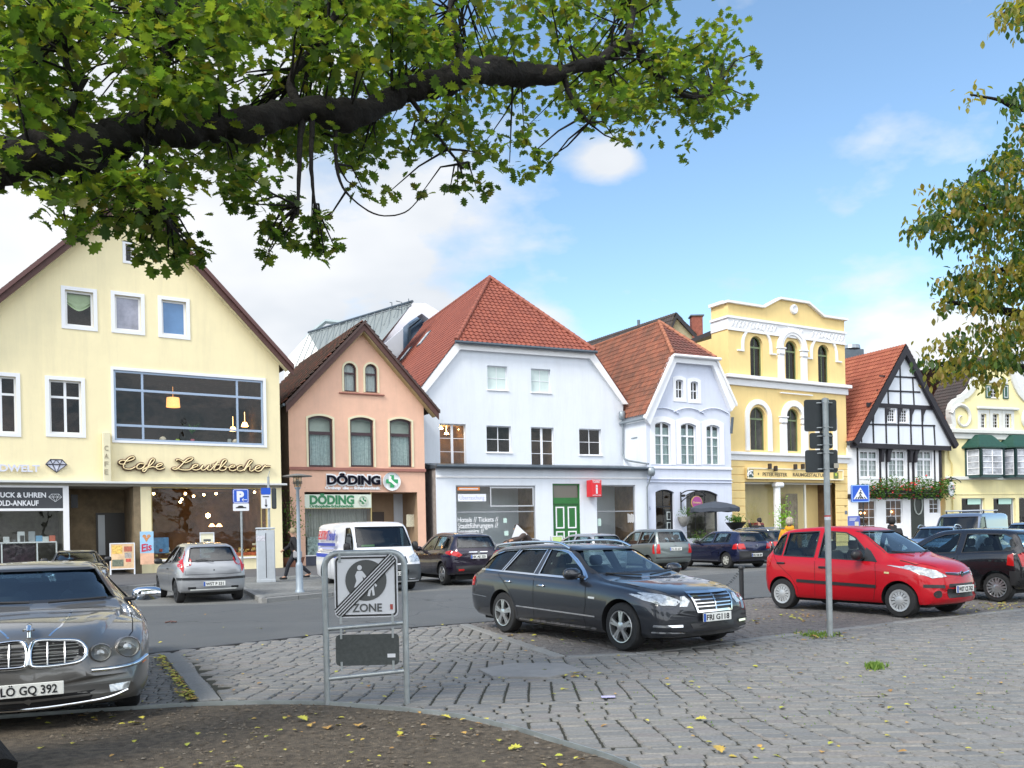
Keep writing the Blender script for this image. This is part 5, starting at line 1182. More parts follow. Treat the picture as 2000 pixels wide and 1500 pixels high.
gs.cbox((0,0,c.z-.8),(1.7,1.2,2.4),.05);gs.build('stack',M_zincd,o3);MB().lathe([(.5,c.z+.4),(.75,c.z+.5),(.7,c.z+.8),(.001,c.z+.9)],14).build('cowl',M_zinc,o3)
# ================================================================ ground
def sheet(name,pts,z,m,kind='structure'):
 """a flat polygon; pts are world points"""
 mb=MB();P_=[Vector((p[0],p[1],z))for p in pts];tri=tessellate_polygon([P_]);mb.add(P_,[tuple(t)for t in tri])
 o=mb.build(name,m)
 if o.data.polygons[0].normal.z<0:o.data.flip_normals()
 if kind:o['kind']=kind
 return o
M_ground=mat('far_ground',(.16,.155,.15),.9,var=.15,vscale=.3)
M_asph=mat('asphalt',(.108,.113,.114),.82,var=.10,vscale=.55,bump=.5,bscale=160,dirt=.12)
def cracked(m):
 N,L=m.node_tree.nodes,m.node_tree.links;b=N['Principled BSDF'];src=b.inputs['Base Color'].links[0].from_socket;t=N.new('ShaderNodeTexCoord')
 w=N.new('ShaderNodeTexNoise');w.inputs['Scale'].default_value=1.1;w.inputs['Detail'].default_value=6;L.new(t.outputs['Object'],w.inputs['Vector'])
 a=N.new('ShaderNodeMixRGB');a.blend_type='ADD';a.inputs[0].default_value=.9;L.new(t.outputs['Object'],a.inputs[1]);L.new(w.outputs['Color'],a.inputs[2])
 v=N.new('ShaderNodeTexVoronoi');v.feature='DISTANCE_TO_EDGE';v.inputs['Scale'].default_value=.22;L.new(a.outputs[0],v.inputs['Vector'])
 r=N.new('ShaderNodeMapRange');r.inputs[1].default_value=.0;r.inputs[2].default_value=.006;r.inputs[3].default_value=.5;r.inputs[4].default_value=1;L.new(v.outputs['Distance'],r.inputs[0])
 v2=N.new('ShaderNodeTexVoronoi');v2.inputs['Scale'].default_value=.16;v2.distance='CHEBYCHEV';L.new(t.outputs['Object'],v2.inputs['Vector'])
 r2=N.new('ShaderNodeMapRange');r2.inputs[3].default_value=.86;r2.inputs[4].default_value=1.10;L.new(v2.outputs['Color'],r2.inputs[0])
 k=N.new('ShaderNodeMath');k.operation='MULTIPLY';L.new(r.outputs[0],k.inputs[0]);L.new(r2.outputs[0],k.inputs[1])
 x=N.new('ShaderNodeMix');x.data_type='RGBA';x.blend_type='MULTIPLY';x.inputs[0].default_value=1;L.new(src,x.inputs[6]);L.new(k.outputs[0],x.inputs[7]);L.new(x.outputs[2],b.inputs['Base Color'])
cracked(M_asph)
def brick_mat(name,c1,c2,mortar,scale,rot=0.0,rough=.8,size=(.5,.25),bump=.5):
 m=bpy.data.materials.new(name);m.use_nodes=True;N,L=m.node_tree.nodes,m.node_tree.links;b=N['Principled BSDF'];b.inputs['Roughness'].default_value=rough
 t=N.new('ShaderNodeTexCoord');mp=N.new('ShaderNodeMapping');mp.inputs['Rotation'].default_value=(0,0,rot);L.new(t.outputs['Object'],mp.inputs[0])
 nz_=N.new('ShaderNodeTexNoise');nz_.inputs['Scale'].default_value=2.2;L.new(t.outputs['Object'],nz_.inputs['Vector'])
 ad=N.new('ShaderNodeMixRGB');ad.blend_type='ADD';ad.inputs[0].default_value=.06;L.new(mp.outputs[0],ad.inputs[1]);L.new(nz_.outputs['Color'],ad.inputs[2])
 br=N.new('ShaderNodeTexBrick');L.new(ad.outputs[0],br.inputs[0]);br.inputs['Scale'].default_value=scale;br.inputs['Mortar Size'].default_value=.022;br.inputs['Mortar Smooth'].default_value=.3
 br.inputs['Brick Width'].default_value=size[0];br.inputs['Row Height'].default_value=size[1];br.inputs['Color1'].default_value=(*c1,1);br.inputs['Color2'].default_value=(*c2,1);br.inputs['Mortar'].default_value=(*mortar,1)
 n=N.new('ShaderNodeTexNoise');n.inputs['Scale'].default_value=.7;n.inputs['Detail'].default_value=8;L.new(t.outputs['Object'],n.inputs['Vector'])
 r=N.new('ShaderNodeMapRange');r.inputs[1].default_value=.3;r.inputs[2].default_value=.7;r.inputs[3].default_value=.75;r.inputs[4].default_value=1.2;L.new(n.outputs[0],r.inputs[0])
 x=N.new('ShaderNodeMix');x.data_type='RGBA';x.blend_type='MULTIPLY';x.inputs[0].default_value=1;L.new(br.outputs['Color'],x.inputs[6]);L.new(r.outputs[0],x.inputs[7]);L.new(x.outputs[2],b.inputs['Base Color'])
 p=N.new('ShaderNodeBump');p.inputs['Strength'].default_value=bump;p.inputs['Distance'].default_value=.02;p.invert=True;L.new(br.outputs['Fac'],p.inputs['Height']);L.new(p.outputs[0],b.inputs['Normal'])
 return m
g=sheet('ground',[(-900,-900),(900,-900),(900,900),(-900,900)],-.05,M_ground)
G=lambda x,y,z=0:gnd(x,y,z)
def ext(p,q,t):return q+(q-p)*t
ne=[G(290,1277),G(640,1238),G(960,1214),G(1500,1166)];ne=[ext(ne[1],ne[0],8)]+ne+[ext(ne[2],ne[3],6)]
fe=[G(283,1184),G(510,1179),G(650,1166),G(820,1156),G(1240,1133),G(1430,1119)];fe=[ext(fe[1],fe[0],8)]+fe+[ext(fe[4],fe[5],10)]
sheet('road',ne+fe[::-1],0.0,M_asph)
M_bay=brick_mat('fine_cobbles',(.15,.155,.15),(.20,.20,.19),(.085,.08,.07),5.2,R(27))
M_walkm=brick_mat('mosaic_paving',(.16,.17,.17),(.25,.25,.235),(.05,.05,.045),8.0,R(30),size=(.5,.4))
M_dwalk=mat('dark_pavement',(.10,.10,.105),.85,var=.15,vscale=1.2,bump=.4,bscale=90)
bz_=[ext(G(283,1184),G(283,1184),0)]
far=[Vector((90,95,0)),Vector((-60,30,0))]
sheet('parking_bay',fe+[Vector((95,75,0)),Vector((60,80,0)),Vector((-8,45,0)),Vector((-40,22,0))],-.004,M_bay)
wk=[G(-700,1205),G(-100,1172),G(250,1151),G(440,1137),G(463,1151),G(511,1178),G(650,1164.5),G(690,1160),G(700,1136),G(1000,1116),G(1400,1093),G(2000,1066),G(2400,1055)]
sw_all=sheet('pavement',wk+[Vector((70,90,0)),Vector((30,80,0)),Vector((-15,60,0)),Vector((-45,40,0))],.10,M_dwalk)
isl=[G(440,1130),G(458,1148),G(512,1175),G(650,1162),G(688,1158),G(690,1139),G(600,1127),G(560,1131),G(470,1133)]
sheet('mosaic_pavement',isl,.104,M_walkm)
def kerb(name,pts,w,z0,z1,m,seg=1.0,gap=.012,side=1,jit=0.0):
 mb=MB();rr=random.Random(4)
 for p,q in zip(pts,pts[1:]):
  p,q=Vector((p.x,p.y,0)),Vector((q.x,q.y,0));L_=(q-p).length;n=max(1,round(L_/seg));e=(q-p)/n;nn=Vector((-e.y,e.x,0)).normalized()*side;a=math.atan2(e.y,e.x)
  for i in range(n):
   c=p+e*(i+.5)+nn*w/2;mb.cbox((0,0,0),(e.length-gap,w,z1-z0),.012,M=T(c.x,c.y,(z0+z1)/2+rr.uniform(-jit,jit))@RZ(a))
 o=mb.build(name,m);o['kind']='structure';return o
M_kerb=island_mat('kerb_granite',((.20,.20,.195),(.25,.25,.24),(.225,.22,.215)),bump=.4,bscale=50)
kerb('kerb',wk,.14,-.05,.112,M_kerb,1.0)
ctr=G(640,1377)
edge_px=[(-260,1432),(-100,1415),(0,1404),(200,1390),(400,1378),(530,1375),(640,1377),(800,1390),(900,1403),(1000,1425),(1100,1455),(1200,1487),(1300,1535),(1420,1620)]
edge=[G(*p)for p in edge_px]
sheet('paving_bed',[Vector((-30,-6,0)),Vector((40,-6,0)),Vector((60,30,0))]+ne[::-1],-.016,mat('joint_sand',(.040,.040,.028),.95,var=.35,vscale=2.5,bump=.6,bscale=70))
baypoly=[G(915,1218),G(1105,1281),G(1240,1275),G(1500,1242),G(1610,1231),G(1800,1208),G(2050,1183),G(2400,1160),ne[-1],ne[-2],ne[-3]]
leftbay=[G(-300,1340),G(-300,1300),G(318,1281),G(388,1374),G(200,1392),G(0,1405),G(-300,1440)]
leftstrip=[G(318,1281),G(365,1276),G(462,1372),G(388,1374)]
sandpoly=[(p.x,p.y)for p in edge]+[(edge[-1].x,-5),(edge[0].x-3,-5),(edge[0].x-1,edge[0].y)]
ne2=[(p.x,p.y)for p in ne]
def road_y(x):return interp(ne2,x)
b2=[(p.x,p.y)for p in baypoly];l2=[(p.x,p.y)for p in leftbay];ls2=[(p.x,p.y)for p in leftstrip]
def sett(vs,fs,c,ax,ay,w,d,h,rr,skew=0.0):
 k=.22;hw,hd=w/2,d/2;o=len(vs);cr=min(hw,hd)*rr.uniform(.16,.36)
 oct_=[(hw,hd-cr),(hw-cr,hd),(-hw+cr,hd),(-hw,hd-cr),(-hw,-hd+cr),(-hw+cr,-hd),(hw-cr,-hd),(hw,-hd+cr)]
 tx,ty=rr.uniform(-.008,.008),0
 for s_,z in((1.0,h-.022),(.86,h)):
  for x,y in oct_:
   px=x-(0 if s_==1 else math.copysign(.009,x));py=y-(0 if s_==1 else math.copysign(.009,y))
   vs.append((c.x+ax.x*px+ay.x*py,c.y+ax.y*px+ay.y*py,z+px*tx+py*ty))
 for i in range(8):j=(i+1)%8;fs.append((o+i,o+j,o+8+j,o+8+i))
 fs.append(tuple(o+8+i for i in range(8)))
def W2(s,t):
 sh=-.115*math.tanh(s/1.6);y=t+.018*math.sin(s*1.7)+.04*math.sin(s*.6+1)
 return Vector((s+sh*(t-8.5)*(1 if t<16 else 16/t)+.02*math.sin(t*2.1+s),y))
rr=random.Random(21);vs,fs=[],[]
t=4.6;band=0
while t<24:
 D_=.98 if band%2==0 else.80
 if band%2==0:
  s=-6.0;
  while s<16:
   w=rr.uniform(.218,.248);tt=t+rr.uniform(-.06,.06)
   while tt<t+D_-.05:
    d=rr.uniform(.130,.165)
    if tt+d>t+D_+.04:d=t+D_-tt
    if d>.06:
     c=W2(s+w/2,tt+d/2);ax=(W2(s+w,tt+d/2)-W2(s,tt+d/2));ay=(W2(s+w/2,tt+d)-W2(s+w/2,tt))
     q=(c.x,c.y)
     if c.y<road_y(c.x)-.06 and c.x<c.y*.68+.6 and c.x>-c.y*.68-.6 and not inpoly(*q,sandpoly)and not inpoly(*q,b2)and not inpoly(*q,l2)and not inpoly(*q,ls2):
      gx_=1/max(ax.length,.01);gy_=1/max(ay.length,.01);sett(vs,fs,c,Vector((ax.x*gx_,ax.y*gx_)),Vector((ay.x*gy_,ay.y*gy_)),ax.length-rr.uniform(.013,.021),ay.length-rr.uniform(.009,.014),rr.uniform(-.006,.007),rr)
    tt+=d
   s+=w
 else:
  tt=t
  while tt<t+D_-.02:
   d=rr.uniform(.135,.16);s=-6.0+rr.uniform(-.2,0)
   if tt+d>t+D_:d=max(.08,t+D_-tt)
   while s<16:
    w=rr.uniform(.20,.265);c=W2(s+w/2,tt+d/2);ax=(W2(s+w,tt+d/2)-W2(s,tt+d/2));ay=(W2(s+w/2,tt+d)-W2(s+w/2,tt));q=(c.x,c.y)
    if c.y<road_y(c.x)-.06 and c.x<c.y*.68+.6 and c.x>-c.y*.68-.6 and not inpoly(*q,sandpoly)and not inpoly(*q,b2)and not inpoly(*q,l2)and not inpoly(*q,ls2):
     gx_=1/max(ax.length,.01);gy_=1/max(ay.length,.01);sett(vs,fs,c,Vector((ax.x*gx_,ax.y*gx_)),Vector((ay.x*gy_,ay.y*gy_)),ax.length-rr.uniform(.011,.017),ay.length-rr.uniform(.013,.020),rr.uniform(-.006,.007),rr)
    s+=w
   tt+=d
 t+=D_;band+=1
def mesh_obj(name,vs,fs,m,kind=None,smooth=None):
 me=bpy.data.meshes.new(name);me.from_pydata(vs,[],fs);me.materials.append(m);me.update()
 if smooth:me.shade_smooth();me.set_sharp_from_angle(angle=R(smooth))
 o=bpy.data.objects.new(name,me);link(o)
 if kind:o['kind']=kind
 return o
M_sett=island_mat('grey_setts',((.178,.178,.174),(.212,.210,.202),(.194,.194,.188),(.236,.228,.216),(.206,.192,.184),(.224,.214,.196),(.166,.168,.166),(.198,.198,.198)),rough=.72,bump=.45,bscale=38,fine=.16)
mesh_obj('square_paving',vs,fs,M_sett,'structure',45)
def lay(name,poly,m,w,d,ang,cond=None,seed=1,xr=None):
 rr=random.Random(seed);vs,fs=[],[];ca,sa=math.cos(ang),math.sin(ang);xs=[(p[0]*ca+p[1]*sa)for p in poly];ys=[(-p[0]*sa+p[1]*ca)for p in poly]
 y=min(ys)
 while y<max(ys):
  dd=d*rr.uniform(.9,1.1);x=min(xs)-rr.uniform(0,w)
  while x<max(xs):
   ww=w*rr.uniform(.8,1.2);cx_,cy_=x+ww/2,y+dd/2+.01*math.sin(x*3);c=Vector((cx_*ca-cy_*sa,cx_*sa+cy_*ca))
   if inpoly(c.x,c.y,poly)and(cond is None or cond(c)):sett(vs,fs,c,Vector((ca,sa)),Vector((-sa,ca)),ww-.009,dd-.008,rr.uniform(-.010,-.001),rr)
   x+=ww
  y+=dd
 return mesh_obj(name,vs,fs,m,'structure',45)
M_sett2=island_mat('brown_grey_setts',((.130,.124,.120),(.170,.156,.148),(.150,.142,.138),(.190,.174,.160)),rough=.75,bump=.5,bscale=40,fine=.2)
vis=lambda c:-c.y*.66-.5<c.x<c.y*.66+.5 and c.y<road_y(c.x)-.04
lay('bay_paving',l2,M_sett,.15,.105,R(8),vis,3)
lay('bay_paving',b2,M_sett2,.17,.12,R(28),lambda c:vis(c)and c.y<26,4)
lay('kerb_row',ls2,M_sett,.18,.15,R(-64),lambda c:c.x>0*0-9 and not inpoly(c.x,c.y,[(p.x,p.y)for p in(G(318,1281),G(343,1278.5),G(423,1373),G(388,1374))]),5)
kerb('kerb_stone',[G(388,1374),G(318,1281)],.21,-.10,.03,M_kerb,1.1,side=-1)
kerb('kerb_stone',[G(915,1219),G(1105,1282)],.16,-.08,.012,M_kerb,.9,side=-1)
kerb('kerb_stone',[G(1105,1282),G(1240,1276),G(1500,1243),G(1610,1232),G(1800,1209),G(2050,1184)],.15,-.08,.012,M_kerb,.9,side=-1)
kerb('gutter_strip',ne[1:5],.09,-.08,.004,mat('dark_gutter',(.045,.045,.048),.8,var=.2),1.6,side=1)
for a,b,nm in(((960,1296),(1112,1326),'a'),):
 p=G(1036,1311);mb=MB();pl_=[(math.cos(R(30+60*i)+.3)*.62,math.sin(R(30+60*i)+.3)*.56)for i in range(6)];mb.prism([(q[0],q[1])for q in pl_],-.02,.012,M=RX(-math.pi/2));o=mb.build('manhole_cover',mat('concrete_cover',(.245,.24,.235),.85,var=.12,vscale=5,bump=.4));o.location=(p.x,p.y,0);o['kind']='structure'
M_soil=mat('bed_soil',(.098,.078,.056),.97,var=.6,vscale=14,bump=1.0,bscale=90)
bm_=[];nx,ny=150,60;vs=[];fs=[]
for j in range(ny):
 for i in range(nx):
  x=-6+9.5*i/(nx-1);y=2.0+6.9*j/(ny-1);yy=interp([(p.x,p.y)for p in edge],x)-.03;y=2.0+(yy-2.0)*j/(ny-1)
  n_=noise.noise(Vector((x*1.3,y*1.3,0)))*.03+noise.noise(Vector((x*9,y*9,3)))*.012+noise.noise(Vector((x*28,y*28,3)))*.006
  vs.append((x,y,.005+n_*(1 if j<ny-2 else.2)+.05*math.exp(-((x+3.9)**2+(y-5.6)**2)/1.2)))
for j in range(ny-1):
 for i in range(nx-1):fs.append((j*nx+i,j*nx+i+1,(j+1)*nx+i+1,(j+1)*nx+i))
mesh_obj('planting_bed',vs,fs,M_soil,'structure',80)
mb=MB();ep=catmull([Vector((p.x,p.y,0))for p in edge],5)
pa=[];vs=[];n=len(ep)
for i,p in enumerate(ep):
 tt=(ep[min(i+1,n-1)]-ep[max(i-1,0)]).normalized();nn=Vector((-tt.y,tt.x,0));
 for q,z in((p,-.05),(p,.035),(p+nn*.014,.035),(p+nn*.014,-.05)):vs.append((q.x,q.y,z))
mb.add(vs,[(i*4+j,(i+1)*4+j,(i+1)*4+(j+1)%4,i*4+(j+1)%4)for i in range(n-1)for j in range(4)]);o=mb.build('bed_edging',mat('steel_edging',(.30,.33,.33),.5,.5,var=.2));o['kind']='structure'
rr=random.Random(9);vs,fs=[],[];epl=[(p.x,p.y)for p in edge]
for i in range(5200):
 x=rr.uniform(-4.2,2.0);y=rr.uniform(3.8,8.6)
 if y>interp(epl,x)-.05:continue
 s=rr.uniform(.005,.012)*(1 if rr.random()<.97 else 2);z=.012;o_=len(vs);a=rr.uniform(0,6);e=rr.uniform(1,2.4)
 for q in range(5):an=a+q*1.2566;vs.append((x+math.cos(an)*s*e,y+math.sin(an)*s,z))
 vs.append((x,y,z+s*.9))
 for q in range(5):fs.append((o_+q,o_+(q+1)%5,o_+5))
o=mesh_obj('soil_crumbs',vs,fs,island_mat('soil_crumb',((.05,.04,.03),(.10,.08,.06),(.15,.125,.095),(.07,.055,.04),(.18,.16,.13)),bump=0),'stuff');o['label']='crumbs, bark and pebbles strewn over the planting bed';o['category']='mulch'
# ================================================================ leaves
OAK=[(0,0),(.07,.03),(.13,.16),(.30,.17),(.20,.30),(.42,.40),(.25,.50),(.40,.66),(.20,.70),(.22,.88),(.08,.86),(0,1.0)]
OAKF=OAK+[(-x,y)for x,y in OAK[-2:0:-1]]
SIM=[(0,0),(.20,.25),(.27,.5),(.16,.8),(0,1.0),(-.16,.8),(-.27,.5),(-.20,.25)]
def add_leaf(vs,fs,shape,Mx,size,curl=.18):
 o_=len(vs);n=len(shape)
 for x,y in shape:
  z=curl*(abs(x)*1.2-(y-.5)**2*.8);vs.append(tuple(Mx@Vector((x*size,y*size,z*size))))
 c=Mx@Vector((0,.5*size,0));vs.append(tuple(c))
 for i in range(n):fs.append((o_+i,o_+(i+1)%n,o_+n))
def rnd_rot(rr,droop=.5):
 return RZ(rr.uniform(0,6.283))@RX(rr.uniform(-1.5,.6)*droop)@RY(rr.uniform(-.7,.7))
rr=random.Random(31);vs,fs=[],[]
def fall(x,y,s,z=.015):
 add_leaf(vs,fs,OAKF,T(x,y,z)@RZ(rr.uniform(0,6.28))@RX(rr.uniform(-.25,.25))@RY(rr.uniform(-.2,.2)),s,.2)
for i in range(380):
 y=5.9+abs(rr.gauss(0,1))*5.5 if rr.random()<.7 else rr.uniform(6,20);x=rr.uniform(-.62,.64)*y
 if y>road_y(x)+rr.uniform(-.2,.5)and rr.random()<.8:continue
 if y<8.4 and rr.random()<.6:continue
 fall(x,y,rr.uniform(.03,.07))
for px,py,n in((1590,1240,26),(1640,1244,14),(1450,1185,20),(1560,1205,30),(1490,1215,12),(1950,1185,50),(1900,1190,20),(1120,1320,12),(1000,1245,10),(385,1355,0)):
 for k in range(n):
  p=G(px+rr.gauss(0,22),py+rr.gauss(0,5));fall(p.x,p.y,rr.uniform(.04,.10))
for k in range(240):
 t_=rr.random()**1.3;p=G(388,1371).lerp(G(322,1283),t_);fall(p.x-.03-abs(rr.gauss(0,.055)),p.y,rr.uniform(.035,.07),.03)
for k in range(70):
 p=G(rr.uniform(0,1150),rr.uniform(1400,1500));
 if p.y<interp(epl,p.x)-.08:fall(p.x,p.y,rr.uniform(.03,.075),.03)
for px,py in((1380,1410),(1410,1477),(700,1420),(600,1413),(1020,1465),(880,1408),(250,1418),(640,1430)):p=G(px,py);fall(p.x,p.y,.12,.03)
o=mesh_obj('fallen_leaves',vs,fs,island_mat('fallen_leaf',((.42,.40,.05),(.55,.48,.08),(.35,.38,.06),(.50,.30,.08),(.30,.17,.06)),rough=.6,bump=0),'stuff');o['label']='yellow oak leaves fallen over the setts and the bed';o['category']='leaves'
vs,fs=[],[]
for k in range(900):
 if k<260:p=G(1595+rr.gauss(0,20),1241+rr.gauss(0,3));h_=rr.uniform(.02,.06)
 elif k<560:p=G(1710+rr.gauss(0,8),1304+rr.gauss(0,2));h_=rr.uniform(.03,.08)
 else:p=G(rr.uniform(1100,1990),rr.uniform(1255,1420));h_=rr.uniform(.008,.02)
 a=rr.uniform(0,6.28);o_=len(vs);w_=.006+.1*h_;vs+=[(p.x-w_*math.cos(a),p.y-w_*math.sin(a),0),(p.x+w_*math.cos(a),p.y+w_*math.sin(a),0),(p.x+rr.uniform(-.5,.5)*h_,p.y+rr.uniform(-.5,.5)*h_,h_)];fs.append((o_,o_+1,o_+2))
o=mesh_obj('grass_tufts',vs,fs,island_mat('grass_tuft',((.07,.14,.03),(.12,.20,.04),(.18,.24,.06)),bump=0,translucent=.2),'stuff');o['label']='tufts of grass growing between the setts';o['category']='grass'
p=G(1188,1364);MB().cbox((0,0,.012),(.13,.06,.006),.0).build('paper_scrap',mat('lilac_paper',(.50,.48,.80),.7),loc=(p.x,p.y,.005),parent=None)
tag(bpy.data.objects['paper_scrap'],'small lilac paper scrap lying on the setts','litter')
p=G(322,1217);mb=MB();mb.tube([(0,0,.01),(.1,.03,.03),(.22,.0,.02)],.015,5);mb.tube([(.1,.03,.03),(.16,-.08,.02)],.012,5);o=mb.build('fallen_twig',M_brown,loc=(p.x,p.y,0));tag(o,'dark twig lying on the asphalt beside the grey saloon','twig')
# ================================================================ trees
M_bark=mat('oak_bark',(.010,.008,.007),.95,var=.6,vscale=9,bump=1.0,bscale=28)
M_oakl=island_mat('oak_leaf',((.024,.048,.020),(.045,.080,.026),(.072,.108,.030),(.034,.060,.026),(.110,.140,.034),(.080,.105,.030),(.10,.085,.030)),rough=.5,bump=0,fine=.1,translucent=.52,spec=.35)
def limb(mb,pts,n=10,k=5,wob=.0):
 P_=catmull([Vector(p[:3])for p in pts],k);P_=P_ if k<12 else[p+Vector((noise.noise(p*1.1),noise.noise(p*1.3),noise.noise(p*1.7+Vector((5,5,5)))))*.09 for p in P_];rs=[]
 for i in range(len(P_)):f=i/k;a=min(int(f),len(pts)-2);rs.append(pts[a][3]+(pts[a+1][3]-pts[a][3])*(f-a))
 rr_=random.Random(len(pts)*7);Pw=[p+Vector((rr_.uniform(-1,1),rr_.uniform(-1,1),rr_.uniform(-1,1)))*wob*r for p,r in zip(P_,rs)]
 mb.tube(Pw,[r*rr_.uniform(.92,1.1)for r in rs],n);return P_
def ap_(px,py,Y,r):p=at(px,py,Y);return(p.x,p.y,p.z,r*Y/F)
oak=empty('oak_tree',(-4.02,5.55,0),0,'big oak with a heavy leafy limb spreading over the whole upper left of the view','tree')
OO=Vector((-4.02,5.55,0));loc_=lambda p:(p[0]-OO.x,p[1]-OO.y,p[2]-OO.z)+tuple(p[3:])
tr=MB();limb(tr,[(0,0,-.1,.72),(0,0,.25,.52),(.0,.0,1.0,.44),(.02,0,2.2,.41),(.0,.0,3.4,.42),(-.1,0,4.6,.36),(-.1,.1,6.0,.28),(.2,.2,8.0,.12)],18,4,.12);tr.build('trunk',M_bark,oak,smooth=70)
main=[(-4.05,5.5,3.35,.26),ap_(-60,352,5.5,52),ap_(50,322,5.6,46),ap_(160,292,5.8,42),ap_(260,262,6.0,36),ap_(360,248,6.2,33),ap_(470,238,6.4,30),ap_(580,228,6.7,30),ap_(690,226,7.0,27),ap_(770,200,7.2,25),ap_(850,172,7.4,27),ap_(930,145,7.6,28),ap_(1010,142,7.9,25),ap_(1090,152,8.1,17),ap_(1150,128,8.3,16),ap_(1200,92,8.4,15),ap_(1240,86,8.5,14),ap_(1262,120,8.6,9)]
lm=MB();mp_=limb(lm,[loc_(p[:3]+(p[3]*.86,))for p in main],26,12,.05)
subs=[[ap_(230,268,6.0,16),ap_(300,180,6.1,13),ap_(330,90,6.2,11),ap_(340,-60,6.3,9)],[ap_(590,225,6.7,12),ap_(570,150,6.8,9),ap_(640,60,7.0,8),ap_(690,-50,7.1,6)],[ap_(920,148,7.6,11),ap_(895,90,7.8,8),ap_(880,20,8.0,7),ap_(900,-60,8.1,5)],
[ap_(160,200,5.7,7),ap_(130,120,5.6,6),ap_(125,40,5.6,5)],[ap_(1225,88,8.4,9),ap_(1235,30,8.6,7),ap_(1240,-50,8.7,5)],[ap_(1250,110,8.6,9),ap_(1300,160,8.8,6),ap_(1350,190,9.0,4),ap_(1400,180,9.1,2)],[ap_(635,20,7.2,9),ap_(637,-60,7.2,10)],
[ap_(150,295,5.8,8),ap_(140,220,5.7,6),ap_(170,150,5.7,5)],[ap_(590,230,6.7,8),ap_(585,300,6.6,5),ap_(582,420,6.5,2.5)],[ap_(610,232,6.7,6),ap_(608,330,6.6,4),ap_(615,400,6.6,2)],[ap_(285,262,6.0,6),ap_(292,360,5.9,4),ap_(335,445,5.8,2)],[ap_(655,230,6.9,5),ap_(660,340,6.8,3),ap_(690,390,6.8,1.8),ap_(740,420,6.8,1.5),ap_(790,415,6.8,1.3),ap_(822,385,6.8,1)],
[ap_(1100,150,8.1,7),ap_(1120,200,8.1,5),ap_(1150,240,8.1,3)],[ap_(800,190,7.3,6),ap_(850,260,7.3,4),ap_(905,330,7.3,2)]]
subp=[]
for s in subs:subp+=limb(lm,[loc_(p)for p in s],6,5,.2)
lo_=lm.build('limb',M_bark,oak,smooth=70)
nmain=len(mp_)*26
def gnarl(o,k):
 for v in o.data.vertices[:nmain]:
  c=v.co;v.co=c+v.normal*k*(noise.noise(c*3.1)*1.0+noise.noise(c*9.0)*.55+abs(noise.noise(Vector((c.x*2,c.y*22,c.z*22))))*.5-.1)
gnarl(lo_,.05)
nodes=mp_[3:]+subp
mask=[(-60,-60),(1405,-60),(1418,5),(1440,40),(1462,62),(1482,105),(1462,150),(1450,190),(1424,225),(1400,262),(1340,296),(1322,265),(1290,262),(1240,272),(1190,262),(1120,245),(1070,235),(1058,262),(1078,300),(1066,330),(1020,320),(985,305),(960,345),(930,365),(880,350),(850,322),(822,372),(790,345),(756,362),(728,345),(700,372),(672,368),(650,352),(628,345),(600,330),(568,352),(520,385),(470,392),(432,372),(400,338),(380,352),(340,372),(330,400),(280,410),(230,432),(170,440),(112,436),(84,378),(40,372),(-60,372)]
hang=[(240,440,34,9),(285,478,34,10),(330,452,36,10),(352,488,30,8),(388,500,20,4),(330,415,34,8),(300,430,30,8),(440,380,22,4),(540,430,34,9),(520,494,18,4),(598,462,28,7),(628,482,20,5),(575,392,36,9),(618,425,24,6),(556,462,24,5),(500,400,24,4),(470,385,28,5),(700,378,16,3),(760,370,16,3),(822,378,14,2),(905,352,30,7),(958,374,15,2),(1050,312,28,6),(1000,325,18,3),(1210,278,18,3),(1345,300,18,3),(1470,105,16,3),(1455,195,14,2),(1435,215,18,3),(140,440,26,5),(190,428,22,4),(100,400,20,3),(1030,338,14,2),(345,500,18,3)]
rr=random.Random(77);cl=[]
for i in range(6000):
 if len(cl)>720:break
 x=rr.uniform(-60,1500);y=rr.uniform(-60,440)
 if not inpoly(x,y,mask)or not inpoly(x,y+38,mask)or not inpoly(x+34,y,mask):continue
 k_=noise.noise(Vector((x/95,y/75,1.7)))
 if(k_<-.12 or noise.noise(Vector((x/38,y/34,7.7)))<-.16)and y<330 and rr.random()<.93:continue
 base=interp([(0,5.6),(500,6.5),(1000,7.9),(1450,9.0)],x);Y=base+rr.uniform(-.7,1.7)
 if y>215+.02*x and rr.random()<.5:Y=base+rr.uniform(-.5,.5)
 ly=interp([(-60,352),(160,292),(360,248),(690,226),(850,172),(930,145),(1090,152),(1200,92)],x)
 if abs(y-ly-8)<62 and x<1230 and rr.random()<.90:Y=base+rr.uniform(.75,1.9)
 cl.append((x,y,Y,rr.uniform(.16,.32),rr.randint(18,28)))
for x,y,r_,n in hang:
 Y=interp([(0,5.6),(500,6.5),(1000,7.9),(1450,9.0)],x)
 for k in range(max(2,int(n*.8))):cl.append((x+rr.gauss(0,r_*.45),y+rr.gauss(0,r_*.45),Y+rr.uniform(-.25,.25),r_*.45*Y/F+.03,7))
vs,fs=[],[];tw=MB()
for(x,y,Y,rad,n)in cl:
 c=Vector(loc_(tuple(at(x,y,Y))+(0,))[:3]);best=min(nodes[::2],key=lambda q:(q-c).length_squared)
 if(best-c).length>.15 and rr.random()<.6:
  m_=(best+c)/2+Vector((0,0,rr.uniform(-.05,.15)));tw.tube([best,m_,c],[.012,.008,.004],4,cap=False)
 for k in range(n):
  dvec=Vector((rr.gauss(0,1),rr.gauss(0,1),rr.gauss(0,.8)));dvec.normalize();q=c+dvec*rad*rr.random()**.5
  add_leaf(vs,fs,OAKF,T(*q)@rnd_rot(rr,.8),rr.uniform(.06,.12),.18)
me=bpy.data.meshes.new('crown');me.from_pydata(vs,[],fs);me.materials.append(M_oakl);me.shade_smooth();o=bpy.data.objects.new('crown',me);link(o);o.parent=oak
tw.build('twigs',M_bark,oak,fix=False)
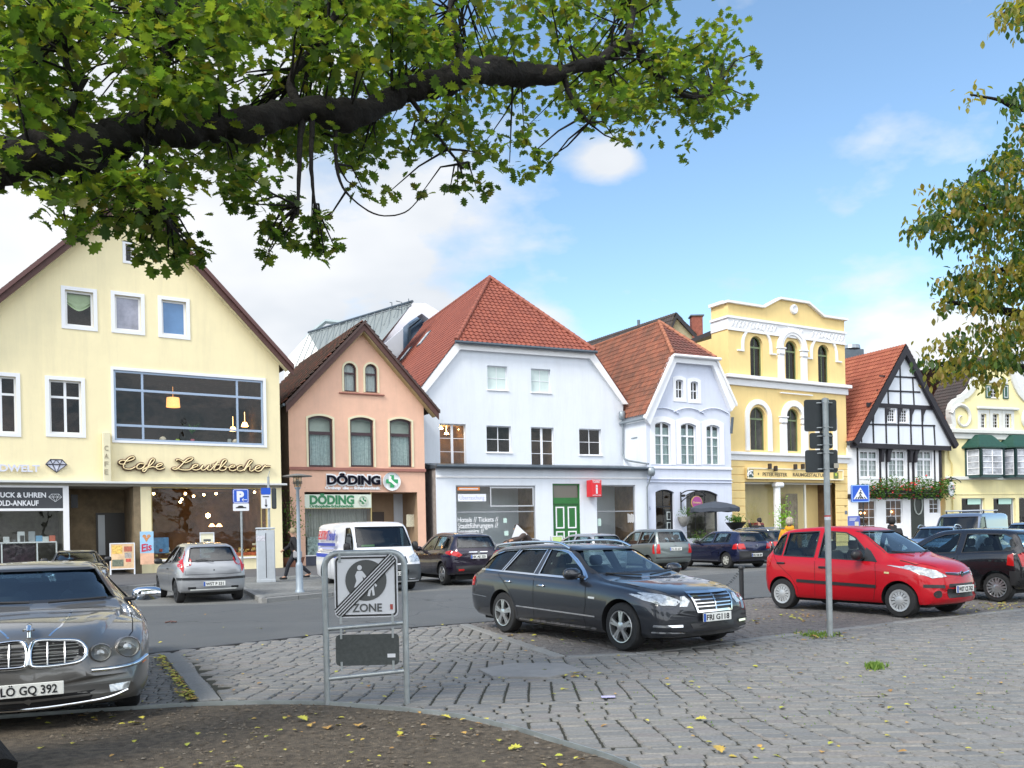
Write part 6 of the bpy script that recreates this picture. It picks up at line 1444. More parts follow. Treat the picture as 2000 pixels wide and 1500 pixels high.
rt=empty('hornbeam_tree',(10.5,12.5,0),0,'tree with green and yellowing hanging sprays at the right edge','tree');OO=Vector((10.5,12.5,0))
tr=MB();limb(tr,[(0,0,-.1,.5),(0,0,.4,.32),(.05,0,2,.27),(0,.1,4,.24),(-.05,0,6,.2),(0,0,8.5,.12),(0,0,11.5,.04)],14,4,.1);tr.build('trunk',M_bark,rt,smooth=70)
brs=[[(10.5,12.5,3.0,.12),ap_(2050,730,12.3,9),ap_(1960,715,12.2,6),ap_(1860,712,12.2,4),ap_(1815,705,12.2,2)],[(10.5,12.5,4.1,.12),ap_(2040,620,12.3,9),ap_(1930,600,12.2,6),ap_(1850,590,12.1,3)],[(10.5,12.5,5.5,.12),ap_(2040,400,12.4,9),ap_(1920,405,12.3,6),ap_(1830,430,12.2,3),ap_(1765,455,12.2,1.5)],[(10.5,12.5,5.6,.1),ap_(2030,330,12.6,8),ap_(1930,330,12.5,4),ap_(1870,375,12.4,2)],[(10.5,12.5,6.8,.1),ap_(2030,220,12.6,7),ap_(1950,195,12.5,3),ap_(1895,185,12.4,1.5)],[(10.5,12.5,8.0,.08),ap_(2030,20,12.6,5),ap_(1945,42,12.5,2)],[(10.5,12.5,4.6,.1),ap_(2040,520,12.3,8),ap_(1950,530,12.2,5),ap_(1880,560,12.2,2)]]
lm=MB();nodes=[]
for s in brs:nodes+=limb(lm,[loc_(p)for p in s],6,5,.1)
lm.build('limb',M_bark,rt,smooth=70)
reg=[([(1940,45),(1965,15),(1990,-20),(2060,-40),(2060,70),(1990,55),(1950,60)],.9),([(1890,182),(1925,180),(1962,195),(1990,165),(2060,150),(2060,270),(1990,250),(1950,240),(1962,210),(1920,200)],.6),
([(1755,452),(1785,432),(1800,405),(1800,375),(1845,378),(1868,345),(1905,318),(1960,290),(2000,275),(2060,262),(2060,520),(1990,515),(1950,500),(1925,488),(1900,475),(1850,468),(1812,492),(1800,455)],.45),
([(1822,580),(1835,540),(1870,528),(1910,512),(1960,490),(2060,500),(2060,660),(1970,640),(1930,610),(1870,612),(1840,600)],.75),([(1795,700),(1830,668),(1880,655),(1930,640),(1990,620),(2060,640),(2060,740),(2000,720),(1960,728),(1900,722),(1840,738),(1805,720)],.85),
([(1905,735),(1930,712),(1958,735),(1955,758),(1925,752)],1.0)]
rr=random.Random(12);G1=([],[]);G2=([],[])
for poly,yel in reg:
 x0,x1=min(p[0]for p in poly),max(p[0]for p in poly);y0,y1=min(p[1]for p in poly),max(p[1]for p in poly);n=int((x1-x0)*(y1-y0)/105)
 for i in range(n):
  x,y=rr.uniform(x0,x1),rr.uniform(y0,y1)
  if not inpoly(x,y,poly)or noise.noise(Vector((x/38,y/30,4)))<-.12:continue
  Y=12.0+rr.uniform(-.9,.9);c=Vector(loc_(tuple(at(x,y,Y))+(0,))[:3]);t_=G2 if noise.noise(Vector((x/30,y/30,9)))*.5+rr.random()<yel*.75 else G1
  for k in range(rr.randint(9,15)):
   q=c+Vector((rr.gauss(0,.075),rr.gauss(0,.1),rr.gauss(0,.07)))
   add_leaf(t_[0],t_[1],SIM,T(*q)@RZ(rr.uniform(0,6.28))@RX(rr.uniform(-1.9,-.3)),rr.uniform(.07,.12),.2)
for g_,m_ in((G1,island_mat('green_spray_leaf',((.025,.055,.02),(.045,.085,.025),(.08,.12,.03)),rough=.5,bump=0,translucent=.35)),(G2,island_mat('yellow_spray_leaf',((.18,.17,.04),(.27,.22,.05),(.13,.15,.04),(.26,.16,.05)),rough=.5,bump=0,translucent=.3))):
 me=bpy.data.meshes.new('crown');me.from_pydata(g_[0],[],g_[1]);me.materials.append(m_);me.shade_smooth();o=bpy.data.objects.new('crown',me);link(o);o.parent=rt
rr=random.Random(5);vs,fs=[],[]
for i in range(2600):
 d_=Vector((rr.gauss(0,1),rr.gauss(0,1),rr.gauss(0,.8))).normalized()*rr.uniform(.55,1)**.6
 add_leaf(vs,fs,SIM,T(d_.x*4.6,d_.y*4.6,8.6+d_.z*3.6)@rnd_rot(rr,1.0),rr.uniform(.5,.9),.1)
me=bpy.data.meshes.new('crown');me.from_pydata(vs,[],fs);me.materials.append(M_oakl)
for i,(x,y)in enumerate(((-17,-15),(-5,-19),(8,-16),(21,-19),(-30,-12))):
 e=empty('square_tree',(x,y,0),i*1.3,'round crowned tree on the near side of the square behind the viewer','tree','trees behind the viewer')
 o=bpy.data.objects.new('crown',me);link(o);o.parent=e;MB().tube([(0,0,0),(.1,0,3),(0,0,9)],[.32,.26,.12],10).build('trunk',M_bark,e,smooth=60)
# ================================================================ vehicles
M_tyre=mat('tyre_rubber',(.016,.016,.017),.75,var=.25,vscale=6,bump=.3,bscale=60)
M_alloy=mat('alloy_silver',(.55,.56,.57),.28,.85)
M_capm=mat('hubcap_silver',(.48,.49,.50),.4,.4)
M_chrome=mat('chrome',(.80,.82,.85),.08,1.0)
M_plast=mat('black_plastic',(.018,.018,.020),.45,var=.15)
M_lampr=mat('red_lamp',(.45,.012,.012),.12,coat=.6)
M_lampo=mat('orange_lamp',(.75,.16,.02),.15,coat=.6)
M_lampc=mat('clear_lamp',(.55,.58,.60),.08,.35,var=.55,vscale=16,coat=1.0)
M_seat=mat('seat_cloth',(.030,.032,.036),.85)
M_under=mat('dark_underbody',(.008,.008,.008),.9)
M_cut=mat('black_gap',(.006,.006,.007),.8)
M_platew=mat('number_plate_white',(.76,.77,.74),.45)
M_plateb=mat('plate_blue',(.02,.09,.42),.45)
M_platek=mat('plate_black',(.01,.01,.012),.5)
M_cglass=glass('car_glass',(.66,.76,.72),1.5,0,1.0)
M_wglass=glass('windscreen_glass',(.42,.56,.62),1.5,0,1.6)
M_dglass=glass('tinted_glass',(.10,.15,.19),1.5,0,2.2)
def paint(name,col,metal=.55,rough=.32):return mat(name,col,rough,metal,coat=1.0,spec=.5)
def loft(spec,inset=0.0,x0=None,x1=None,step=.055,zfloor=None):
 tp,bl,bt,wrf,wf=[pchip(spec[k])for k in('top','belt','bot','wr','w')]
 X0=spec['top'][0][0]if x0 is None else x0;X1=spec['top'][-1][0]if x1 is None else x1
 n=int((X1-X0)/step);xs=[X0+(X1-X0)*i/n for i in range(n+1)]
 if x0 is None:
  xs=[X0,X0+.012,X0+.03]+[x for x in xs if X0+.04<x<X1-.04]+[X1-.03,X1-.012,X1]
 xm=(spec['top'][0][0]+spec['top'][-1][0])/2;hl=spec['top'][-1][0]-xm;kf,kr=spec.get('curve',(.16,.10))
 Wm=max(p[1]for p in spec['w']);rings=[]
 for x in xs:
  w,zb,zs,zt,r=wf(x)-inset,bt(x),bl(x),tp(x)-inset*.8,wrf(x)-inset
  if zfloor is not None:zb=zfloor
  zs=min(zs,zt-.02);h=zt-zs;ed=min(.10,h*.55)
  q=[(0,zb),(w*.70,zb),(w*.92,zb+.015),(w*.975,zb+.07),(w*.995,zb+(zs-zb)*.38),(w,zb+(zs-zb)*.60),(w*.99,zb+(zs-zb)*.80),(w*.975,zs-.035),(w*.945,zs)]
  a=(w*.925,zs+min(.02,h*.2));b=(min(r,w*.92),zt-ed)
  for f in(.0,.33,.67,1.0):q.append((a[0]+(b[0]-a[0])*f,a[1]+(b[1]-a[1])*f))
  r_=b[0];q+=[(r_-.045*min(1,h*4),zt-ed*.45),(r_*.80,zt-ed*.16),(r_*.45,zt-.008),(0,zt)]
  ring=[(x,-y,z)for y,z in q]+[(x,y,z)for y,z in q[-2:0:-1]]
  t=(x-xm)/hl;k=(kf*t**3 if t>0 else kr*t**3)if True else 0
  rings.append([(px-k*(y/Wm)**2,y,z)for px,y,z in ring])
 m=len(rings[0]);mb=MB();vs=[p for r in rings for p in r]
 fs=[(i*m+j,i*m+(j+1)%m,(i+1)*m+(j+1)%m,(i+1)*m+j)for i in range(len(rings)-1)for j in range(m)]
 for e in(0,len(rings)-1):
  c=len(vs);zz=[p[2]for p in rings[e]];vs.append((xs[e],0,(min(zz)+max(zz))/2))
  for j in range(m):fs.append((e*m+j,e*m+(j+1)%m,c))
 mb.add(vs,fs);return mb
def boolean(o,cutter):
 md=o.modifiers.new('b','BOOLEAN');md.operation='DIFFERENCE';md.solver='EXACT';md.object=cutter;md.material_mode='INDEX'
 dg=bpy.context.evaluated_depsgraph_get();me=bpy.data.meshes.new_from_object(o.evaluated_get(dg));o.modifiers.clear()
 old=o.data;o.data=me;bpy.data.meshes.remove(old)
 cm=cutter.data;bpy.data.objects.remove(cutter);bpy.data.meshes.remove(cm)
class Surf:
 def __init__(s,mb):s.b=BVHTree.FromPolygons([Vector(v)for v in mb.v],mb.f)
 def hit(s,view,a,b):
  if view=='R':o,d=Vector((a,-3,b)),Vector((0,1,0))
  elif view=='L':o,d=Vector((a,3,b)),Vector((0,-1,0))
  elif view=='F':o,d=Vector((8,a,b)),Vector((-1,0,0))
  elif view=='B':o,d=Vector((-8,a,b)),Vector((1,0,0))
  else:o,d=Vector((a,b,4)),Vector((0,0,-1))
  h=s.b.ray_cast(o,d)
  if view in 'RL' and h[0]is not None and abs(h[0].y)<.42:h=(None,)
  if h[0]is None:h=s.b.find_nearest(o+d*(2.2 if view in 'RL' else 5 if view=='F' else 7 if view=='B' else 2.8))
  n=h[1]
  if n.dot(d)>0:n=-n
  return h[0],n,d
 def patch(s,view,poly,off=.004,g=.07,skirt=.0):
  xs=[p[0]for p in poly];ys=[p[1]for p in poly];pts=[];n0=len(poly);dens=[]
  for i in range(n0):
   p,q=poly[i],poly[(i+1)%n0];L_=math.hypot(q[0]-p[0],q[1]-p[1]);k=max(1,int(L_/g))
   for j in range(k):dens.append((p[0]+(q[0]-p[0])*j/k,p[1]+(q[1]-p[1])*j/k))
  n=len(dens);V=[Vector(p)for p in dens];x=min(xs)+g/2
  while x<max(xs):
   y=min(ys)+g/2
   while y<max(ys):
    if inpoly(x,y,dens)and min((x-p[0])**2+(y-p[1])**2 for p in dens)>(g*.4)**2:V.append(Vector((x,y)))
    y+=g
   x+=g
  rv,re,rf,*_=delaunay_2d_cdt(V,[(i,(i+1)%n)for i in range(n)],[],0,1e-6)
  vs=[]
  for p in rv:
   h,nn,d=s.hit(view,p.x,p.y);vs.append(h+nn*off)
  fs=[tuple(f)for f in rf if inpoly(sum(rv[i].x for i in f)/3,sum(rv[i].y for i in f)/3,dens)]
  if skirt:
   from collections import Counter
   ec=Counter();
   for f in fs:
    for i in range(3):ec[tuple(sorted((f[i],f[(i+1)%3])))]+=1
   b=len(vs);vs2=[]
   for p in rv:
    h,nn,d=s.hit(view,p.x,p.y);vs2.append(h-nn*skirt)
   vs+=vs2;fs+=[(a,c,b+c,b+a)for(a,c),k in ec.items()if k==1]
  return vs,fs
 def line(s,view,pts,w,off=.003,step=.05):
  P_=[]
  for p,q in zip(pts,pts[1:]):
   L_=math.hypot(q[0]-p[0],q[1]-p[1]);k=max(1,int(L_/step));P_+=[(p[0]+(q[0]-p[0])*j/k,p[1]+(q[1]-p[1])*j/k)for j in range(k)]
  P_.append(pts[-1]);vs=[];n=len(P_)
  for i,p in enumerate(P_):
   a,b=P_[max(i-1,0)],P_[min(i+1,n-1)];dx,dy=b[0]-a[0],b[1]-a[1];L_=math.hypot(dx,dy)or 1;nx,ny=-dy/L_*w/2,dx/L_*w/2
   for sg in(1,-1):
    h,nn,d=s.hit(view,p[0]+nx*sg,p[1]+ny*sg);vs.append(h+nn*off)
  return vs,[(2*i,2*i+2,2*i+3,2*i+1)for i in range(n-1)]
def wheel(car,x,y,r,rimr,style,n,rm,tw=.20,scale=1):
 sg=1 if y>0 else-1
 Mx=RX(-math.pi/2)if sg>0 else RX(math.pi/2)
 t=MB();prof=[(rimr,-tw),(r*.90,-tw),(r*.985,-tw+.02),(r,-tw+.045),(r,-.045),(r*.985,-.022),(r*.93,-.004),(rimr*1.06,.0),(rimr*.99,-.012),(rimr*.97,-.03),(rimr*.97,-tw)]
 t.lathe(prof,36,Mx);o=t.build('wheel',M_tyre,car,smooth=40,loc=(x,y,r))
 rb=MB();rb.cur=0;rb.lathe([(rimr*.97,-.10),(rimr*.97,-.02),(rimr,.002),(rimr*.985,.010),(rimr*.93,.008),(rimr*.90,-.03),(rimr*.90,-.10)],36,Mx)
 rb.lathe([(.001,-.075),(rimr*.95,-.075)],24,Mx,m=1)
 def spoke(a,w0,w1,r0,r1,z0=.0,z1=.004):
  ca,sa=math.cos(a),math.sin(a);q=[]
  for rr_,w,z in((r0,w0,z0+.012),(r1,w1,z1)):
   for sgn in(-1,1):q.append((rr_*ca-sgn*w*sa,rr_*sa+sgn*w*ca,z))
  lo=[(p[0],p[1],p[2]-.035)for p in q];vs=[Mx@Vector(p)for p in q+lo];rb.add(vs,[(0,1,3,2),(0,2,6,4),(1,5,7,3),(2,3,7,6),(0,4,5,1)],0)
 rb.lathe([(.001,.018),(.045,.016),(.07,.008),(.08,-.04)],16,Mx)
 for i in range(n):
  a=2*math.pi*i/n+.3
  if style=='twin':
   for da in(-.13,.13):spoke(a+da,.014,.020,.05,rimr*.93)
  elif style=='spoke':spoke(a,.030,.022,.05,rimr*.93)
  elif style=='vee':
   for da in(-.24,.24):spoke(a+da*.9,.018,.016,.05,rimr*.93)
  else:spoke(a,.008,.26*rimr/n*9,rimr*.30,rimr*.93,-.008,-.002)
 if style=='cap':rb.lathe([(.001,.006),(rimr*.42,.006),(rimr*.46,-.02)],24,Mx);rb.lathe([(rimr*.80,.004),(rimr*.93,.008),(rimr*.94,-.02)],36,Mx)
 rb.build('rim',[rm,M_cut],o,smooth=35)
 return o
def plate(car,S_,view,y,z,txt,w=.52,lean=0):
 h,nn,d=S_.hit(view,y,z);x=h.x+(.02 if view=='F' else-.02)
 Mx=T(x,y,z)@RZ(math.pi/2 if view=='F' else-math.pi/2)
 mb=MB();mb.cbox((0,0,0),(w,.014,.115),.004,M=Mx);o=mb.build('number_plate',M_platew,car)
 MB().cbox((-w/2+.022,-.0085,0),(.042,.003,.108),0,M=Mx).build('plate_band',M_plateb,o)
 if txt:
  cw=w-.10;text('plate_letters',txt,.072/.70,o,Mx@T(-w/2+.055,-.009,-.036),M_platek,.002,.002,width=cw)
 return o
def make_car(name,label,loc,th,spec,col,group=None,scale=1.0,main=True,cat='car'):
 root=empty(name,loc,th,label,cat,group);root.scale=(scale,)*3
 body=loft(spec);S_=Surf(body);bo=body.build('body',[col,M_cut],root)
 wb,tr,r=spec['wb'],spec['track'],spec['r']
 cut=MB();cut.cur=1;ra=r*1.13;Wm=max(p[1]for p in spec['w'])
 for x in(0,wb):
  for sg in(-1,1):cut.lathe([(ra,Wm-.34),(ra,Wm+.3)],40,T(x,0,r+.01)@RX(-math.pi/2*sg),cap=True)
 co=cut.build('cut',[col,M_cut]);co.parent=None;co.data.transform(Matrix.Identity(4));co.matrix_world=root.matrix_world
 bo.parent=None;co.matrix_world=Matrix.Identity(4);boolean(bo,co)
 if spec.get('cav'):
  x0,x1,zf=spec['cav'];cv=loft(spec,.075,x0,x1,zfloor=zf,step=.08);cv.m=[1]*len(cv.f);co=cv.build('cut',[col,M_cut]);boolean(bo,co)
  cut=MB();cut.cur=1
  for p in spec['side']:cut.prism(p,-1.4,1.4)
  co=cut.build('cut',[col,M_cut]);boolean(bo,co)
  cut=MB();cut.cur=1
  if 'ws' in spec:p,xa,xb=spec['ws'];cut.prism(p,-xb,-xa,M=RZ(math.pi/2))
  if 'rw' in spec:p,xa,xb=spec['rw'];cut.prism(p,-xb,-xa,M=RZ(math.pi/2))
  if cut.v:co=cut.build('cut',[col,M_cut]);boolean(bo,co)
 bo.parent=root;bo.data.shade_smooth();bo.data.set_sharp_from_angle(angle=R(42))
 g=.012
 gm=spec.get('glass',M_cglass)
 for p in spec['side']:
  cx=sum(q[0]for q in p)/len(p);cz=sum(q[1]for q in p)/len(p);e=[(cx+(q[0]-cx)*1.03,cz+(q[1]-cz)*1.04)for q in p]
  for vw in 'RL':
   vs,fs=S_.patch(vw,e,-.012 if spec.get('cav')else.004);mb=MB();mb.add(vs,fs);mb.build('side_window',gm,root,smooth=80,fix=False)
   if main and spec.get('trim',True):
    vs,fs=S_.line(vw,p+[p[0]],.022,.003);mb=MB();mb.add(vs,fs);mb.build('window_seal',spec.get('sealm',M_plast),root,fix=False)
 for key,vw,nm in(('ws','F','windscreen'),('rw','B','rear_window')):
  if key not in spec:continue
  p=spec[key][0];cx=0;cz=sum(q[1]for q in p)/len(p);e=[(q[0]*1.03,cz+(q[1]-cz)*1.05)for q in p]
  vs,fs=S_.patch(vw,e,-.010 if spec.get('cav')else.004,g=.1);mb=MB();mb.add(vs,fs);mb.build(nm,(M_wglass if key=='ws' else spec.get('rglass',M_dglass)),root,smooth=80,fix=False)
  vs,fs=S_.line(vw,p+[p[0]],.025,.002);mb=MB();mb.add(vs,fs);mb.build('window_seal',M_plast,root,fix=False)
 for x in(0,wb):
  for sg in(-1,1):wheel(root,x,sg*tr,r,spec['rim'][0],spec['rim'][1],spec['rim'][2],spec['rim'][3])
 mb=MB();xs0,xs1=spec['top'][0][0],spec['top'][-1][0];mb.box(xs0+.3,xs1-.3,-Wm*.72,Wm*.72,.17,.3);mb.build('underbody',M_under,root)
 for item in spec.get('extra',[]):
  kind=item[0]
  if kind=='line':
   _,nm,vws,pts,w,m_=item[:6];off=item[6]if len(item)>6 else.003
   for vw in vws:
    for sgn in((1,-1)if vw in 'FB' and min(q[0]for q in pts)>.04 else(1,)):
     vs,fs=S_.line(vw,[(q[0]*sgn,q[1])for q in pts],w,off);mb=MB();mb.add(vs,fs);mb.build(nm,m_,root,fix=False)
  elif kind=='patch':
   _,nm,vws,pts,m_=item[:5];off=item[5]if len(item)>5 else.008
   if nm=='tail_light' and vws=='RL':pts=[(q[0]+.11,q[1])for q in pts]
   for vw in vws:
    for sgn in((1,-1)if vw in 'FB' and min(q[0]for q in pts)>.04 else(1,)):
     vs,fs=S_.patch(vw,[(q[0]*sgn,q[1])for q in pts],off,g=.05,skirt=.015);mb=MB();mb.add(vs,fs);mb.build(nm,m_,root,smooth=60,fix=False)
  elif kind=='handle':
   for x,z in item[1]:
    for vw in 'RL':
     h,nn,d=S_.hit(vw,x,z);mb=MB();mb.cbox((0,0,0),(.19,.035,.035),.015,M=T(*(h-d*.014)));mb.build('door_handle',item[2],root,smooth=60)
  elif kind=='mirror':
   _,x,z,dims,m_=item
   for sg in(-1,1):
    h,nn,d=S_.hit('R' if sg<0 else 'L',x,z-.04);y=h.y;mb=MB();L_,w_,h_=dims
    prof=[(.001,-.5),(.34,-.48),(.47,-.3),(.50,0),(.46,.3),(.3,.47),(.001,.5)]
    mb.lathe(prof,18,T(x+.02,y+sg*(w_/2+.05),z+.02)@Matrix.Diagonal((L_,1,h_,1))@RX(math.pi/2)@Matrix.Diagonal((1,1,w_,1)))
    mo=mb.build('wing_mirror',m_,root,smooth=60);mb=MB();mb.cbox((x+.03,y+sg*.03,z-.03),(.09,.12,.04),.015);mb.build('mirror_arm',M_plast,mo)
  elif kind=='plate':plate(root,S_,item[1],item[2],item[3],item[4])
  elif kind=='box':
   _,nm,c,d,bv,m_=item;mb=MB();mb.cbox(c,d,bv);mb.build(nm,m_,root,smooth=50)
  elif kind=='tube':
   _,nm,pts,rr_,m_=item;mb=MB();mb.tube(catmull(pts,5),rr_,8);mb.build(nm,m_,root,smooth=60)
  elif kind=='fn':item[1](root,S_)
 if spec.get('seats'):
  for x,ys in spec['seats']:
   for y in ys:
    zf=spec.get('seatz',.45);mb=MB();Mx=T(x,y,zf);w_=.50
    mb.cbox((.22,0,.0),(.5,w_,.16),.06,M=Mx);mb.cbox((-.06,0,.32),(.13,w_,.58),.06,M=Mx@RY(R(-12)));mb.cbox((-.13,0,.70),(.09,.26,.17),.04,M=Mx@RY(R(-8)));mb.build('seat',M_seat,root,smooth=60)
 if spec.get('wheelpos'):
  x,y,z=spec['wheelpos'];mb=MB();Mx=T(x,y,z)@RY(R(-65));mb.tube([Mx@Vector((.185*math.cos(a*.3927),.185*math.sin(a*.3927),0))for a in range(16)],.016,6,closed=True);mb.tube([Mx@Vector((-.18,0,0)),Mx@Vector((.18,0,0))],.02,5);mb.build('steering_wheel',M_plast,root,smooth=60)
  mb=MB();mb.cbox((x+.35,0,z-.08),(.45,1.25,.18),.06);mb.build('dashboard',M_plast,root,smooth=50)
 return root
def ellipse(cx,cz,a,b,n=16):return[(cx+a*math.cos(2*math.pi*i/n),cz+b*math.sin(2*math.pi*i/n))for i in range(n)]
def disc_emblem(m_in,view,y,z,r,motif=None,m_motif=None,ring=True):
 def fn(root,S_):
  h,nn,d=S_.hit(view,y,z);sx=1 if view=='F' else-1;Mx=T(h.x+sx*.006,y,z)@RY(math.pi/2*sx)
  mb=MB();mb.lathe([(.001,.010),(r*.8,.010)],24,Mx);o=mb.build('emblem',m_in,root)
  if ring:MB().lathe([(r*.82,0),(r*.82,.016),(r,.016),(r,0)],24,Mx).build('emblem_ring',M_chrome,o,smooth=40)
  if motif:
   M2=T(h.x+sx*.020,y,z)@RZ(math.pi/2*sx);mb=MB()
   for l in motif:mb.tube([M2@Vector((p[0]*r,0,p[1]*r))for p in l],r*.09,5)
   mb.build('emblem_mark',m_motif or M_chrome,o)
 return('fn',fn)
VWM=[[(-.62,.55),(-.22,-.68),(0,-.15),(.22,-.68),(.62,.55)],[(-.28,.72),(0,.1),(.28,.72)]]
STAR=[[(0,0),(0,.85)],[(0,0),(-.74,-.42)],[(0,0),(.74,-.42)]]
def place(px,py,th,lx,ly,sc=1.0):
 """root position so that the wheel at local (lx, ly) stands on the ground point seen at the pixel"""
 p=gnd(px,py);c,s=math.cos(th),math.sin(th);return(p.x-(lx*c-ly*s)*sc,p.y-(lx*s+ly*c)*sc,0)
# ---- dark grey estate
M_dgrey=paint('graphite_paint',(.030,.033,.042),.6,.34)
est=dict(wb=2.874,track=.90,r=.335,rim=(.225,'twin',5,M_alloy),curve=(.22,.14),
top=[(-1.20,.64),(-1.16,.94),(-1.08,1.02),(-.88,1.22),(-.68,1.38),(-.40,1.435),(.5,1.465),(1.2,1.455),(1.50,1.405),(1.85,1.24),(2.20,1.07),(2.46,.975),(2.80,.945),(3.20,.895),(3.50,.84),(3.63,.79),(3.70,.70),(3.735,.56)],
belt=[(-1.20,.60),(-1.10,.90),(-.60,.985),(.4,.965),(1.2,.94),(2.2,.905),(2.9,.84),(3.35,.76),(3.62,.66),(3.735,.53)],
bot=[(-1.20,.46),(-1.12,.32),(-.85,.24),(0,.21),(2.9,.20),(3.4,.20),(3.66,.22),(3.735,.30)],
wr=[(-1.2,.70),(-.9,.66),(-.5,.62),(.5,.61),(1.3,.60),(1.8,.65),(2.4,.76),(3.1,.72),(3.73,.58)],
w=[(-1.20,.80),(-1.12,.86),(-.8,.905),(0,.93),(1.4,.925),(2.7,.93),(3.1,.915),(3.5,.87),(3.68,.80),(3.735,.72)],
cav=(-.98,2.30,.38),
side=[[(-.90,1.045),(-.10,1.02),(.10,1.375),(-.32,1.35),(-.60,1.27)],[(-.04,1.02),(.80,.995),(.84,1.385),(.18,1.38)],[(.93,.995),(2.02,.965),(1.86,1.08),(1.60,1.23),(1.38,1.335),(1.20,1.372),(.93,1.388)]],
ws=([(-.70,1.035),(.70,1.035),(.57,1.375),(-.57,1.375)],1.25,3.2),rw=([(-.60,1.08),(.60,1.08),(.50,1.34),(-.50,1.34)],-1.6,-.55),sealm=M_chrome,
seats=[(1.05,(-.37,.37)),(.15,(-.45,.0,.45))],seatz=.50,wheelpos=(1.72,.37,.86))
BK=M_cut
est['extra']=[('patch','grille','F',[(-.37,.80),(.37,.80),(.32,.565),(-.32,.565)],M_plast,.004),
('line','grille_frame','F',[(-.37,.80),(.37,.80),(.31,.56),(-.31,.56),(-.37,.80)],.028,M_chrome,.016)]+[('line','grille_bar','F',[(-.35+.012*i,.755-.045*i),(.35-.012*i,.755-.045*i)],.015,M_chrome,.012)for i in range(4)]+[('line','grille_bar','F',[(0,.80),(0,.56)],.018,M_chrome,.014),
('patch','headlight','F',[(.52,.70),(.60,.645),(.76,.655),(.86,.72),(.88,.79),(.80,.815),(.64,.79)],M_lampc),('patch','inner_lamp','F',[(.40,.70),(.46,.63),(.56,.635),(.50,.76),(.44,.765)],M_lampc),
('line','daytime_light','F',[(.52,.375),(.84,.385)],.032,M_chrome,.012),('patch','air_intake','F',[(-.40,.40),(.40,.40),(.36,.27),(-.36,.27)],M_plast,.003),('line','bumper_chrome','F',[(.50,.29),(.84,.30)],.02,M_chrome,.01),
('plate','F',0,.475,'FRI G118'),('line','side_trim','RL',[(.42,.475),(2.36,.44)],.022,M_chrome,.008),('line','sill_trim','RL',[(.45,.275),(2.36,.265)],.03,M_chrome,.004),
('line','belt_chrome','RL',[(-.92,1.035),(0,1.012),(.9,.985),(2.06,.955)],.020,M_chrome,.007),('line','roof_chrome','RL',[(-.93,1.05),(-.62,1.29),(-.30,1.372),(.3,1.398),(1.15,1.392),(1.40,1.352),(1.64,1.235),(2.06,.97)],.018,M_chrome,.006),
('line','door_gap','RL',[(.88,.96),(.885,.6),(.88,.30)],.008,BK),('line','door_gap','RL',[(2.14,.93),(2.16,.6),(2.10,.42),(2.14,.30)],.008,BK),('line','door_gap','RL',[(-.14,.98),(.05,.86),(.28,.66),(.42,.45),(.44,.30)],.008,BK),
('line','bonnet_gap','T',[(2.50,.74),(3.0,.71),(3.45,.60)],.008,BK),('line','bonnet_gap','T',[(2.50,-.74),(3.0,-.71),(3.45,-.60)],.008,BK),
('handle',[(1.08,.83),(.18,.86)],M_chrome),('mirror',1.92,1.02,(.16,.26,.18),M_dgrey),('patch','tail_light','RL',[(-1.12,.74),(-1.0,.76),(-.96,.90),(-1.07,.93)],M_lampr),('patch','tail_light','B',[(.55,.74),(.78,.74),(.78,.92),(.62,.92)],M_lampr),
('line','rear_chrome','RL',[(-1.08,.60),(-.46,.575)],.014,M_chrome,.004),('line','side_lamp','RL',[(2.22,.71),(2.36,.705)],.03,M_platew,.006),
('tube','roof_rail',[(-.62,-.62,1.37),(-.45,-.62,1.455),(.4,-.61,1.50),(1.1,-.60,1.49),(1.42,-.60,1.40)],.020,M_chrome),('tube','roof_rail',[(-.62,.62,1.37),(-.45,.62,1.455),(.4,.61,1.50),(1.1,.60,1.49),(1.42,.60,1.40)],.020,M_chrome),
('tube','wiper',[(2.42,-.1,1.00),(2.25,-.62,1.045)],.012,M_plast),('tube','wiper',[(2.44,.05,1.00),(2.30,.60,1.04)],.012,M_plast)]
make_car('estate_car','dark graphite estate car with chrome roof rails parked nose out beside the zone sign',(.52,14.35,0),-.978,est,M_dgrey).scale=(.99,.99,.955)
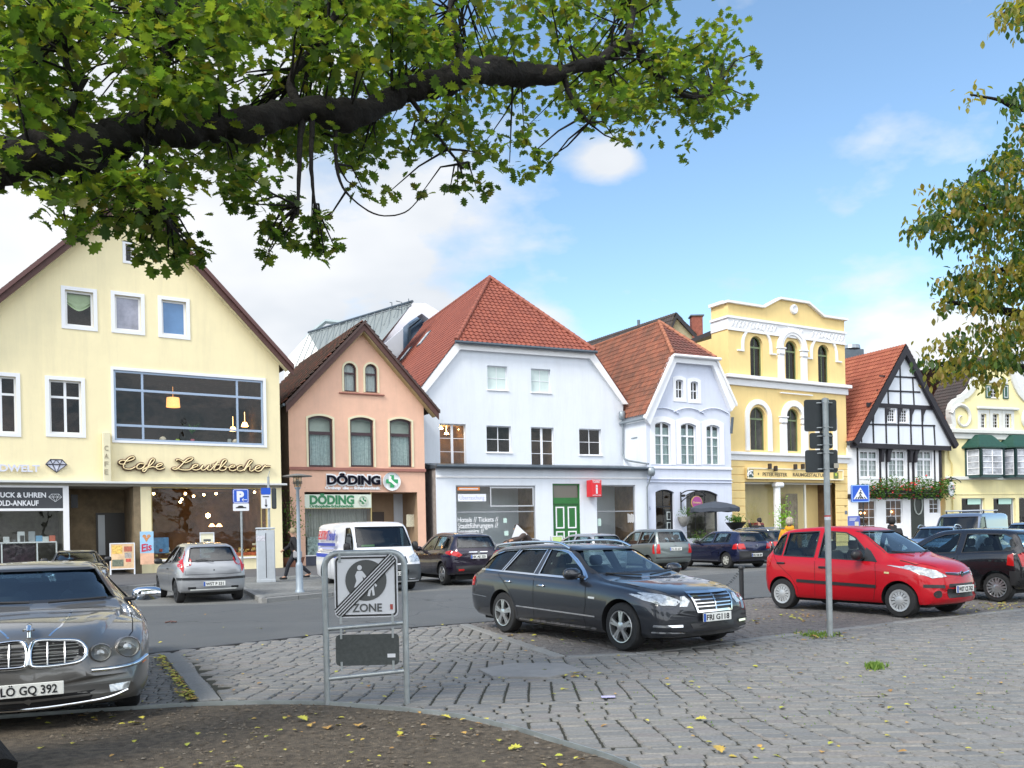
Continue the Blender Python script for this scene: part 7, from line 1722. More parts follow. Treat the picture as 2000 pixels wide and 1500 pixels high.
# ---- red hatchback
M_redp=mat('bright_red_paint',(.43,.002,.010),.38,.0,coat=.5,spec=.3)
hb=dict(wb=2.38,track=.765,r=.283,rim=(.185,'cap',14,M_capm),curve=(.22,.12),
top=[(-.53,.78),(-.51,.98),(-.46,1.04),(-.30,1.30),(-.16,1.45),(.12,1.505),(.8,1.535),(1.25,1.515),(1.52,1.45),(1.95,1.21),(2.28,1.02),(2.50,.97),(2.78,.90),(2.95,.80),(3.02,.66),(3.05,.50)],
belt=[(-.53,.74),(-.46,.98),(0,.985),(1,.94),(2.0,.90),(2.55,.82),(2.90,.70),(3.05,.47)],
bot=[(-.53,.42),(-.47,.30),(-.33,.24),(0,.22),(2.4,.21),(2.85,.21),(3.0,.24),(3.05,.32)],
wr=[(-.53,.62),(-.3,.57),(0,.55),(1.2,.54),(1.7,.59),(2.25,.68),(2.7,.62),(3.05,.50)],
w=[(-.53,.68),(-.45,.74),(-.2,.785),(.2,.797),(2.2,.80),(2.6,.785),(2.9,.73),(3.0,.67),(3.05,.60)],
cav=(-.36,2.18,.34),side=[[(-.33,1.10),(-.20,1.02),(-.02,1.0),(-.02,1.405),(-.16,1.35)],[(.03,.998),(.70,.975),(.70,1.44),(.03,1.415)],[(.80,.97),(1.80,.93),(1.68,1.13),(1.46,1.32),(1.25,1.41),(.80,1.445)]],
ws=([(-.63,1.06),(.63,1.06),(.50,1.43),(-.50,1.43)],1.15,2.9),rw=([(-.50,1.10),(.50,1.10),(.45,1.40),(-.45,1.40)],-.9,-.12),
seats=[(1.0,(-.33,.33)),(.1,(-.35,.35))],seatz=.50,wheelpos=(1.62,.33,.90))
hb['extra']=[('patch','headlight','F',[(.36,.68),(.60,.655),(.72,.72),(.77,.86),(.68,.86),(.50,.78)],M_lampc),('patch','headlight','RL',[(2.52,.865),(2.75,.80),(2.90,.70),(2.80,.70),(2.62,.78)],M_lampc),
('patch','air_intake','F',[(-.34,.56),(.34,.56),(.38,.48),(.36,.33),(-.36,.33),(-.38,.48)],M_plast,.004),('line','grille_bar','F',[(-.36,.725),(-.10,.70),(.10,.70),(.36,.725)],.03,M_plast,.006),('line','grille_bar','F',[(-.36,.742),(-.1,.722),(.1,.722),(.36,.742)],.010,M_chrome,.010),
('line','bumper_strip','F',[(.44,.52),(.72,.535)],.05,M_plast,.010),('patch','fog_lamp','F',ellipse(.56,.40,.075,.06),M_plast,.006),('line','side_strip','RL',[(.36,.545),(1.98,.50)],.055,M_plast,.014),
('plate','F',0,.47,'WST CS 762'),disc_emblem(M_plast,'F',0,.71,.045,[[(-.35,.5),(-.25,-.5)],[(.25,.5),(.35,-.5)],[(-.3,0),(.3,.05)]]),
('line','door_gap','RL',[(.75,.955),(.76,.6),(.74,.28)],.007,BK),('line','door_gap','RL',[(1.95,.92),(1.98,.6),(1.92,.28)],.007,BK),('line','door_gap','RL',[(-.20,1.0),(-.05,.82),(.22,.62),(.36,.42),(.38,.28)],.007,BK),
('line','bonnet_gap','T',[(2.34,.66),(2.6,.62),(2.85,.44)],.007,BK),('line','bonnet_gap','T',[(2.34,-.66),(2.6,-.62),(2.85,-.44)],.007,BK),
('handle',[(.93,.80),(.0,.86)],M_plast),('mirror',1.66,1.01,(.14,.22,.17),M_plast),('patch','mirror_triangle','RL',[(1.72,.925),(1.98,.91),(1.80,1.10),(1.70,1.16)],M_plast,.006),('patch','tail_light','RL',[(-.46,.78),(-.38,.80),(-.34,1.02),(-.42,1.06)],M_lampr),('patch','tail_light','B',[(.50,.78),(.64,.78),(.62,1.04),(.54,1.04)],M_lampr),
('line','side_lamp','RL',[(2.13,.74),(2.22,.735)],.03,mat('amber_repeater',(.6,.5,.25),.3),.006),('tube','aerial',[(1.28,0,1.52),(1.22,0,1.60)],.008,M_plast),('tube','wiper',[(2.26,-.1,1.05),(2.12,-.55,1.09)],.010,M_plast),('tube','wiper',[(2.28,.05,1.05),(2.14,.50,1.09)],.010,M_plast)]
make_car('hatchback_car','bright red five door hatchback with black side strips parked behind the traffic sign pole',(5.80,17.3,0),-.975,hb,M_redp,scale=1.03)
# ---- black small car at the right edge
M_blackp=paint('black_paint_car',(.012,.012,.015),.3,.25)
tw_=dict(hb);tw_={k:(list(v)if isinstance(v,list)else v)for k,v in hb.items()}
tw_['top']=[(-.56,.80),(-.54,.98),(-.48,1.06),(-.34,1.30),(-.20,1.41),(.12,1.45),(.8,1.465),(1.25,1.44),(1.52,1.37),(1.95,1.14),(2.28,.98),(2.50,.94),(2.78,.88),(2.95,.78),(3.02,.66),(3.05,.50)]
tw_['w']=[(-.56,.70),(-.48,.78),(-.2,.82),(.2,.83),(2.2,.83),(2.6,.80),(2.9,.74),(3.0,.67),(3.05,.60)]
tw_.update(r=.29,rim=(.20,'vee',8,M_alloy),cav=(-.38,2.15,.34),track=.79,side=[[(-.26,1.02),(.72,.97),(.72,1.355),(-.05,1.345),(-.22,1.28),(-.32,1.12)],[(.86,.97),(1.92,.93),(1.66,1.12),(1.42,1.27),(1.2,1.345),(.86,1.365)]],ws=([(-.63,1.02),(.63,1.02),(.50,1.36),(-.50,1.36)],1.15,2.9),rw=([(-.56,1.06),(.56,1.06),(.48,1.36),(-.48,1.36)],-.9,-.15),rglass=M_cglass)
tw_['extra']=[('patch','tail_light','B',[(.52,.72),(.70,.70),(.73,.95),(.60,.99),(.52,.94)],M_lampr),('patch','tail_light','RL',[(-.46,.72),(-.33,.74),(-.34,.93),(-.44,.97)],M_lampr),('line','door_gap','RL',[(.79,.96),(.80,.6),(.74,.28)],.007,BK),('patch','rear_bumper','B',[(-.70,.34),(.70,.34),(.72,.62),(-.72,.62)],M_plast,.006),('patch','rear_bumper','RL',[(-.50,.34),(-.28,.34),(-.26,.62),(-.48,.62)],M_plast,.006),
('handle',[(.95,.86)],M_plast),('plate','B',0,.56,''),('mirror',1.68,.98,(.14,.22,.16),M_plast),('tube','wiper',[(-.50,.0,1.09),(-.44,.32,1.14)],.010,M_plast)]
make_car('hatchback_car','black three door small car seen from its side behind the red hatchback',place(1945,1176,2.13,0,.83),2.13,tw_,M_blackp)
# ---- silver three door at the cafe
M_silver=paint('silver_paint',(.36,.37,.39),.5,.38)
pu=dict(wb=2.46,track=.80,r=.29,rim=(.18,'cap',7,M_plast),curve=(.18,.14),
top=[(-.64,.72),(-.62,.92),(-.58,.98),(-.40,1.27),(-.26,1.41),(.1,1.46),(.8,1.48),(1.2,1.46),(1.5,1.38),(1.95,1.15),(2.3,.98),(2.6,.93),(2.95,.84),(3.12,.72),(3.2,.5)],
belt=[(-.64,.70),(-.56,.93),(0,.97),(1,.92),(2.1,.88),(2.7,.80),(3.0,.70),(3.2,.47)],bot=[(-.64,.40),(-.60,.30),(-.4,.24),(0,.22),(2.5,.21),(3.0,.21),(3.15,.25),(3.2,.32)],
wr=[(-.64,.66),(-.3,.58),(0,.56),(1.2,.54),(1.8,.60),(2.3,.68),(2.8,.62),(3.2,.5)],w=[(-.64,.74),(-.57,.79),(-.3,.82),(.2,.83),(2.4,.83),(2.8,.80),(3.1,.72),(3.2,.60)],
cav=(-.46,2.2,.34),side=[[(-.22,1.02),(.62,.985),(.62,1.37),(.05,1.36),(-.12,1.25)],[(.74,.98),(1.88,.93),(1.62,1.15),(1.40,1.29),(1.18,1.37),(.74,1.385)]],ws=([(-.63,1.02),(.63,1.02),(.50,1.37),(-.50,1.37)],1.1,2.9),rw=([(-.57,1.02),(.57,1.02),(.48,1.36),(-.48,1.36)],-1.0,-.2),seats=[(1.0,(-.35,.35)),(.1,(-.35,.35))],seatz=.46)
pu['extra']=[('patch','tail_light','B',[(.68,.84),(.70,.74),(.79,.90),(.765,1.05),(.675,1.22),(.59,1.34),(.57,1.34),(.63,1.18),(.675,1.02)],M_lampr,.012),('line','bumper_strip','B',[(-.76,.60),(0,.585),(.76,.60)],.06,M_plast,.012),('line','bumper_strip','RL',[(-.56,.60),(-.32,.60)],.06,M_plast,.012),
('line','boot_gap','B',[(-.66,.80),(-.66,.70),(.66,.70),(.66,.80)],.007,BK),('line','bumper_lip','B',[(-.55,.33),(.55,.33)],.03,M_platew,.006),('patch','exhaust_recess','B',[(.42,.40),(.60,.40),(.60,.34),(.42,.34)],M_plast,.004),('plate','B',0,.465,'WST P 331'),('line','door_gap','RL',[(.68,.96),(.68,.6),(.60,.28)],.007,BK),
('handle',[(.85,.83)],M_plast),('mirror',1.70,.98,(.14,.2,.15),M_plast),('tube','wiper',[(-.62,.0,1.00),(-.57,.2,1.05),(-.56,.42,1.05)],.010,M_plast),disc_emblem(M_plast,'B',0,.80,.022,ring=False)]
make_car('hatchback_car','silver three door hatchback with tall red tail lamps parked in front of the cafe window',place(341,1177.5,2.12,0,.82),2.12,pu,M_silver,scale=1.0)
# ---- white van
M_whitep=paint('white_van_paint',(.72,.73,.76),.0,.35)
van=dict(wb=3.0,track=.86,r=.335,rim=(.20,'cap',8,M_capm),curve=(.20,.05),
top=[(-.98,1.50),(-.96,1.86),(-.90,1.93),(-.5,1.965),(1,1.98),(2.3,1.96),(2.60,1.90),(2.95,1.55),(3.22,1.24),(3.40,1.10),(3.62,1.02),(3.78,.92),(3.86,.75),(3.90,.55)],
belt=[(-.98,1.10),(0,1.12),(2.4,1.10),(3.1,1.06),(3.5,.95),(3.78,.80),(3.90,.52)],bot=[(-.98,.42),(-.9,.30),(-.6,.26),(3.2,.24),(3.7,.24),(3.86,.27),(3.90,.34)],
wr=[(-.98,.82),(2.3,.80),(2.8,.82),(3.2,.84),(3.6,.76),(3.9,.66)],w=[(-.98,.92),(-.9,.945),(0,.95),(3.0,.95),(3.4,.94),(3.7,.90),(3.85,.84),(3.90,.78)],
cav=(2.0,3.05,.5),side=[[(2.12,1.12),(2.98,1.14),(2.90,1.38),(2.66,1.72),(2.55,1.78),(2.12,1.78)]],ws=([(-.80,1.24),(.80,1.24),(.72,1.80),(-.72,1.80)],2.4,4.2),seats=[(2.2,(-.42,.42))],seatz=.75,wheelpos=(2.75,.42,1.15))
van['extra']=[('patch','grille','F',[(-.42,.96),(.42,.96),(.44,.78),(-.44,.78)],M_plast,.004),('patch','headlight','F',[(.50,.80),(.82,.82),(.86,.98),(.74,1.02),(.52,.95)],M_lampc),('patch','front_bumper','F',[(-.86,.74),(.86,.74),(.84,.30),(-.84,.30)],mat('grey_bumper',(.055,.06,.065),.6),.010),('patch','front_bumper','RL',[(3.42,.74),(3.72,.74),(3.70,.30),(3.42,.34)],mat('grey_bumper'),.010),('patch','air_intake','F',[(-.45,.60),(.45,.60),(.42,.42),(-.42,.42)],M_cut,.014),disc_emblem(M_plast,'F',0,.88,.085,VWM),('plate','F',0,.50,'HF 482'),
('line','door_gap','RL',[(2.04,1.80),(2.04,1.0),(2.04,.34)],.010,BK),('line','door_gap','RL',[(.85,1.82),(.85,.34)],.010,BK),('line','door_rail','RL',[(-.8,1.08),(.85,1.08),(2.04,1.07)],.012,BK),('line','blue_stripe','RL',[(-.90,.98),(2.02,.965)],.11,mat('royal_blue_stripe',(.03,.06,.38),.4),.006),('mirror',2.82,1.22,(.14,.18,.26),M_plast),('handle',[(2.2,1.02)],M_plast)]
def van_letters(root,S_):
 lean=RX(R(-11))
 text('red_lettering','ELEKTRO',.26/.7,root,T(-.55,-.945,1.47)@lean,mat('van_red',(.5,.02,.03),.4),.004,.008,width=1.0)
 text('blue_lettering','Trends',.30/.7,root,T(.42,-.945,1.44)@lean,mat('van_blue',(.03,.05,.32),.4),.004,.012,width=.95,shear=.3)
 mb=MB();mb.cbox((.45,-.958,1.31),(2.0,.004,.09),0,M=None);mb.build('blue_bar',mat('van_blue'),root)
 mb=MB();mb.cbox((.45,-.962,1.20),(1.8,.004,.05),0);mb.build('lilac_bar',mat('van_lilac',(.4,.42,.65),.5),root)
 h,nn,d=S_.hit('T',3.45,0.1);mb=MB();mb.tube([(3.42,-.30,h.z+.01),(3.44,-.1,h.z+.012),(3.42,.05,h.z+.012)],.012,4);mb.build('bonnet_lettering',mat('van_blue'),root)
 mb=MB();mb.box(2.95,3.0,-.62,-.25,1.20,1.30);mb.build('dashboard_paper',mat('lime_paper',(.35,.6,.15),.6),root)
van['extra'].append(('fn',van_letters))
make_car('delivery_van','white delivery van with blue stripe and red and blue lettering behind the zone sign',place(806,1150,-1.10,3.0,.86),-1.10,van,M_whitep,cat='van')
# ---- dark suv
M_nightp=paint('aubergine_paint',(.018,.012,.028),.5,.25)
suv=dict(wb=2.63,track=.85,r=.345,rim=(.235,'twin',5,M_alloy),curve=(.2,.16),
top=[(-.88,.80),(-.86,1.02),(-.82,1.08),(-.62,1.38),(-.48,1.50),(-.1,1.57),(.8,1.61),(1.3,1.58),(1.6,1.50),(2.05,1.26),(2.4,1.10),(2.8,1.05),(3.2,.96),(3.38,.84),(3.46,.6)],
belt=[(-.88,.78),(-.78,1.05),(0,1.06),(1,1.0),(2.2,.98),(2.9,.92),(3.3,.78),(3.46,.56)],bot=[(-.88,.48),(-.8,.36),(-.5,.30),(2.9,.28),(3.3,.28),(3.46,.38)],
wr=[(-.88,.68),(-.5,.62),(0,.60),(1.3,.59),(1.9,.66),(2.4,.74),(3.0,.68),(3.46,.55)],w=[(-.88,.78),(-.8,.84),(-.5,.88),(0,.89),(2.6,.89),(3.0,.87),(3.3,.80),(3.46,.70)],
cav=(-.70,2.3,.4),side=[[(-.38,1.12),(.0,1.09),(.0,1.44),(-.22,1.40)],[(.08,1.085),(.80,1.06),(.80,1.49),(.08,1.46)],[(.90,1.06),(1.95,1.02),(1.72,1.22),(1.48,1.38),(1.26,1.46),(.90,1.495)]],ws=([(-.66,1.14),(.66,1.14),(.54,1.48),(-.54,1.48)],1.2,3.1),rw=([(-.62,1.13),(.62,1.13),(.52,1.46),(-.52,1.46)],-1.3,-.4),seats=[(1.0,(-.36,.36)),(.1,(-.36,.36))],seatz=.56)
def tail_common(tl,side,txt,z,emb=None):return[('patch','tail_light','B',tl,M_lampr,.012),('patch','tail_light','RL',side,M_lampr,.010),('plate','B',0,z,txt)]
suv['extra']=tail_common([(.50,.92),(.60,.86),(.80,.92),(.82,1.04),(.62,1.02)],[(-.80,.92),(-.50,.96),(-.50,1.02),(-.78,1.06)],'HK AE 320',.86)+[('line','chrome_strip','B',[(-.30,1.00),(.30,1.00)],.025,M_chrome,.012),('patch','lower_bumper','B',[(-.7,.60),(.7,.60),(.66,.42),(-.66,.42)],M_plast,.008),('patch','reflector','B',[(.45,.50),(.62,.50),(.62,.45),(.45,.45)],M_lampr,.014),('line','door_gap','RL',[(.85,1.05),(.85,.35)],.008,BK),('line','door_gap','RL',[(.03,1.08),(.2,.8),(.4,.6),(.42,.35)],.008,BK),disc_emblem(M_chrome,'B',0,.98,.05,ring=True),('handle',[(1.0,.92),(.15,.95)],M_nightp),('mirror',1.75,1.08,(.14,.22,.16),M_nightp)]
make_car('suv_car','dark aubergine compact suv with red and clear tail lamps parked beside the white van',place(863,1143,2.02,0,.86),2.02,suv,M_nightp)
# ---- grey tall compact
M_greyp=paint('grey_green_paint',(.16,.19,.19),.5,.35)
acl=dict(wb=2.42,track=.78,r=.29,rim=(.20,'cap',8,M_capm),curve=(.25,.12),
top=[(-.60,.80),(-.58,1.0),(-.54,1.06),(-.36,1.38),(-.22,1.52),(.1,1.56),(.8,1.58),(1.3,1.55),(1.6,1.46),(2.1,1.18),(2.5,.98),(2.75,.88),(2.92,.76),(3.0,.55)],
belt=[(-.60,.78),(-.50,1.02),(0,1.02),(1.2,.96),(2.2,.88),(2.7,.76),(3.0,.52)],bot=[(-.60,.44),(-.52,.34),(-.3,.28),(2.5,.24),(2.9,.26),(3.0,.34)],
wr=[(-.6,.70),(-.3,.63),(0,.60),(1.3,.58),(2.0,.64),(2.5,.66),(3.0,.54)],w=[(-.60,.76),(-.52,.82),(-.2,.855),(.2,.86),(2.4,.86),(2.8,.78),(3.0,.66)],
cav=(-.45,2.2,.4),side=[[(-.35,1.06),(-.05,1.05),(-.22,1.36),(-.26,1.30)],[(.02,1.05),(.70,1.02),(.70,1.46),(-.12,1.45)],[(.80,1.02),(1.95,.96),(1.70,1.20),(1.45,1.37),(1.2,1.45),(.80,1.465)]],ws=([(-.63,1.10),(.63,1.10),(.52,1.44),(-.52,1.44)],1.2,2.9),rw=([(-.62,1.08),(.62,1.08),(.54,1.44),(-.54,1.44)],-1.0,-.2),seats=[(1.0,(-.36,.36)),(.1,(-.36,.36))],seatz=.58,rglass=M_wglass)
acl['extra']=tail_common([(.62,.66),(.77,.66),(.76,.84),(.70,1.0),(.64,1.0)],[(-.56,.66),(-.46,.66),(-.44,.84),(-.46,1.0),(-.50,1.0)],'OL EZ 637',.82)+[('line','bumper_strip','B',[(-.78,.50),(.78,.50)],.05,M_plast,.008),disc_emblem(M_chrome,'B',0,.98,.035,STAR),('tube','wiper',[(-.55,0,1.09),(-.48,.35,1.14)],.012,M_plast),('mirror',1.8,1.04,(.14,.2,.15),M_plast)]
make_car('compact_car','grey green tall compact car with its rear toward the street, next to the navy hatchback',place(1336,1113,2.0,0,-.78),2.0,acl,M_greyp)
# ---- navy hatchback
M_navy=paint('navy_paint',(.012,.016,.055),.5,.25)
glf=dict(wb=2.51,track=.83,r=.31,rim=(.17,'spoke',6,mat('steel_wheel',(.5,.5,.46),.5,.3)),curve=(.18,.12),
top=[(-.80,.76),(-.78,.95),(-.74,1.0),(-.58,1.25),(-.44,1.36),(-.1,1.41),(.7,1.44),(1.2,1.42),(1.5,1.33),(1.95,1.10),(2.25,.96),(2.6,.93),(3.1,.85),(3.28,.74),(3.36,.5)],
belt=[(-.80,.74),(-.72,.95),(0,.95),(1,.92),(2.1,.90),(2.8,.82),(3.2,.70),(3.36,.47)],bot=[(-.80,.42),(-.74,.30),(-.5,.25),(2.7,.22),(3.2,.22),(3.36,.32)],
wr=[(-.8,.68),(-.5,.60),(0,.58),(1.2,.56),(1.8,.62),(2.25,.72),(2.9,.68),(3.36,.55)],w=[(-.80,.78),(-.72,.83),(-.4,.865),(0,.868),(2.6,.868),(3.0,.84),(3.25,.76),(3.36,.66)],
cav=(-.62,2.15,.36),side=[[(-.12,1.0),(.08,.995),(.08,1.33),(-.05,1.32)],[(.12,.995),(.80,.975),(.80,1.34),(.12,1.33)],[(.90,.975),(1.85,.94),(1.62,1.10),(1.42,1.24),(1.22,1.32),(.90,1.345)]],ws=([(-.66,1.0),(.66,1.0),(.53,1.33),(-.53,1.33)],1.1,2.9),rw=([(-.62,1.02),(.62,1.02),(.52,1.33),(-.52,1.33)],-1.2,-.4),seats=[(.95,(-.36,.36)),(.05,(-.36,.36))],seatz=.44,rglass=M_wglass)
glf['extra']=tail_common([(.50,.74),(.78,.74),(.80,.90),(.72,.94),(.56,.94)],[(-.76,.74),(-.52,.74),(-.58,.90),(-.68,.94),(-.74,.94)],'OL GB 68',.50)+[('patch','rear_bumper','B',[(-.78,.66),(.78,.66),(.74,.34),(-.74,.34)],M_plast,.006),('plate','B',0,.51,''),disc_emblem(M_plast,'B',0,.86,.04,VWM),('line','door_gap','RL',[(.85,.97),(.85,.6),(.82,.28)],.008,BK),('line','door_gap','RL',[(-.02,.98),(.15,.8),(.38,.6),(.40,.28)],.008,BK),('handle',[(.98,.84),(.12,.86)],M_navy),('line','sill_trim','RL',[(.45,.30),(2.1,.29)],.025,mat('pale_sill',(.25,.26,.3),.4,.5),.006),('mirror',1.62,1.0,(.14,.2,.15),M_plast),('tube','wiper',[(-.74,0,1.03),(-.68,.4,1.07)],.012,M_plast)]
make_car('hatchback_car','navy blue five door hatchback with orange red tail lamps behind the chain bollard',place(1418,1110,2.02,0,.83),2.02,glf,M_navy)
# ---- saloon in the left foreground
M_titan=paint('titanium_grey_paint',(.150,.146,.140),.5,.40)
sal=dict(wb=3.03,track=.82,r=.34,rim=(.235,'twin',7,M_alloy),curve=(.30,.2),
top=[(-1.15,.60),(-1.10,.92),(-.95,1.0),(-.4,1.04),(-.15,1.12),(.4,1.36),(.8,1.43),(1.4,1.445),(1.75,1.40),(2.15,1.22),(2.55,1.04),(2.68,.99),(3.0,.97),(3.4,.93),(3.70,.86),(3.84,.76),(3.91,.60),(3.93,.48)],
belt=[(-1.15,.58),(-1.05,.88),(0,.92),(1,.90),(2.3,.88),(3.0,.84),(3.5,.76),(3.8,.64),(3.93,.45)],bot=[(-1.15,.42),(-1.0,.28),(0,.20),(3.2,.18),(3.7,.18),(3.88,.22),(3.93,.30)],
wr=[(-1.15,.6),(-.3,.64),(.4,.56),(1.4,.54),(1.9,.58),(2.6,.72),(3.2,.62),(3.7,.50),(3.93,.40)],w=[(-1.15,.74),(-.8,.88),(0,.925),(1.5,.93),(2.8,.93),(3.2,.92),(3.6,.88),(3.82,.82),(3.93,.74)],
cav=(-.1,2.5,.36),side=[[(.10,.98),(.90,.96),(.92,1.34),(.50,1.28)],[(1.02,.955),(2.2,.93),(2.0,1.05),(1.72,1.24),(1.50,1.33),(1.02,1.36)]],ws=([(-.66,1.055),(.66,1.055),(.50,1.36),(-.50,1.36)],1.5,3.4),rw=([(-.55,1.12),(.55,1.12),(.48,1.36),(-.48,1.36)],-.6,.7),sealm=M_chrome,seats=[(1.15,(-.38,.38)),(.2,(-.4,.4))],seatz=.44,wheelpos=(1.95,.38,.84))
def sal_fn(root,S_):
 for y,rr_ in((.505,.075),(.71,.090)):
  for sg in(1,-1):
   z=.655 if y<.6 else.675
   h,nn,d=S_.hit('F',sg*y,z);mb=MB();ang=-sg*(.30 if y>.6 else.14);Mx=T(h.x+.022,sg*y,z)@RZ(-ang*1.0)@RY(math.pi/2-.18)
   mb.lathe([(rr_*1.12,-.06),(rr_*1.12,.015),(rr_,.028),(rr_*.97,.015)],28,Mx);o=mb.build('headlight',M_titan,root,smooth=40)
   MB().lathe([(rr_*.97,.012),(rr_*.90,-.03),(rr_*.45,-.055),(.001,-.05)],24,Mx).build('reflector',mat('lamp_bowl',(.75,.76,.75),.3,.5),o,smooth=60)
   MB().lathe([(.001,.034),(rr_*.5,.030),(rr_*.97,.014)],24,Mx).build('lens',glass('lamp_lens',(.92,.94,.94),1.5,0,.9),o,smooth=60)
   MB().lathe([(.001,.0),(rr_*.38,-.01),(rr_*.42,-.04)],16,Mx).build('bulb_cup',M_alloy,o,smooth=60)
 h,nn,d=S_.hit('T',3.74,0);mb=MB();z=h.z
 mb.tube([(3.76,0,z-.01),(3.75,0,z+.05)],.012,6);mb.tube([(3.80,0,z+.05),(3.74,0,z+.075),(3.66,0,z+.085),(3.58,0,z+.06)],[.012,.024,.022,.010],8);mb.tube([(3.78,-.035,z+.055),(3.70,0,z+.07),(3.78,.035,z+.055)],.010,6);mb.build('bonnet_mascot',M_chrome,root,smooth=60)
sal['extra']=[('patch','grille','F',[(-.385,.705),(-.33,.77),(-.06,.79),(-.02,.74),(-.02,.64),(-.06,.60),(-.30,.605),(-.38,.65)],M_cut,.002),('patch','grille','F',[(.021,.64),(.0201,.74),(.0601,.79),(.33,.77),(.385,.705),(.38,.65),(.30,.605),(.0601,.60)],M_cut,.002)]
def grille_fn(root,S_):
 for sg in(1,-1):
  pts=[(-.40*sg,.70),(-.345*sg,.775),(-.20*sg,.795),(-.05*sg,.80),(-.012*sg,.74),(-.012*sg,.64),(-.05*sg,.59),(-.31*sg,.595),(-.39*sg,.64),(-.40*sg,.70)]
  mb=MB();P_=[S_.hit('F',*p)[0]+Vector((.012,0,0))for p in pts];mb.tube(catmull(P_,5),.017,8);o=mb.build('grille_frame',M_chrome,root,smooth=60)
  mb=MB()
  for k in range(6):
   z=.615+.028*k;a=[(sg*(.03+(.345-.03)*i/8),z)for i in range(9)];mb.tube([S_.hit('F',*p)[0]+Vector((.004,0,0))for p in a],.0055,5)
  for y in(.13,.25):mb.tube([S_.hit('F',sg*y,z)[0]+Vector((.012,0,0))for z in(.60,.65,.70,.75,.785)],.007,5)
  mb.build('grille_mesh',M_alloy,o,smooth=60)
 for a in([(.43,.515),(.60,.51),(.76,.525),(.86,.56)],):
  for sg in(1,-1):
   mb=MB();mb.tube(catmull([S_.hit('F',p[0]*sg,p[1])[0]+Vector((.012,0,0))for p in a],4),.022,8);mb.build('bumper_chrome',M_chrome,root,smooth=60)
 mb=MB();mb.tube(catmull([S_.hit('F',y,z)[0]+Vector((.02,0,0))for y,z in((-.70,.30),(-.5,.245),(0,.225),(.5,.245),(.70,.30))],5),.012,6);mb.build('lower_chrome',M_chrome,root,smooth=60)
sal['extra']+=[('fn',grille_fn),('fn',sal_fn),('plate','F',-.02,.40,'PLÖ GQ 392'),('patch','air_intake','F',[(-.46,.335),(.46,.335),(.42,.24),(-.42,.24)],M_cut,.003),('patch','fog_lamp','F',[(.56,.36),(.72,.37),(.70,.31),(.57,.30)],M_lampc,.006),('patch','side_marker','L',[(3.52,.56),(3.62,.55),(3.60,.51),(3.52,.52)],M_lampo,.006),
('line','bonnet_gap','T',[(2.62,.78),(3.0,.78),(3.4,.76),(3.66,.68)],.008,BK),('line','bonnet_gap','T',[(2.62,-.78),(3.0,-.78),(3.4,-.76),(3.66,-.68)],.008,BK),('line','bonnet_gap','T',[(2.66,-.70),(2.70,0),(2.66,.70)],.008,BK),
('line','bonnet_crease','T',[(2.75,.30),(3.2,.27),(3.55,.22),(3.74,.14)],.016,M_chrome,.001),('line','bonnet_crease','T',[(2.75,-.30),(3.2,-.27),(3.55,-.22),(3.74,-.14)],.016,M_chrome,.001),
('mirror',2.02,1.04,(.16,.27,.16),M_chrome),('handle',[(1.15,.80),(.15,.82)],M_chrome),('line','pillar_chrome','RL',[(1.02,1.38),(1.52,1.35),(1.78,1.25),(2.24,.97)],.018,M_chrome,.004),('tube','wiper',[(2.58,-.05,1.055),(2.50,-.60,1.075)],.012,M_plast),('tube','wiper',[(2.60,.1,1.05),(2.50,.58,1.07)],.012,M_plast)]
c_,s_=math.cos(-1.11),math.sin(-1.11);sc_=1.08
fc=at(54,1250,7.2)
make_car('saloon_car','grey metallic saloon with round headlamps and a chrome grille at the left edge',(fc.x-3.93*sc_*c_,fc.y-3.93*sc_*s_,0),-1.11,sal,M_titan,scale=sc_).scale=(sc_,sc_,.96)
# ---- simpler cars further off
def far_car(name,label,px,Y,th,spec,col,**k):
 d=ray(px,CY);return make_car(name,label,(d.x*Y,Y,0),th,spec,col,**k)
def simp(spec,**k):
 s=dict(spec);s['extra']=[e for e in spec['extra']if e[0]in('mirror','handle')or(e[0]=='patch' and 'light' in e[1])];s.update(k);return s
cpe=simp(glf,top=[(-.80,.70),(-.76,.88),(-.6,.96),(-.2,1.12),(.2,1.25),(.7,1.31),(1.1,1.30),(1.5,1.18),(1.9,1.0),(2.2,.90),(2.8,.84),(3.2,.74),(3.36,.5)],belt=[(-.80,.68),(-.6,.86),(1,.86),(2.1,.84),(2.8,.76),(3.2,.66),(3.36,.47)],side=[[(.1,.94),(1.75,.90),(1.5,1.08),(1.2,1.21),(.7,1.24),(.3,1.15)]],ws=([(-.62,.93),(.62,.93),(.50,1.24),(-.50,1.24)],.9,2.6),rw=([(-.52,1.0),(.52,1.0),(.46,1.22),(-.46,1.22)],-.9,.55),cav=(.0,1.95,.34))
cpe['extra']=[e for e in cpe['extra']if e[0]=='mirror']+[('patch','headlight','F',[(.5,.62),(.75,.62),(.74,.74),(.55,.72)],M_lampc)]
far_car('coupe_car','low black soft top car facing the street, seen over the roof of the grey saloon',150,27.0,-1.12,cpe,M_blackp)
far_car('convertible_car','black soft top convertible standing behind the dark suv',1035,34.0,2.0,simp(cpe),M_blackp)
far_car('coupe_car','pale silver hatch coupe half hidden behind the graphite estate',1175,30.0,2.08,simp(tw_,extra=[]),M_silver)
M_lblue=paint('light_blue_paint',(.16,.26,.42),.6,.3);M_vblue=paint('steel_blue_paint',(.13,.17,.25),.5,.35)
far_car('estate_car','anthracite estate car with roof rails behind the navy hatchback',1500,38.0,2.1,simp(est,extra=[e for e in est['extra']if e[0]=='tube' and e[1]=='roof_rail']+[e for e in est['extra']if e[1]in('tail_light',)],sealm=M_plast),paint('anthracite_paint',(.03,.035,.04),.5,.3))
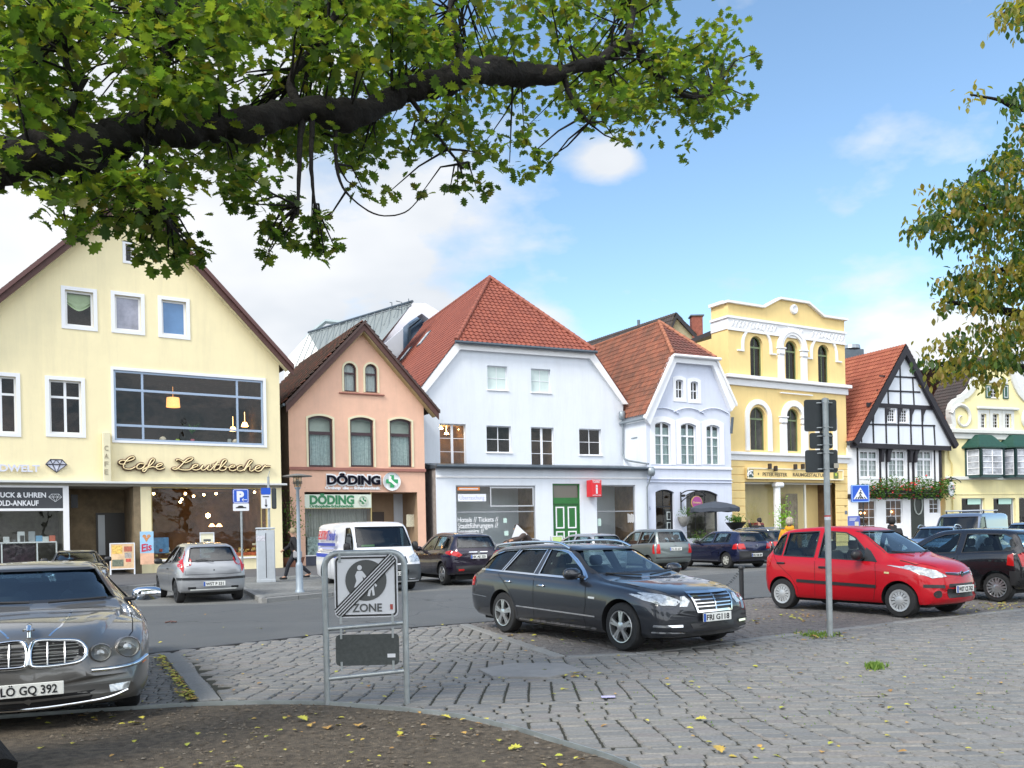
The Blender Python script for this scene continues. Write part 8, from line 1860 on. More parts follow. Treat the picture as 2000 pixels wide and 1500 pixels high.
far_car('estate_car','light blue estate car facing left behind the black small car',1838,33.0,-2.15,simp(est,extra=[e for e in est['extra']if e[1]in('roof_rail','headlight','grille')]+[('mirror',1.92,1.02,(.16,.24,.16),M_lblue)],sealm=M_plast,seats=None),M_lblue)
vb=simp(van,extra=[('mirror',2.82,1.22,(.14,.18,.26),M_plast),('patch','headlight','F',[(.50,.80),(.82,.82),(.86,.98),(.74,1.02),(.52,.95)],M_lampc),('line','door_gap','RL',[(2.04,1.80),(2.04,.34)],.010,BK),('tube','roof_bar',[(.3,-.78,2.06),(.3,.78,2.06)],.03,M_alloy),('tube','roof_bar',[(2.0,-.78,2.06),(2.0,.78,2.06)],.03,M_alloy),('box','roof_bar_foot',(.3,.72,2.0),(.06,.05,.14),.01,M_plast),('box','roof_bar_foot',(2.0,.72,2.0),(.06,.05,.14),.01,M_plast),('box','roof_bar_foot',(.3,-.72,2.0),(.06,.05,.14),.01,M_plast),('box','roof_bar_foot',(2.0,-.72,2.0),(.06,.05,.14),.01,M_plast)])
far_car('panel_van','blue grey panel van with two roof bars parked below the flower box',1915,38.0,-2.35,vb,M_vblue,cat='van')
far_car('hatchback_car','light blue car cut off by the right edge behind the panel van',2010,36.0,-2.2,simp(hb),M_lblue)
# ================================================================ street furniture
M_galv=mat('galvanised_steel',(.36,.39,.40),.45,.6,var=.18,vscale=7)
M_signw=mat('sign_white',(.62,.64,.68),.4)
M_signk=mat('sign_black',(.012,.012,.014),.4)
M_signg=mat('sign_grey',(.075,.08,.082),.5)
M_signb=mat('sign_blue',(.010,.075,.45),.35)
M_back=mat('sign_back',(.035,.042,.047),.45,.2,var=.2,vscale=5)
p0,p1=gnd(639.5,1376.5),gnd(795,1372.5);dv=p1-p0;W_=dv.length;ang=math.atan2(dv.y,dv.x)
zs_=empty('zone_sign',p0,ang,'end of pedestrian zone sign in a galvanised tube frame at the bed edge','traffic sign')
Mi_=(T(*p0)@RZ(ang)).inverted()
def zl(px,py,y=0.0):
 o_=Mi_@Vector((0,0,EYE));d_=Mi_.to_3x3()@ray(px,py);t_=(y-o_.y)/d_.y;q=o_+d_*t_;return q.x,q.z
Ht=zl(640,1075)[1]-.03;rc_=.13;arc=[(rc_-rc_*math.cos(R(a)),0,Ht-rc_+rc_*math.sin(R(a)))for a in range(0,91,15)]
pts=[(0,0,-.1),(0,0,.2),(0,0,.7)]+arc+[(W_-q[0],0,q[2])for q in arc[::-1]]+[(W_,0,.7),(W_,0,.2),(W_,0,-.1)]
MB().tube(pts,.029,14).build('frame',M_galv,zs_,smooth=60)
for py0,py1 in((1229,1216),(1326.5,1310)):
 a,b=zl(645,py0),zl(790,py1);MB().tube([(0,0,a[1]),(W_,0,b[1])],.021,10).build('cross_bar',M_galv,zs_,smooth=60)
x0,zt_=zl(652,1089,-.045);x1,zb_=zl(778,1199.5,-.045);zt_=(zt_+zl(775,1081,-.045)[1])/2;zb_=(zb_+zl(655,1212,-.045)[1])/2
w_,h_=x1-x0,zt_-zb_;sp=MB();sp.prism(roundrect(x0,zb_,x1,zt_,.05),-.045,-.025);sg_=sp.build('sign_panel',M_signw,zs_)
mb=MB();mb.band(roundrect(x0+.012,zb_+.012,x1-.012,zt_-.012,.042),roundrect(x0+.028,zb_+.028,x1-.028,zt_-.028,.03),-.049,-.045,closed=True);mb.build('border',M_signk,sg_)
cx,cz,rd_=x0+w_*.5,zb_+h_*.60,w_*.325;yy=-.050
MB().prism(ellipse(cx,cz,rd_,rd_,40),yy,yy+.004).build('disc',M_signg,sg_)
def fig(name,polys,y,m,s_=rd_,ox=cx,oz=cz):
 mb=MB()
 for pl in polys:mb.prism([(ox+q[0]*s_,oz+q[1]*s_)for q in pl],y,y+.003)
 return mb.build(name,m,sg_)
fig('woman_pictogram',[ellipse(-.30,.62,.115,.125),[(-.42,.46),(-.18,.46),(-.05,.30),(.12,.05),(.02,-.02),(-.16,.20),(-.14,.05),(.0,-.30),(-.58,-.34),(-.46,-.02),(-.52,.25)],[(-.42,-.34),(-.26,-.34),(-.24,-.72),(-.36,-.74)],[(-.22,-.34),(-.08,-.34),(-.12,-.70),(-.22,-.72)]],yy-.003,M_signw)
fig('child_pictogram',[ellipse(.28,.06,.085,.09),[(.18,-.04),(.36,-.04),(.54,-.26),(.48,-.34),(.38,-.22),(.38,-.38),(.42,-.74),(.32,-.76),(.28,-.48),(.24,-.48),(.18,-.78),(.06,-.76),(.14,-.40),(.14,-.20),(.02,-.02),(-.04,-.10)]],yy-.003,M_signw)
for k in range(-2,3):
 o_=k*.031;a=(x0+.03,zb_+.06+o_);b=(x1-.06+0,zt_-.03+o_);dx,dz=x1-x0-.07,zt_-zb_-.06;L_=math.hypot(dx,dz);nx,nz=-dz/L_,dx/L_
 c0=(x0+w_*.49+nx*o_*.75,zb_+h_*.515+nz*o_*.75);ux,uz=dx/L_,dz/L_;Lh=(L_/2+.015)*(1-abs(k)*.03)
 for wd,mt,yo,nm in((.0065,M_signk,yy-.008,'diagonal_bar'),):
  q=[(c0[0]-ux*Lh-nx*wd,c0[1]-uz*Lh-nz*wd),(c0[0]+ux*Lh-nx*wd,c0[1]+uz*Lh-nz*wd),(c0[0]+ux*Lh+nx*wd,c0[1]+uz*Lh+nz*wd),(c0[0]-ux*Lh+nx*wd,c0[1]-uz*Lh+nz*wd)]
  MB().prism(q,yo,yo+.003).build(nm,mt,sg_)
 if k<2:
  o2=o_*.75+.0116;c1=(x0+w_*.49+nx*o2,zb_+h_*.515+nz*o2);q=[(c1[0]-ux*Lh-nx*.006,c1[1]-uz*Lh-nz*.006),(c1[0]+ux*Lh-nx*.006,c1[1]+uz*Lh-nz*.006),(c1[0]+ux*Lh+nx*.006,c1[1]+uz*Lh+nz*.006),(c1[0]-ux*Lh+nx*.006,c1[1]-uz*Lh+nz*.006)]
  MB().prism(q,yy-.006,yy-.004).build('diagonal_gap',M_signw,sg_)
text('zone_lettering','ZONE',.075/.70,sg_,T(x0+w_*.275,yy-.001,zb_+.055),M_signg,.003,.002,width=w_*.47)
MB().box(x1-.075,x1-.05,yy,yy+.003,zb_+.07,zb_+.12).build('sticker',mat('red_sticker',(.35,.06,.05),.5,var=.6,vscale=60),sg_)
a,b=zl(653,1247,-.045),zl(779,1288,-.045);b2_=zl(653,1311,-.045)[1];t2=zl(779,1231,-.045)[1]
zt2,zb2=(a[1]+t2)/2,(b2_+b[1])/2
sp=MB();sp.prism(roundrect(x0,zb2,x1,zt2,.04),-.045,-.030);s2=sp.build('lower_panel',mat('dark_panel',(.050,.058,.058),.7,var=.25,vscale=30),zs_)
MB().box(x1-.11,x1-.035,-.048,-.045,zb2+.07,zb2+.105).build('sticker',M_signw,s2)
for xx in(x0+.055,x1-.055):
 for z0_,z1_ in((zt_-.06,Ht),(zb_-.06,zb_+.03),(zt2-.04,zt2+.06),(zb2-.05,zb2+.04)):
  MB().cbox((xx,-.054,(z0_+z1_)/2),(.022,.005,z1_-z0_),.002).build('bracket',M_galv,zs_)
p0=gnd(1621,1243);sp_=empty('sign_pole',p0,0,'tall galvanised pole with three dark sign backs in front of the red hatchback','traffic sign')
k_=p0.y/F;Z=lambda py:EYE-(py-1023)*k_
Hh=Z(778);lean=-.012*0
MB().tube([(0,0,-.1),(0,0,Hh)],.043,14).build('pole',M_galv,sp_,smooth=60);MB().lathe([(.044,Hh-.08),(.048,Hh-.08),(.048,Hh),(.001,Hh+.015)],14).build('pole_cap',M_galv,sp_,smooth=50)
for xa,xb,ya_,yb_ in((1575,1641,779,841),(1586,1633,844,875),(1577,1643,877.5,922)):
 cx_=1614.5+(ya_-779)*.0172;mb=MB();mb.prism(roundrect((xa-cx_)*k_,Z(yb_),(xb-cx_)*k_,Z(ya_),.035),.052,.066,M=RZ(R(6)));pn=mb.build('sign_back',M_back,sp_)
 for z_ in(Z(ya_)-.05,Z(yb_)+.05):
  mb=MB();mb.tube([(-.12,.050,z_),(-.05,.03,z_),(-.035,-.035,z_),(.035,-.035,z_),(.05,.03,z_),(.12,.050,z_)],.010,6);mb.build('clamp',M_galv,pn)
 if ya_>870:
  MB().box(-.22,-.14,.046,.050,Z(yb_)+.05,Z(yb_)+.20).build('sticker',mat('red_sticker'),pn);MB().box(.12,.19,.030,.034,Z(yb_)+.06,Z(yb_)+.13).build('sticker',mat('cream_sticker',(.45,.42,.36),.6),pn)
MB().lathe([(.0445,Z(1015)),(.0445,Z(1006))],14).build('sticker',M_signw,sp_);MB().lathe([(.0448,Z(1009)),(.0448,Z(1006))],14).build('sticker',mat('red_band',(.45,.03,.03),.5),sp_)
def pole_sign(name,label,px,py,top,cat,r=.03,m=M_galv,zb=.1):
 p=gnd(px,py,zb);e=empty(name,p,R(14),label,cat);k=p.y/F;zf=lambda y_:EYE-(y_-(1036-.0205*(px-1006)))*k-zb
 MB().tube([(0,0,0),(0,0,zf(top))],r,10).build('pole',m,e,smooth=60);return e,k,zf
e,k,zf=pole_sign('parking_sign','blue parking sign with a car plate below it, behind the silver hatchback',474,1136,956,'traffic sign',.035)
h=15*k;z1,z0=zf(955),zf(983);b=MB();b.prism(roundrect(-h,z0,h,z1,.05),-.07,-.05);bo=b.build('blue_panel',M_signb,e)
MB().band(roundrect(-h+.02,z0+.02,h-.02,z1-.02,.04),roundrect(-h+.035,z0+.035,h-.035,z1-.035,.03),-.074,-.07,closed=True).build('border',M_signw,bo)
text('letter_p','P',(z1-z0)*.62/.70,bo,T(-h*.5,-.074,z0+.09),M_signw,.004,.025)
mb=MB();mb.tube([(h*.75,-.075,z0+.11),(h*.15,-.075,z0+.11)],.012,4);mb.tube([(h*.35,-.075,z0+.16),(h*.15,-.075,z0+.11),(h*.35,-.075,z0+.06)],.012,4);mb.build('arrow',M_signw,bo)
z1,z0=zf(983.5),zf(998);b=MB();b.prism(roundrect(-h,z0,h,z1,.03),-.07,-.05);wo_=b.build('white_panel',M_signw,e)
car_=[(-.8,-.3),(.8,-.3),(.8,.0),(.45,.05),(.2,.42),(-.35,.42),(-.55,.05),(-.8,.0)];MB().prism([(q[0]*h*.8,(z0+z1)/2+q[1]*.12)for q in car_],-.074,-.070).build('car_pictogram',M_signk,wo_)
e,k,zf=pole_sign('loading_sign','slim pole with a small blue plate and a white arrow plate beside the grey cabinet',528,1134,931,'traffic sign',.04)
MB().prism(roundrect(-14*k,zf(966),4*k,zf(953),.03),-.08,-.06).build('blue_panel',M_signb,e)
wp=MB().prism(roundrect(-14*k,zf(993),4*k,zf(966.5),.03),-.08,-.06).build('white_panel',M_signw,e);mb=MB();mb.tube([(-5*k,-.085,zf(975)),(-5*k,-.085,zf(990))],.015,4);mb.prism([(-8*k,zf(986)),(-2*k,zf(986)),(-5*k,zf(991))],-.09,-.082);mb.tube([(-11*k,-.085,zf(970)),(1*k,-.085,zf(970))],.015,4);mb.build('arrow',M_signk,wp)
MB().cbox((10*k,.05,(zf(953)+zf(994))/2),(9*k,.25,zf(953)-zf(994)),.03).build('meter_box',M_back,e);MB().tube([(0,0,zf(931)),(.05,0,zf(920))],.01,5).build('aerial',M_galv,e)
p=gnd(520,1137,.1);e=empty('utility_cabinet',p,R(20),'pale grey electrical cabinet standing by the pavement edge outside the cafe','cabinet');k=p.y/F
mb=MB();mb.cbox((0,0,.85),(34*k,.38,1.7),.02);mb.cbox((0,0,1.75),(36*k,.42,.06),.02);mb.cbox((0,0,.05),(35*k,.40,.1),.01);co=mb.build('housing',mat('cabinet_grey',(.42,.46,.50),.5,var=.08,dirt=.15),e)
MB().box(-.01,.01,-.195,-.19,.15,1.6).build('door_gap',M_signk,co);MB().box(-.30,-.02,-.196,-.19,1.35,1.52).build('poster_rest',mat('poster_rest',(.5,.5,.55),.6,var=.4,vscale=20),co)
p=gnd(585.5,1157,.1);e=empty('street_lamp',p,0,'slender grey street lamp with a flat round hood in front of the salmon house','street lamp');k=p.y/F;zf=lambda y_:EYE-(y_-1044.7)*k-.1
MB().lathe([(.13,0),(.12,.05),(.095,.08),(.095,zf(1105)),(.085,zf(1101)),(.052,zf(1097)),(.045,zf(1000)),(.042,zf(957)),(.07,zf(955)),(.085,zf(952)),(.001,zf(951))],16).build('pole',mat('lamp_grey_paint',(.27,.32,.37),.45,.2,var=.1),e,smooth=50)
MB().lathe([(.001,zf(925)),(.12,zf(926)),(.38,zf(929.5)),(.38,zf(931)),(.12,zf(931)),(.001,zf(931))],24).build('hood',mat('lamp_hood',(.20,.19,.17),.5,.2),e,smooth=40)
MB().lathe([(.10,zf(931)),(.115,zf(941)),(.08,zf(951))],16).build('lantern_glass',glass('lantern_glass',(.75,.75,.65),1.5,.1,1.2),e,smooth=60)
mb=MB();
for py in(941,943.5):mb.lathe([(.118,zf(py)),(.125,zf(py)),(.125,zf(py+1.2)),(.118,zf(py+1.2))],16)
for a in range(4):mb.tube([(.11*math.cos(a*1.57),.11*math.sin(a*1.57),zf(931)),(.085*math.cos(a*1.57),.085*math.sin(a*1.57),zf(951))],.007,4)
mb.build('lantern_cage',M_back,e);MB().lathe([(.001,zf(936)),(.045,zf(938)),(.045,zf(947)),(.001,zf(950))],10).build('bulb',M_signw,e,smooth=60)
MB().lathe([(.0465,zf(1056)),(.0465,zf(1048))],14).build('sticker',mat('red_band'),e)
def board(name,label,px,py,wpx,toppx,m,cat,face=None,zb=.1,rz=R(22)):
 p=gnd(px,py,zb);e=empty(name,p,rz,label,cat);k=p.y/F;hor=1036-.0205*(px-1006);Ht_=EYE-zb-(toppx-hor)*k;w=wpx*k/2
 for sg in(-1,1):
  mb=MB();Mx=T(0,sg*.22,0)@RX(R(8*sg));mb.band(outline(-w,.22,w,Ht_),outline(-w+.04,.26,w-.04,Ht_-.04),-.02,.02,M=Mx,closed=True);mb.box(-w,-w+.05,-.02,.02,0,.22,M=Mx);mb.box(w-.05,w,-.02,.02,0,.22,M=Mx)
  fo_=mb.build('frame',M_signw,e);b=MB();b.box(-w+.04,w-.04,-.01,.01,.26,Ht_-.04,M=Mx);b.build('poster',m,fo_)
  if face and sg<0:face(e,fo_,Mx,w,Ht_)
 return e
def f1(e,fo,Mx,w,H_):
 for(a,b,c,d,col)in((-.9,.0,.62,.95,(.65,.42,.10)),(.15,.85,.70,.90,(.35,.10,.06)),(.2,.8,.45,.66,(.30,.28,.26)),(-.9,.1,.14,.40,(.12,.14,.10)),(.3,.75,.3,.42,(.5,.08,.06))):
  MB().box(a*w*.9,b*w*.9,-.016,-.011,H_*(.15+c*.82),H_*(.15+d*.82),M=Mx).build('poster_picture',mat('poster_%d'%int(col[0]*100+col[1]*10),col,.6,var=.5,vscale=12),fo)
board('pavement_sign','white framed pavement board with ice cream pictures outside the cafe doorway',240,1122,45,1060,mat('peach_poster',(.60,.42,.25),.6,var=.25,vscale=4),'advertising board',f1)
def f3(e,fo,Mx,w,H_):
 for z in(.8,.66,.5):MB().box(-w*.5,w*.5,-.016,-.011,H_*z,H_*(z+.05),M=Mx).build('poster_line',M_signg,fo)
board('pavement_sign','cream pavement board rising behind the roof of the silver hatchback',406,1128,27,1039,mat('cream_poster',(.62,.60,.45),.6,var=.1),'advertising board',f3)
board('pavement_sign','light green pavement board in front of the green double door',1088,1106,24,1046,mat('lime_poster',(.42,.55,.22),.6,var=.2),'advertising board')
p=gnd(288,1121,.1);e=empty('ice_cream_banner',p,R(24),'tall pale blue ice cream banner on the cafe corner pier','banner');k=p.y/F;zf=lambda y_:EYE-(y_-1050.5)*k-.1;w=12.3*k
bn=MB().cbox((0,-.05,(zf(1038)+zf(1102))/2),(2*w,.03,zf(1038)-zf(1102)),.005).build('banner_panel',mat('ice_blue_banner',(.30,.52,.72),.6,var=.15,vscale=1.5),e)
MB().box(-w,w,-.068,-.0655,zf(1102),zf(1080)).build('peach_base',mat('peach_base',(.70,.42,.28),.6,var=.2),bn)
text('red_lettering','Eis',(zf(1062)-zf(1076))/.70,bn,T(-w*.8,-.070,zf(1077))@RY(R(-9)),mat('raspberry_letter',(.50,.02,.06),.5),.004,.012,width=w*1.6,shear=.2)
mb=MB();mb.prism([(-w*.1,zf(1059)),(w*.35,zf(1050)),(-w*.45,zf(1049))],-.072,-.066);mb.prism(ellipse(-w*.35,zf(1047),w*.28,.07),-.072,-.066);mb.prism(ellipse(w*.3,zf(1047),w*.28,.07),-.072,-.066);mb.build('ice_cream_picture',mat('cone_orange',(.55,.25,.10),.6,var=.4,vscale=14),bn)
h3=bpy.data.objects['hipped_house'];Hh_=h3.matrix_world
def facade_pt(o,px,py,y=0.0):
 Mi=(T(*o.location)@RZ(o.rotation_euler.z)).inverted();oo=Mi@Vector((0,0,EYE));dd=Mi.to_3x3()@ray(px,py);t=(y-oo.y)/dd.y;return oo+dd*t
def on(o,px,py,y=0.0):return(T(*o.location)@RZ(o.rotation_euler.z))@facade_pt(o,px,py,y)
q=on(h3,1162,954,-.55);k=q.y/F;e=empty('information_sign',q,h3.rotation_euler.z,'red tourist information cube projecting from the white house beside the green door','shop sign')
M_red=mat('signal_red',(.60,.012,.02),.4);s_=17*k;sc2=MB().cbox((0,.1,0),(22*k,.62,33*k),.02).build('cube',M_red,e)
MB().tube([(0,.3,0),(0,.6,0)],.03,6).build('bracket',M_galv,e)
text('sign_lettering','TOURIST',5*k/.70,sc2,T(-9.5*k,-.215,10.5*k),M_signw,.004,.004,width=18*k);text('sign_lettering','i',16*k/.72,sc2,T(-2.2*k,-.215,-9*k),M_signw,.004,.05,width=4.2*k);text('sign_lettering','INFORMATION',2.6*k/.70,sc2,T(-9*k,-.215,-15*k),M_signw,.004,width=18*k)
text('sign_lettering','i',17*k/.72,sc2,T(11.2*k,-.02,-9*k)@RZ(math.pi/2),M_signw,.004,.05,width=4.2*k)
h4=blue_front.root;q=on(h4,1329,983,0);k=q.y/F;e=empty('hanging_sign',q,h4.rotation_euler.z,'round plum coloured sign on a wrought iron bracket at the pale blue shop','shop sign')
br_=MB();br_.tube([(0,-.05,-13*k),(0,-.05,22*k)],.04,6);br_.tube(catmull([(0,-.05,18*k),(.2,-.45,24*k),(.75,-.8,23*k),(1.1,-1.0,14*k)],6),.035,6);br_.tube(catmull([(0,-.05,2*k),(.1,-.4,10*k),(.4,-.7,20*k)],5),.03,6);br_.tube(catmull([(.3,-.6,13*k),(.5,-.75,8*k),(.35,-.7,5*k),(.2,-.6,9*k)],5),.025,5)
for xx in(-.25,1.1):br_.cbox((xx,-.6,14*k),(.16,.3,.14),.03)
br_.build('iron_bracket',M_black,e,smooth=60)
ds=MB().lathe([(.001,-.03),(13*k,-.03),(13*k,.03),(.001,.03)],28,T(17.5*k,-.85,0)@RX(math.pi/2)).build('disc',mat('plum_sign',(.32,.05,.22),.5),e)
MB().lathe([(12.1*k,.035),(13.2*k,.035),(13.2*k,-.035),(12.1*k,-.035)],28,T(17.5*k,-.85,0)@RX(math.pi/2)).build('rim',mat('gold_rim',(.5,.32,.12),.4,.4),ds)
text('sign_lettering','Pimiento',4*k/.7,ds,T(8.5*k,-.89,-1.5*k),mat('gold_letter',(.6,.42,.25),.5),.004,.004,width=18*k)
q=gnd(1400,1078,0);q=on(h4,1398,1060,-3.2);q.z=0;k=q.y/F;e=empty('parasol',q,h4.rotation_euler.z,'open dark slate parasol in front of the pale blue shop','parasol');zf=lambda y_:EYE-(y_-1028)*k
n=8;mb=MB();vs=[(0,0,zf(979))];
for rr_,pyv in((.45,982.5),(.8,987),(1.0,992)):
 for i in range(n*2):
  a=2*math.pi*i/(n*2);c=1 if i%2==0 else.955;vs.append((52*k*rr_*c*math.cos(a),52*k*rr_*c*math.sin(a)*.8,zf(pyv)-(0 if i%2==0 else.04)))
for i in range(n*2):a=2*math.pi*i/(n*2);c=1 if i%2==0 else.955;vs.append((52*k*c*math.cos(a),52*k*c*math.sin(a)*.8,zf(999)+(.0 if i%2==0 else-.05)))
fs=[(0,1+i,1+(i+1)%16)for i in range(16)]+[(1+r*16+i,1+(r+1)*16+i,1+(r+1)*16+(i+1)%16,1+r*16+(i+1)%16)for r in range(3)for i in range(16)]
mb.add(vs,fs);mb.build('canopy',mat('slate_canvas',(.045,.055,.075),.8,var=.1),e,smooth=25,fix=False);MB().tube([(0,0,0),(0,0,zf(979)+.1)],.04,8).build('pole',M_back,e);MB().cbox((0,0,.06),(.7,.7,.12),.03).build('base',M_signg,e)
for i in range(8):a=2*math.pi*i/8;MB().tube([(0,0,zf(996)),(50*k*math.cos(a),40*k*math.sin(a),zf(993))],.014,4).build('rib',M_back,e)
def leafy(parent,n,box,m,size=(.05,.10),seed=1,shape=SIM):
 rr=random.Random(seed);vs,fs=[],[];x0,x1,y0,y1,z0,z1=box
 for i in range(n):
  u,v,w=rr.gauss(0,.36),rr.gauss(0,.36),rr.gauss(0,.36);q=((x0+x1)/2+u*(x1-x0)*.5*1.2,(y0+y1)/2+v*(y1-y0)*.6,(z0+z1)/2+w*(z1-z0)*.6)
  add_leaf(vs,fs,shape,T(*q)@rnd_rot(rr,1.0),rr.uniform(*size),.15)
 me=bpy.data.meshes.new('foliage');me.from_pydata(vs,[],fs);me.materials.append(m);o=bpy.data.objects.new('foliage',me);link(o);o.parent=parent;return o
M_lf=island_mat('shrub_leaf',((.03,.08,.02),(.06,.13,.03),(.10,.18,.04)),bump=0,translucent=.3,fine=.1);M_lf2=island_mat('lime_leaf',((.16,.30,.04),(.24,.40,.07),(.12,.24,.04)),bump=0,translucent=.3,fine=.1)
def planter(name,label,q,w,h,pot,m,cat='plant',ph=.45,seed=1,n=220,size=(.06,.12)):
 e=empty(name,q,0,label,cat);MB().lathe([(.001,0),(w*.32,0),(w*.45,ph),(w*.40,ph),(w*.38,ph-.06),(.001,ph-.06)],16).build('pot',pot,e,smooth=50)
 mb=MB();rr=random.Random(seed)
 for i in range(5):mb.tube([(0,0,ph-.06),(rr.uniform(-w,w)*.2,rr.uniform(-w,w)*.2,ph+h*.5),(rr.uniform(-w,w)*.4,rr.uniform(-w,w)*.3,ph+h*.85)],.012,4)
 mb.build('stems',M_brown,e);leafy(e,n,(-w/2,w/2,-w/2,w/2,ph,ph+h),m,size,seed);return e
M_pot=mat('terracotta_pot',(.25,.11,.07),.8,var=.2)
h5=ochre.root
q=on(h5,1533,1060,-1.0);q.z=.0;planter('potted_bamboo','slender potted bamboo beside the white column of the ochre shop',q,1.3,2.9,M_pot,M_lf2,seed=3,n=420,size=(.10,.20))
q=on(h5,1463,1060,-.9);q.z=.0;planter('potted_shrub','dark green potted shrub at the left end of the ochre shop window',q,1.2,1.5,M_pot,M_lf,seed=4,n=380)
q=on(h4,1372,1060,-.8);q.z=0;planter('potted_shrub','leafy potted shrub under the parasol by the pale blue shop',q,1.6,1.0,M_pot,M_lf,seed=5,n=420)
q=on(h4,1335,1009,-.35);e=empty('hanging_basket',q,0,'grey wall basket with trailing greenery next to the dark shop door','planter');MB().lathe([(.001,-.62),(.18,-.55),(.34,-.2),(.36,.0),(.32,.0)],16).build('basket',mat('lead_basket',(.25,.25,.24),.7,var=.2),e,smooth=60);leafy(e,200,(-.4,.7,-.3,.3,-.1,.6),M_lf,(.07,.12),6)
q=on(h4,1437,1020,-1.6);e=empty('flower_bowl',q,0,'black iron bowl with grasses on a stand at the corner of the pale blue house','planter');MB().lathe([(.001,-.5),(.3,-.42),(.55,-.1),(.62,.0),(.56,.0)],18).build('bowl',M_black,e,smooth=60);MB().tube([(0,0,-.5),(0,0,-q.z)],.04,6).build('stand',M_black,e);leafy(e,260,(-.5,.5,-.4,.4,-.05,.5),M_lf,(.08,.2),7)
h2=bpy.data.objects['gabled_shop_house'];q=on(h2,572,1105,-.7);q.z=.1;planter('climbing_shrub','tall thin shrub growing against the salmon house behind the street lamp',q,1.3,3.4,M_pot,M_lf,seed=8,n=430,size=(.07,.14))
rt2=leafy(empty('flower_trough',on(h2,560,1100,-.6)-Vector((0,0,.2)),0,'low planter of white and green flowers by the gap between the two left houses','planter'),160,(-.4,.4,-.3,.3,-.2,.9),M_lf,(.07,.13),9);MB().cbox((0,0,-.45),(.9,.5,.5),.03).build('trough',M_pot,rt2.parent)
p=gnd(1688,1083,0);e=empty('crossing_sign',p,R(-6),'square blue pedestrian crossing sign on a thin pole before the half-timbered house','traffic sign');k=p.y/F;zf=lambda y_:EYE-(y_-1022)*k;ox=-7*k
MB().tube([(0,0,0),(0,0,zf(946))],.035,8).build('pole',M_back,e,smooth=60);w=17*k;z0,z1=zf(981),zf(947);mb=MB();mb.cbox((ox,-.12,(z0+z1)/2),(2*w,.16,z1-z0),.04);bo=mb.build('panel',M_signb,e)
MB().band(roundrect(ox-w+.01,z0+.01,ox+w-.01,z1-.01,.06),roundrect(ox-w+.05,z0+.05,ox+w-.05,z1-.05,.05),-.206,-.2,closed=True).build('border',mat('pale_blue_border',(.25,.40,.70),.4),bo)
tri=[(ox-w*.78,z0+w*.36),(ox+w*.78,z0+w*.36),(ox,z1-w*.30)];to_=MB().prism(tri,-.208,-.2).build('white_triangle',M_signw,bo);mb=MB();yk=-.214
mb.prism(ellipse(ox+.02,z0+w*1.33,w*.07,w*.08),yk,yk+.004)
for l in([(0,1.22),(-.04,.88)],[(-.04,.9),(.10,.68),(.14,.44)],[(-.04,.9),(-.08,.66),(-.20,.46)],[(0,1.18),(.16,.98)],[(0,1.18),(-.16,1.0)]):mb.tube([(ox+a*w,yk,z0+b*w)for a,b in l],w*.045,5)
for i in range(5):a=-.6+.27*i;mb.prism([(ox+a*w,z0+w*.38),(ox+(a+.13)*w,z0+w*.38),(ox+(a*.72+.10)*w,z0+w*.62),(ox+a*.72*w,z0+w*.62)],yk,yk+.004)
mb.build('walker_pictogram',M_signk,to_)
p=gnd(1669,1085,0);e=empty('notice_board',p,R(16),'blue notice board standing left of the crossing sign pole','notice board');k=p.y/F;zf=lambda y_:EYE-(y_-1022.4)*k
bo=MB().cbox((0,0,(zf(1008)+zf(1036))/2),(27*k,.06,zf(1008)-zf(1036)),.01).build('panel',mat('cobalt_board',(.09,.13,.42),.5),e);MB().box(-.5*k*27*.0+1*k,10*k,-.036,-.031,zf(1032),zf(1019)).build('poster',mat('beige_poster',(.55,.53,.42),.6),bo)
for i in range(3):MB().box(-11*k,6*k-i*2*k,-.036,-.031,zf(1012.4+2.2*i),zf(1011.4+2.2*i)).build('text_line',M_signw,bo)
for sx in(-1,1):MB().tube([(sx*12*k,0,0),(sx*12*k,0,zf(1036)+.05)],.03,6).build('leg',M_back,e)
p=gnd(1449,1171);e=empty('bollard',p,0,'dark cast iron bollard with a chain hanging to the left','bollard');k=p.y/F;Hb=EYE-(1106-1027)*k
MB().lathe([(.05,0),(.05,Hb-.06),(.072,Hb-.05),(.072,Hb-.015),(.06,Hb),(.001,Hb+.005)],16).build('post',mat('bollard_grey',(.03,.032,.036),.5,.3),e,smooth=40)
mb=MB();n=36
for i in range(n):
 t=i/n;x=-.05-1.25*t;z=Hb-.12-1.15*t*(1-t)*1.3-.30*t;Mx=T(x,.35*t,z)@RY(R(40)*(1-2*t))@RX(math.pi/2*(i%2));mb.tube([Mx@Vector((.028*math.cos(a),.014*math.sin(a),0))for a in[j*math.pi/4 for j in range(8)]],.005,4,closed=True)
mb.build('chain',M_back,e)
h7=lemon.root;q=on(h7,1858,955,-.8);k=q.y/F;e=empty('hanging_sign',q,h7.rotation_euler.z,'white oval sign hanging from an iron scroll at the lemon yellow house','shop sign')
ov=MB().prism(ellipse(0,0,8*k,14*k,20),-.04,.04).build('oval_panel',M_signw,e);MB().prism([(-3*k,3*k),(3*k,3*k),(0,8*k)],-.05,-.042).build('triangle_mark',mat('navy_mark',(.04,.06,.2),.5),ov);MB().box(-4*k,4*k,-.05,-.042,-1.5*k,0).build('text_line',M_signg,ov)
mb=MB();mb.tube(catmull([(-9*k,.8,15*k),(-4*k,.3,20*k),(3*k,-.1,21*k),(10*k,-.3,17*k),(14*k,-.4,12*k)],5),.035,6);mb.tube(catmull([(-6*k,.5,15*k),(-1*k,.0,16.5*k),(2*k,0,19*k)],4),.03,5);mb.tube([(0,0,14*k),(0,0,21*k)],.02,5);mb.build('iron_bracket',M_black,e,smooth=60)
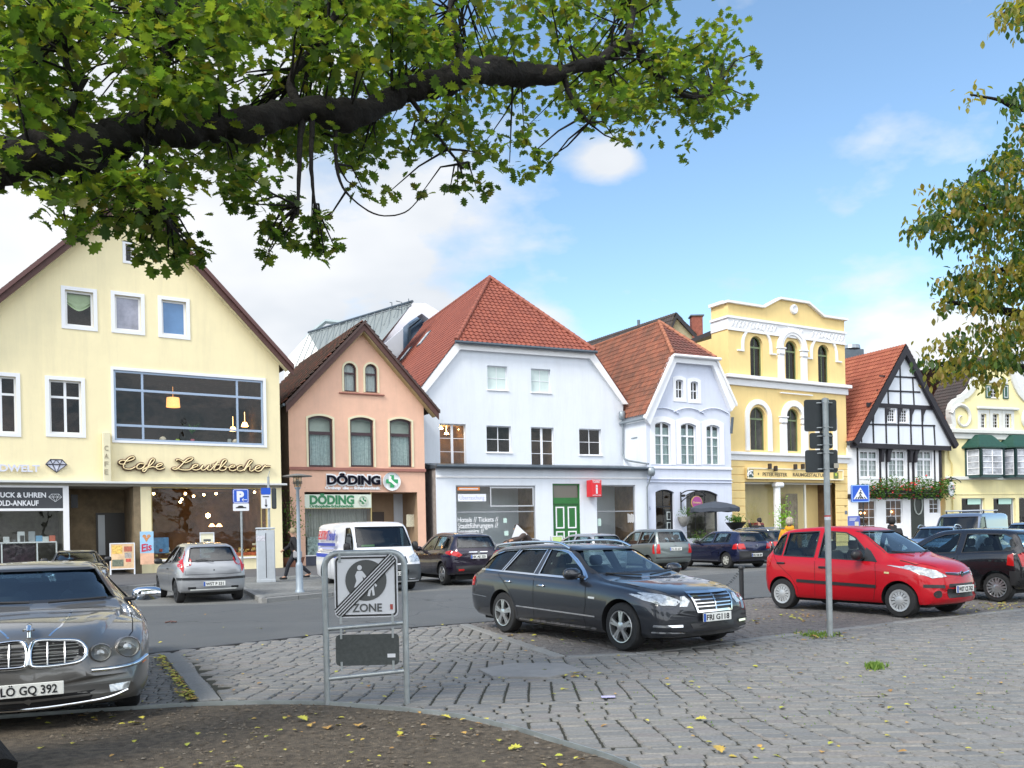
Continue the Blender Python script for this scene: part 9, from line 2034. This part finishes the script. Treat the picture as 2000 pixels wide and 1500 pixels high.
# ================================================================ people
def skin_mesh(name,nodes,edges,m,parent,sub=2):
 me=bpy.data.meshes.new(name);me.from_pydata([n[:3]for n in nodes],edges,[]);o=bpy.data.objects.new(name,me);link(o)
 md=o.modifiers.new('s','SKIN');md.use_smooth_shade=True
 for i,n in enumerate(nodes):
  sv=me.skin_vertices[0].data[i];r=n[3];sv.radius=r if isinstance(r,tuple)else(r,r);sv.use_root=(i==0)
 o.modifiers.new('u','SUBSURF').levels=sub;dg=bpy.context.evaluated_depsgraph_get();m2=bpy.data.meshes.new_from_object(o.evaluated_get(dg));o.modifiers.clear();o.data=m2;m2.materials.clear();m2.materials.append(m);m2.shade_smooth();o.parent=parent;return o
M_skin=mat('skin',(.50,.28,.19),.55)
def person(label,loc,rz,coat,legs_m,hair,scale=1.0,lean=0.0,stride=.0,arms=((.0,.0),(.0,.0)),hair_big=1.0,coat_len=.78,head_down=0.0,hood=False,group=None):
 """faces local -y; lean bends the upper body forward"""
 e=empty('person',loc,rz,label,'person',group);e.scale=(scale,)*3
 L=lambda x,y,z:(x,y-(math.sin(lean)*(z-.95)if z>.95 else 0),.95+(z-.95)*math.cos(lean)if z>.95 else z)
 hip=.95;N=[];E=[]
 def add(p,r,par=None):N.append((*p,r));
 idx={}
 def nd(k,p,r,par=None):
  idx[k]=len(N);N.append((*p,r));
  if par is not None:E.append((idx[par],idx[k]))
 nd('pelvis',(0,0,.95),.13);nd('waist',L(0,0,1.10),.115,'pelvis');nd('chest',L(0,0,1.32),(.16,.12),'waist');nd('neck0',L(0,0,1.45),.075,'chest');nd('neck',L(0,-.01,1.52),.052,'neck0')
 nd('jaw',L(0,-.035-head_down*.05,1.585),(.062,.07),'neck');nd('head',L(0,-.02-head_down*.08,1.67),(.076,.092),'jaw');nd('crown',L(0,-.01-head_down*.09,1.745),(.055,.065),'head')
 for sg,nm in((-1,'r'),(1,'l')):
  s=stride*sg;nd('hip'+nm,(.095*sg,0,.88),.10,'pelvis');nd('knee'+nm,(.10*sg,-s*.25-.03*abs(s)*2,.50),.062,'hip'+nm);nd('ank'+nm,(.10*sg,-s*.45+(.12 if s<0 else 0)*abs(stride)*2,.09+(.05*abs(stride)*2 if s<0 else 0)),.043,'knee'+nm);nd('toe'+nm,(.11*sg,-s*.45-.15,.045),.036,'ank'+nm)
  a1,a2=arms[0 if sg<0 else 1];S0=Vector(L(.19*sg,0,1.41));el=S0+Vector((.06*sg,-math.sin(a1)*.29,-math.cos(a1)*.29));wr=el+Vector((-.01*sg,-math.sin(a1+a2)*.25,-math.cos(a1+a2)*.25));d_=(wr-el).normalized();pm=wr+d_*.06
  nd('sh'+nm,S0,.062,'chest');nd('el'+nm,el,.042,'sh'+nm);nd('wr'+nm,wr,.028,'el'+nm);nd('pa'+nm,pm,(.035,.018),'wr'+nm)
  side=Vector((1,0,0)).cross(d_).normalized()
  for f in range(4):b=pm+Vector((0,0,0))+side*(.022*(f-1.5));nd('f%d%s'%(f,nm),b+d_*(.035+.01*(f in(1,2))),.009,'pa'+nm);nd('g%d%s'%(f,nm),b+d_*.065+Vector((-.012*sg,0,0)),.008,'f%d%s'%(f,nm))
  nd('th'+nm,wr+d_*.03-side*.035,.010,'pa'+nm);nd('ti'+nm,wr+d_*.06-side*.05,.009,'th'+nm)
 skin_mesh('body',N,E,M_skin,e,2)
 def part(name,keys,m,grow,par='body',extra=()):
  sub=[k for k in keys];mp={idx[k]:i for i,k in enumerate(sub)};nn=[]
  for k in sub:
   x,y,z,r=N[idx[k]];g=grow;nn.append((x,y,z,(r[0]+g,r[1]+g)if isinstance(r,tuple)else r+g))
  ee=[(mp[a],mp[b])for a,b in E if a in mp and b in mp]
  for p_,r_,pk in extra:nn.append((*p_,r_));ee.append((sub.index(pk),len(nn)-1))
  return skin_mesh(name,nn,ee,m,e,2)
 part('trousers',['pelvis','hipr','kneer','ankr','hipl','kneel','ankl'],legs_m,.018)
 part('coat',['waist','pelvis','chest','neck0','shr','elr','wrr','shl','ell','wrl'],coat,.032,extra=[((0,0,coat_len),(.165,.15),'pelvis')])
 for sg in 'rl':
  a,t=N[idx['ank'+sg]],N[idx['toe'+sg]];mb=MB();mb.cbox(((a[0]+t[0])/2,(a[1]+t[1])/2+.01,(a[2]+t[2])/2-.02),(.095,.27,.085),.03);mb.build('shoe',M_black,e,smooth=50)
 hd,cr=Vector(N[idx['head']][:3]),Vector(N[idx['crown']][:3]);mb=MB();hb_=hair_big
 mb.lathe([(.001,.125*hb_),(.05*hb_,.115*hb_),(.088*hb_,.07*hb_),(.098*hb_,.0),(.09*hb_,-.06*hb_),(.05,-.09*hb_)],14,T(hd.x,hd.y+.028,hd.z+.025)@Matrix.Diagonal((1,1.08,1,1)));mb.build('hair',hair,e,smooth=80)
 if hood:MB().lathe([(.06,.06),(.12,.03),(.13,-.03),(.10,-.08)],14,T(hd.x,hd.y+.06,hd.z-.14)@RX(R(-25))).build('hood',coat,e,smooth=80)
 f=MB();f.cbox((hd.x,hd.y-.105,hd.z-.02),(.022,.035,.045),.008);f.build('nose',M_skin,e,smooth=60)
 for sg in(-1,1):MB().lathe([(.001,.007),(.009,.004),(.010,-.004)],8,T(hd.x+sg*.03,hd.y-.092,hd.z+.008)@RX(math.pi/2)).build('eye',M_black,e)
 MB().cbox((hd.x,hd.y-.092,hd.z-.062),(.04,.008,.008),.003).build('mouth',mat('lips',(.35,.10,.09),.5),e)
 return e
M_dark=mat('black_cloth',(.015,.015,.018),.85);M_jean=mat('dark_trousers',(.02,.022,.03),.85)
p=gnd(577,1131,.1);person('walker in a dark jacket striding left, partly hidden behind the street lamp',p,R(-78),M_dark,M_jean,mat('blond_hair',(.42,.33,.20),.8),.98,lean=.10,stride=.75,arms=((.5,.5),(-.4,.3)),group=None)
MB().cbox((.0,.0,.0),(.3,.12,.28),.05).build('handbag',mat('grey_bag',(.3,.3,.32),.7),None,loc=(p.x+.15,p.y-.22,.95));tag(bpy.data.objects['handbag'],'small grey shoulder bag carried by the walker behind the street lamp','bag')
def pp(px,Y):d=ray(px,CY);return Vector((d.x*Y,Y,0))
person('person in a mustard yellow hooded coat walking behind the red hatchback',pp(1541,24.0),R(150),mat('mustard_coat',(.60,.27,.015),.85,var=.1),M_jean,mat('grey_curls',(.38,.33,.26),.9,var=.5,vscale=30,bump=1.0,bscale=60),1.01,lean=.14,stride=.3,arms=((.2,.3),(-.1,.4)),hair_big=1.12,hood=True)
person('dark haired person in a black jacket standing in front of the ochre shop window',pp(1485,43.0),R(-60),M_dark,M_jean,mat('black_hair',(.012,.010,.010),.7),1.10,lean=.08,arms=((1.5,1.2),(.3,.4)),hair_big=1.08)
person('person in a black coat seen from behind beyond the red hatchback bonnet',pp(1746,24.5),R(172),M_dark,M_jean,mat('black_hair'),1.0,lean=.28,stride=.2,arms=((.3,.2),(.3,.2)),hood=True,hair_big=1.1)
person('person in a brown jacket bending over the black convertible',pp(1036,33.0),R(-62),mat('brown_jacket',(.06,.042,.038),.8),M_jean,mat('dark_brown_hair',(.03,.02,.018),.8),1.15,lean=.75,arms=((.9,.3),(1.0,.4)))
q=pp(1012,32.6);q.z=1.55;o=MB().prism([(-.25,-.2),(.35,-.1),(-.05,.3)],-.02,.02).build('shopping_bag',M_signw,None,loc=q);tag(o,'white pointed paper bag on the boot of the black convertible','bag')
for o in scene.objects:
 g={'car':'cars parked around the square','van':'vans parked around the square','house':'houses along the far side of the square','person':'people on the square','traffic sign':'traffic signs','advertising board':'pavement boards','plant':'potted plants by the shops'}.get(o.get('category'))
 if g and not o.get('group'):o['group']=g
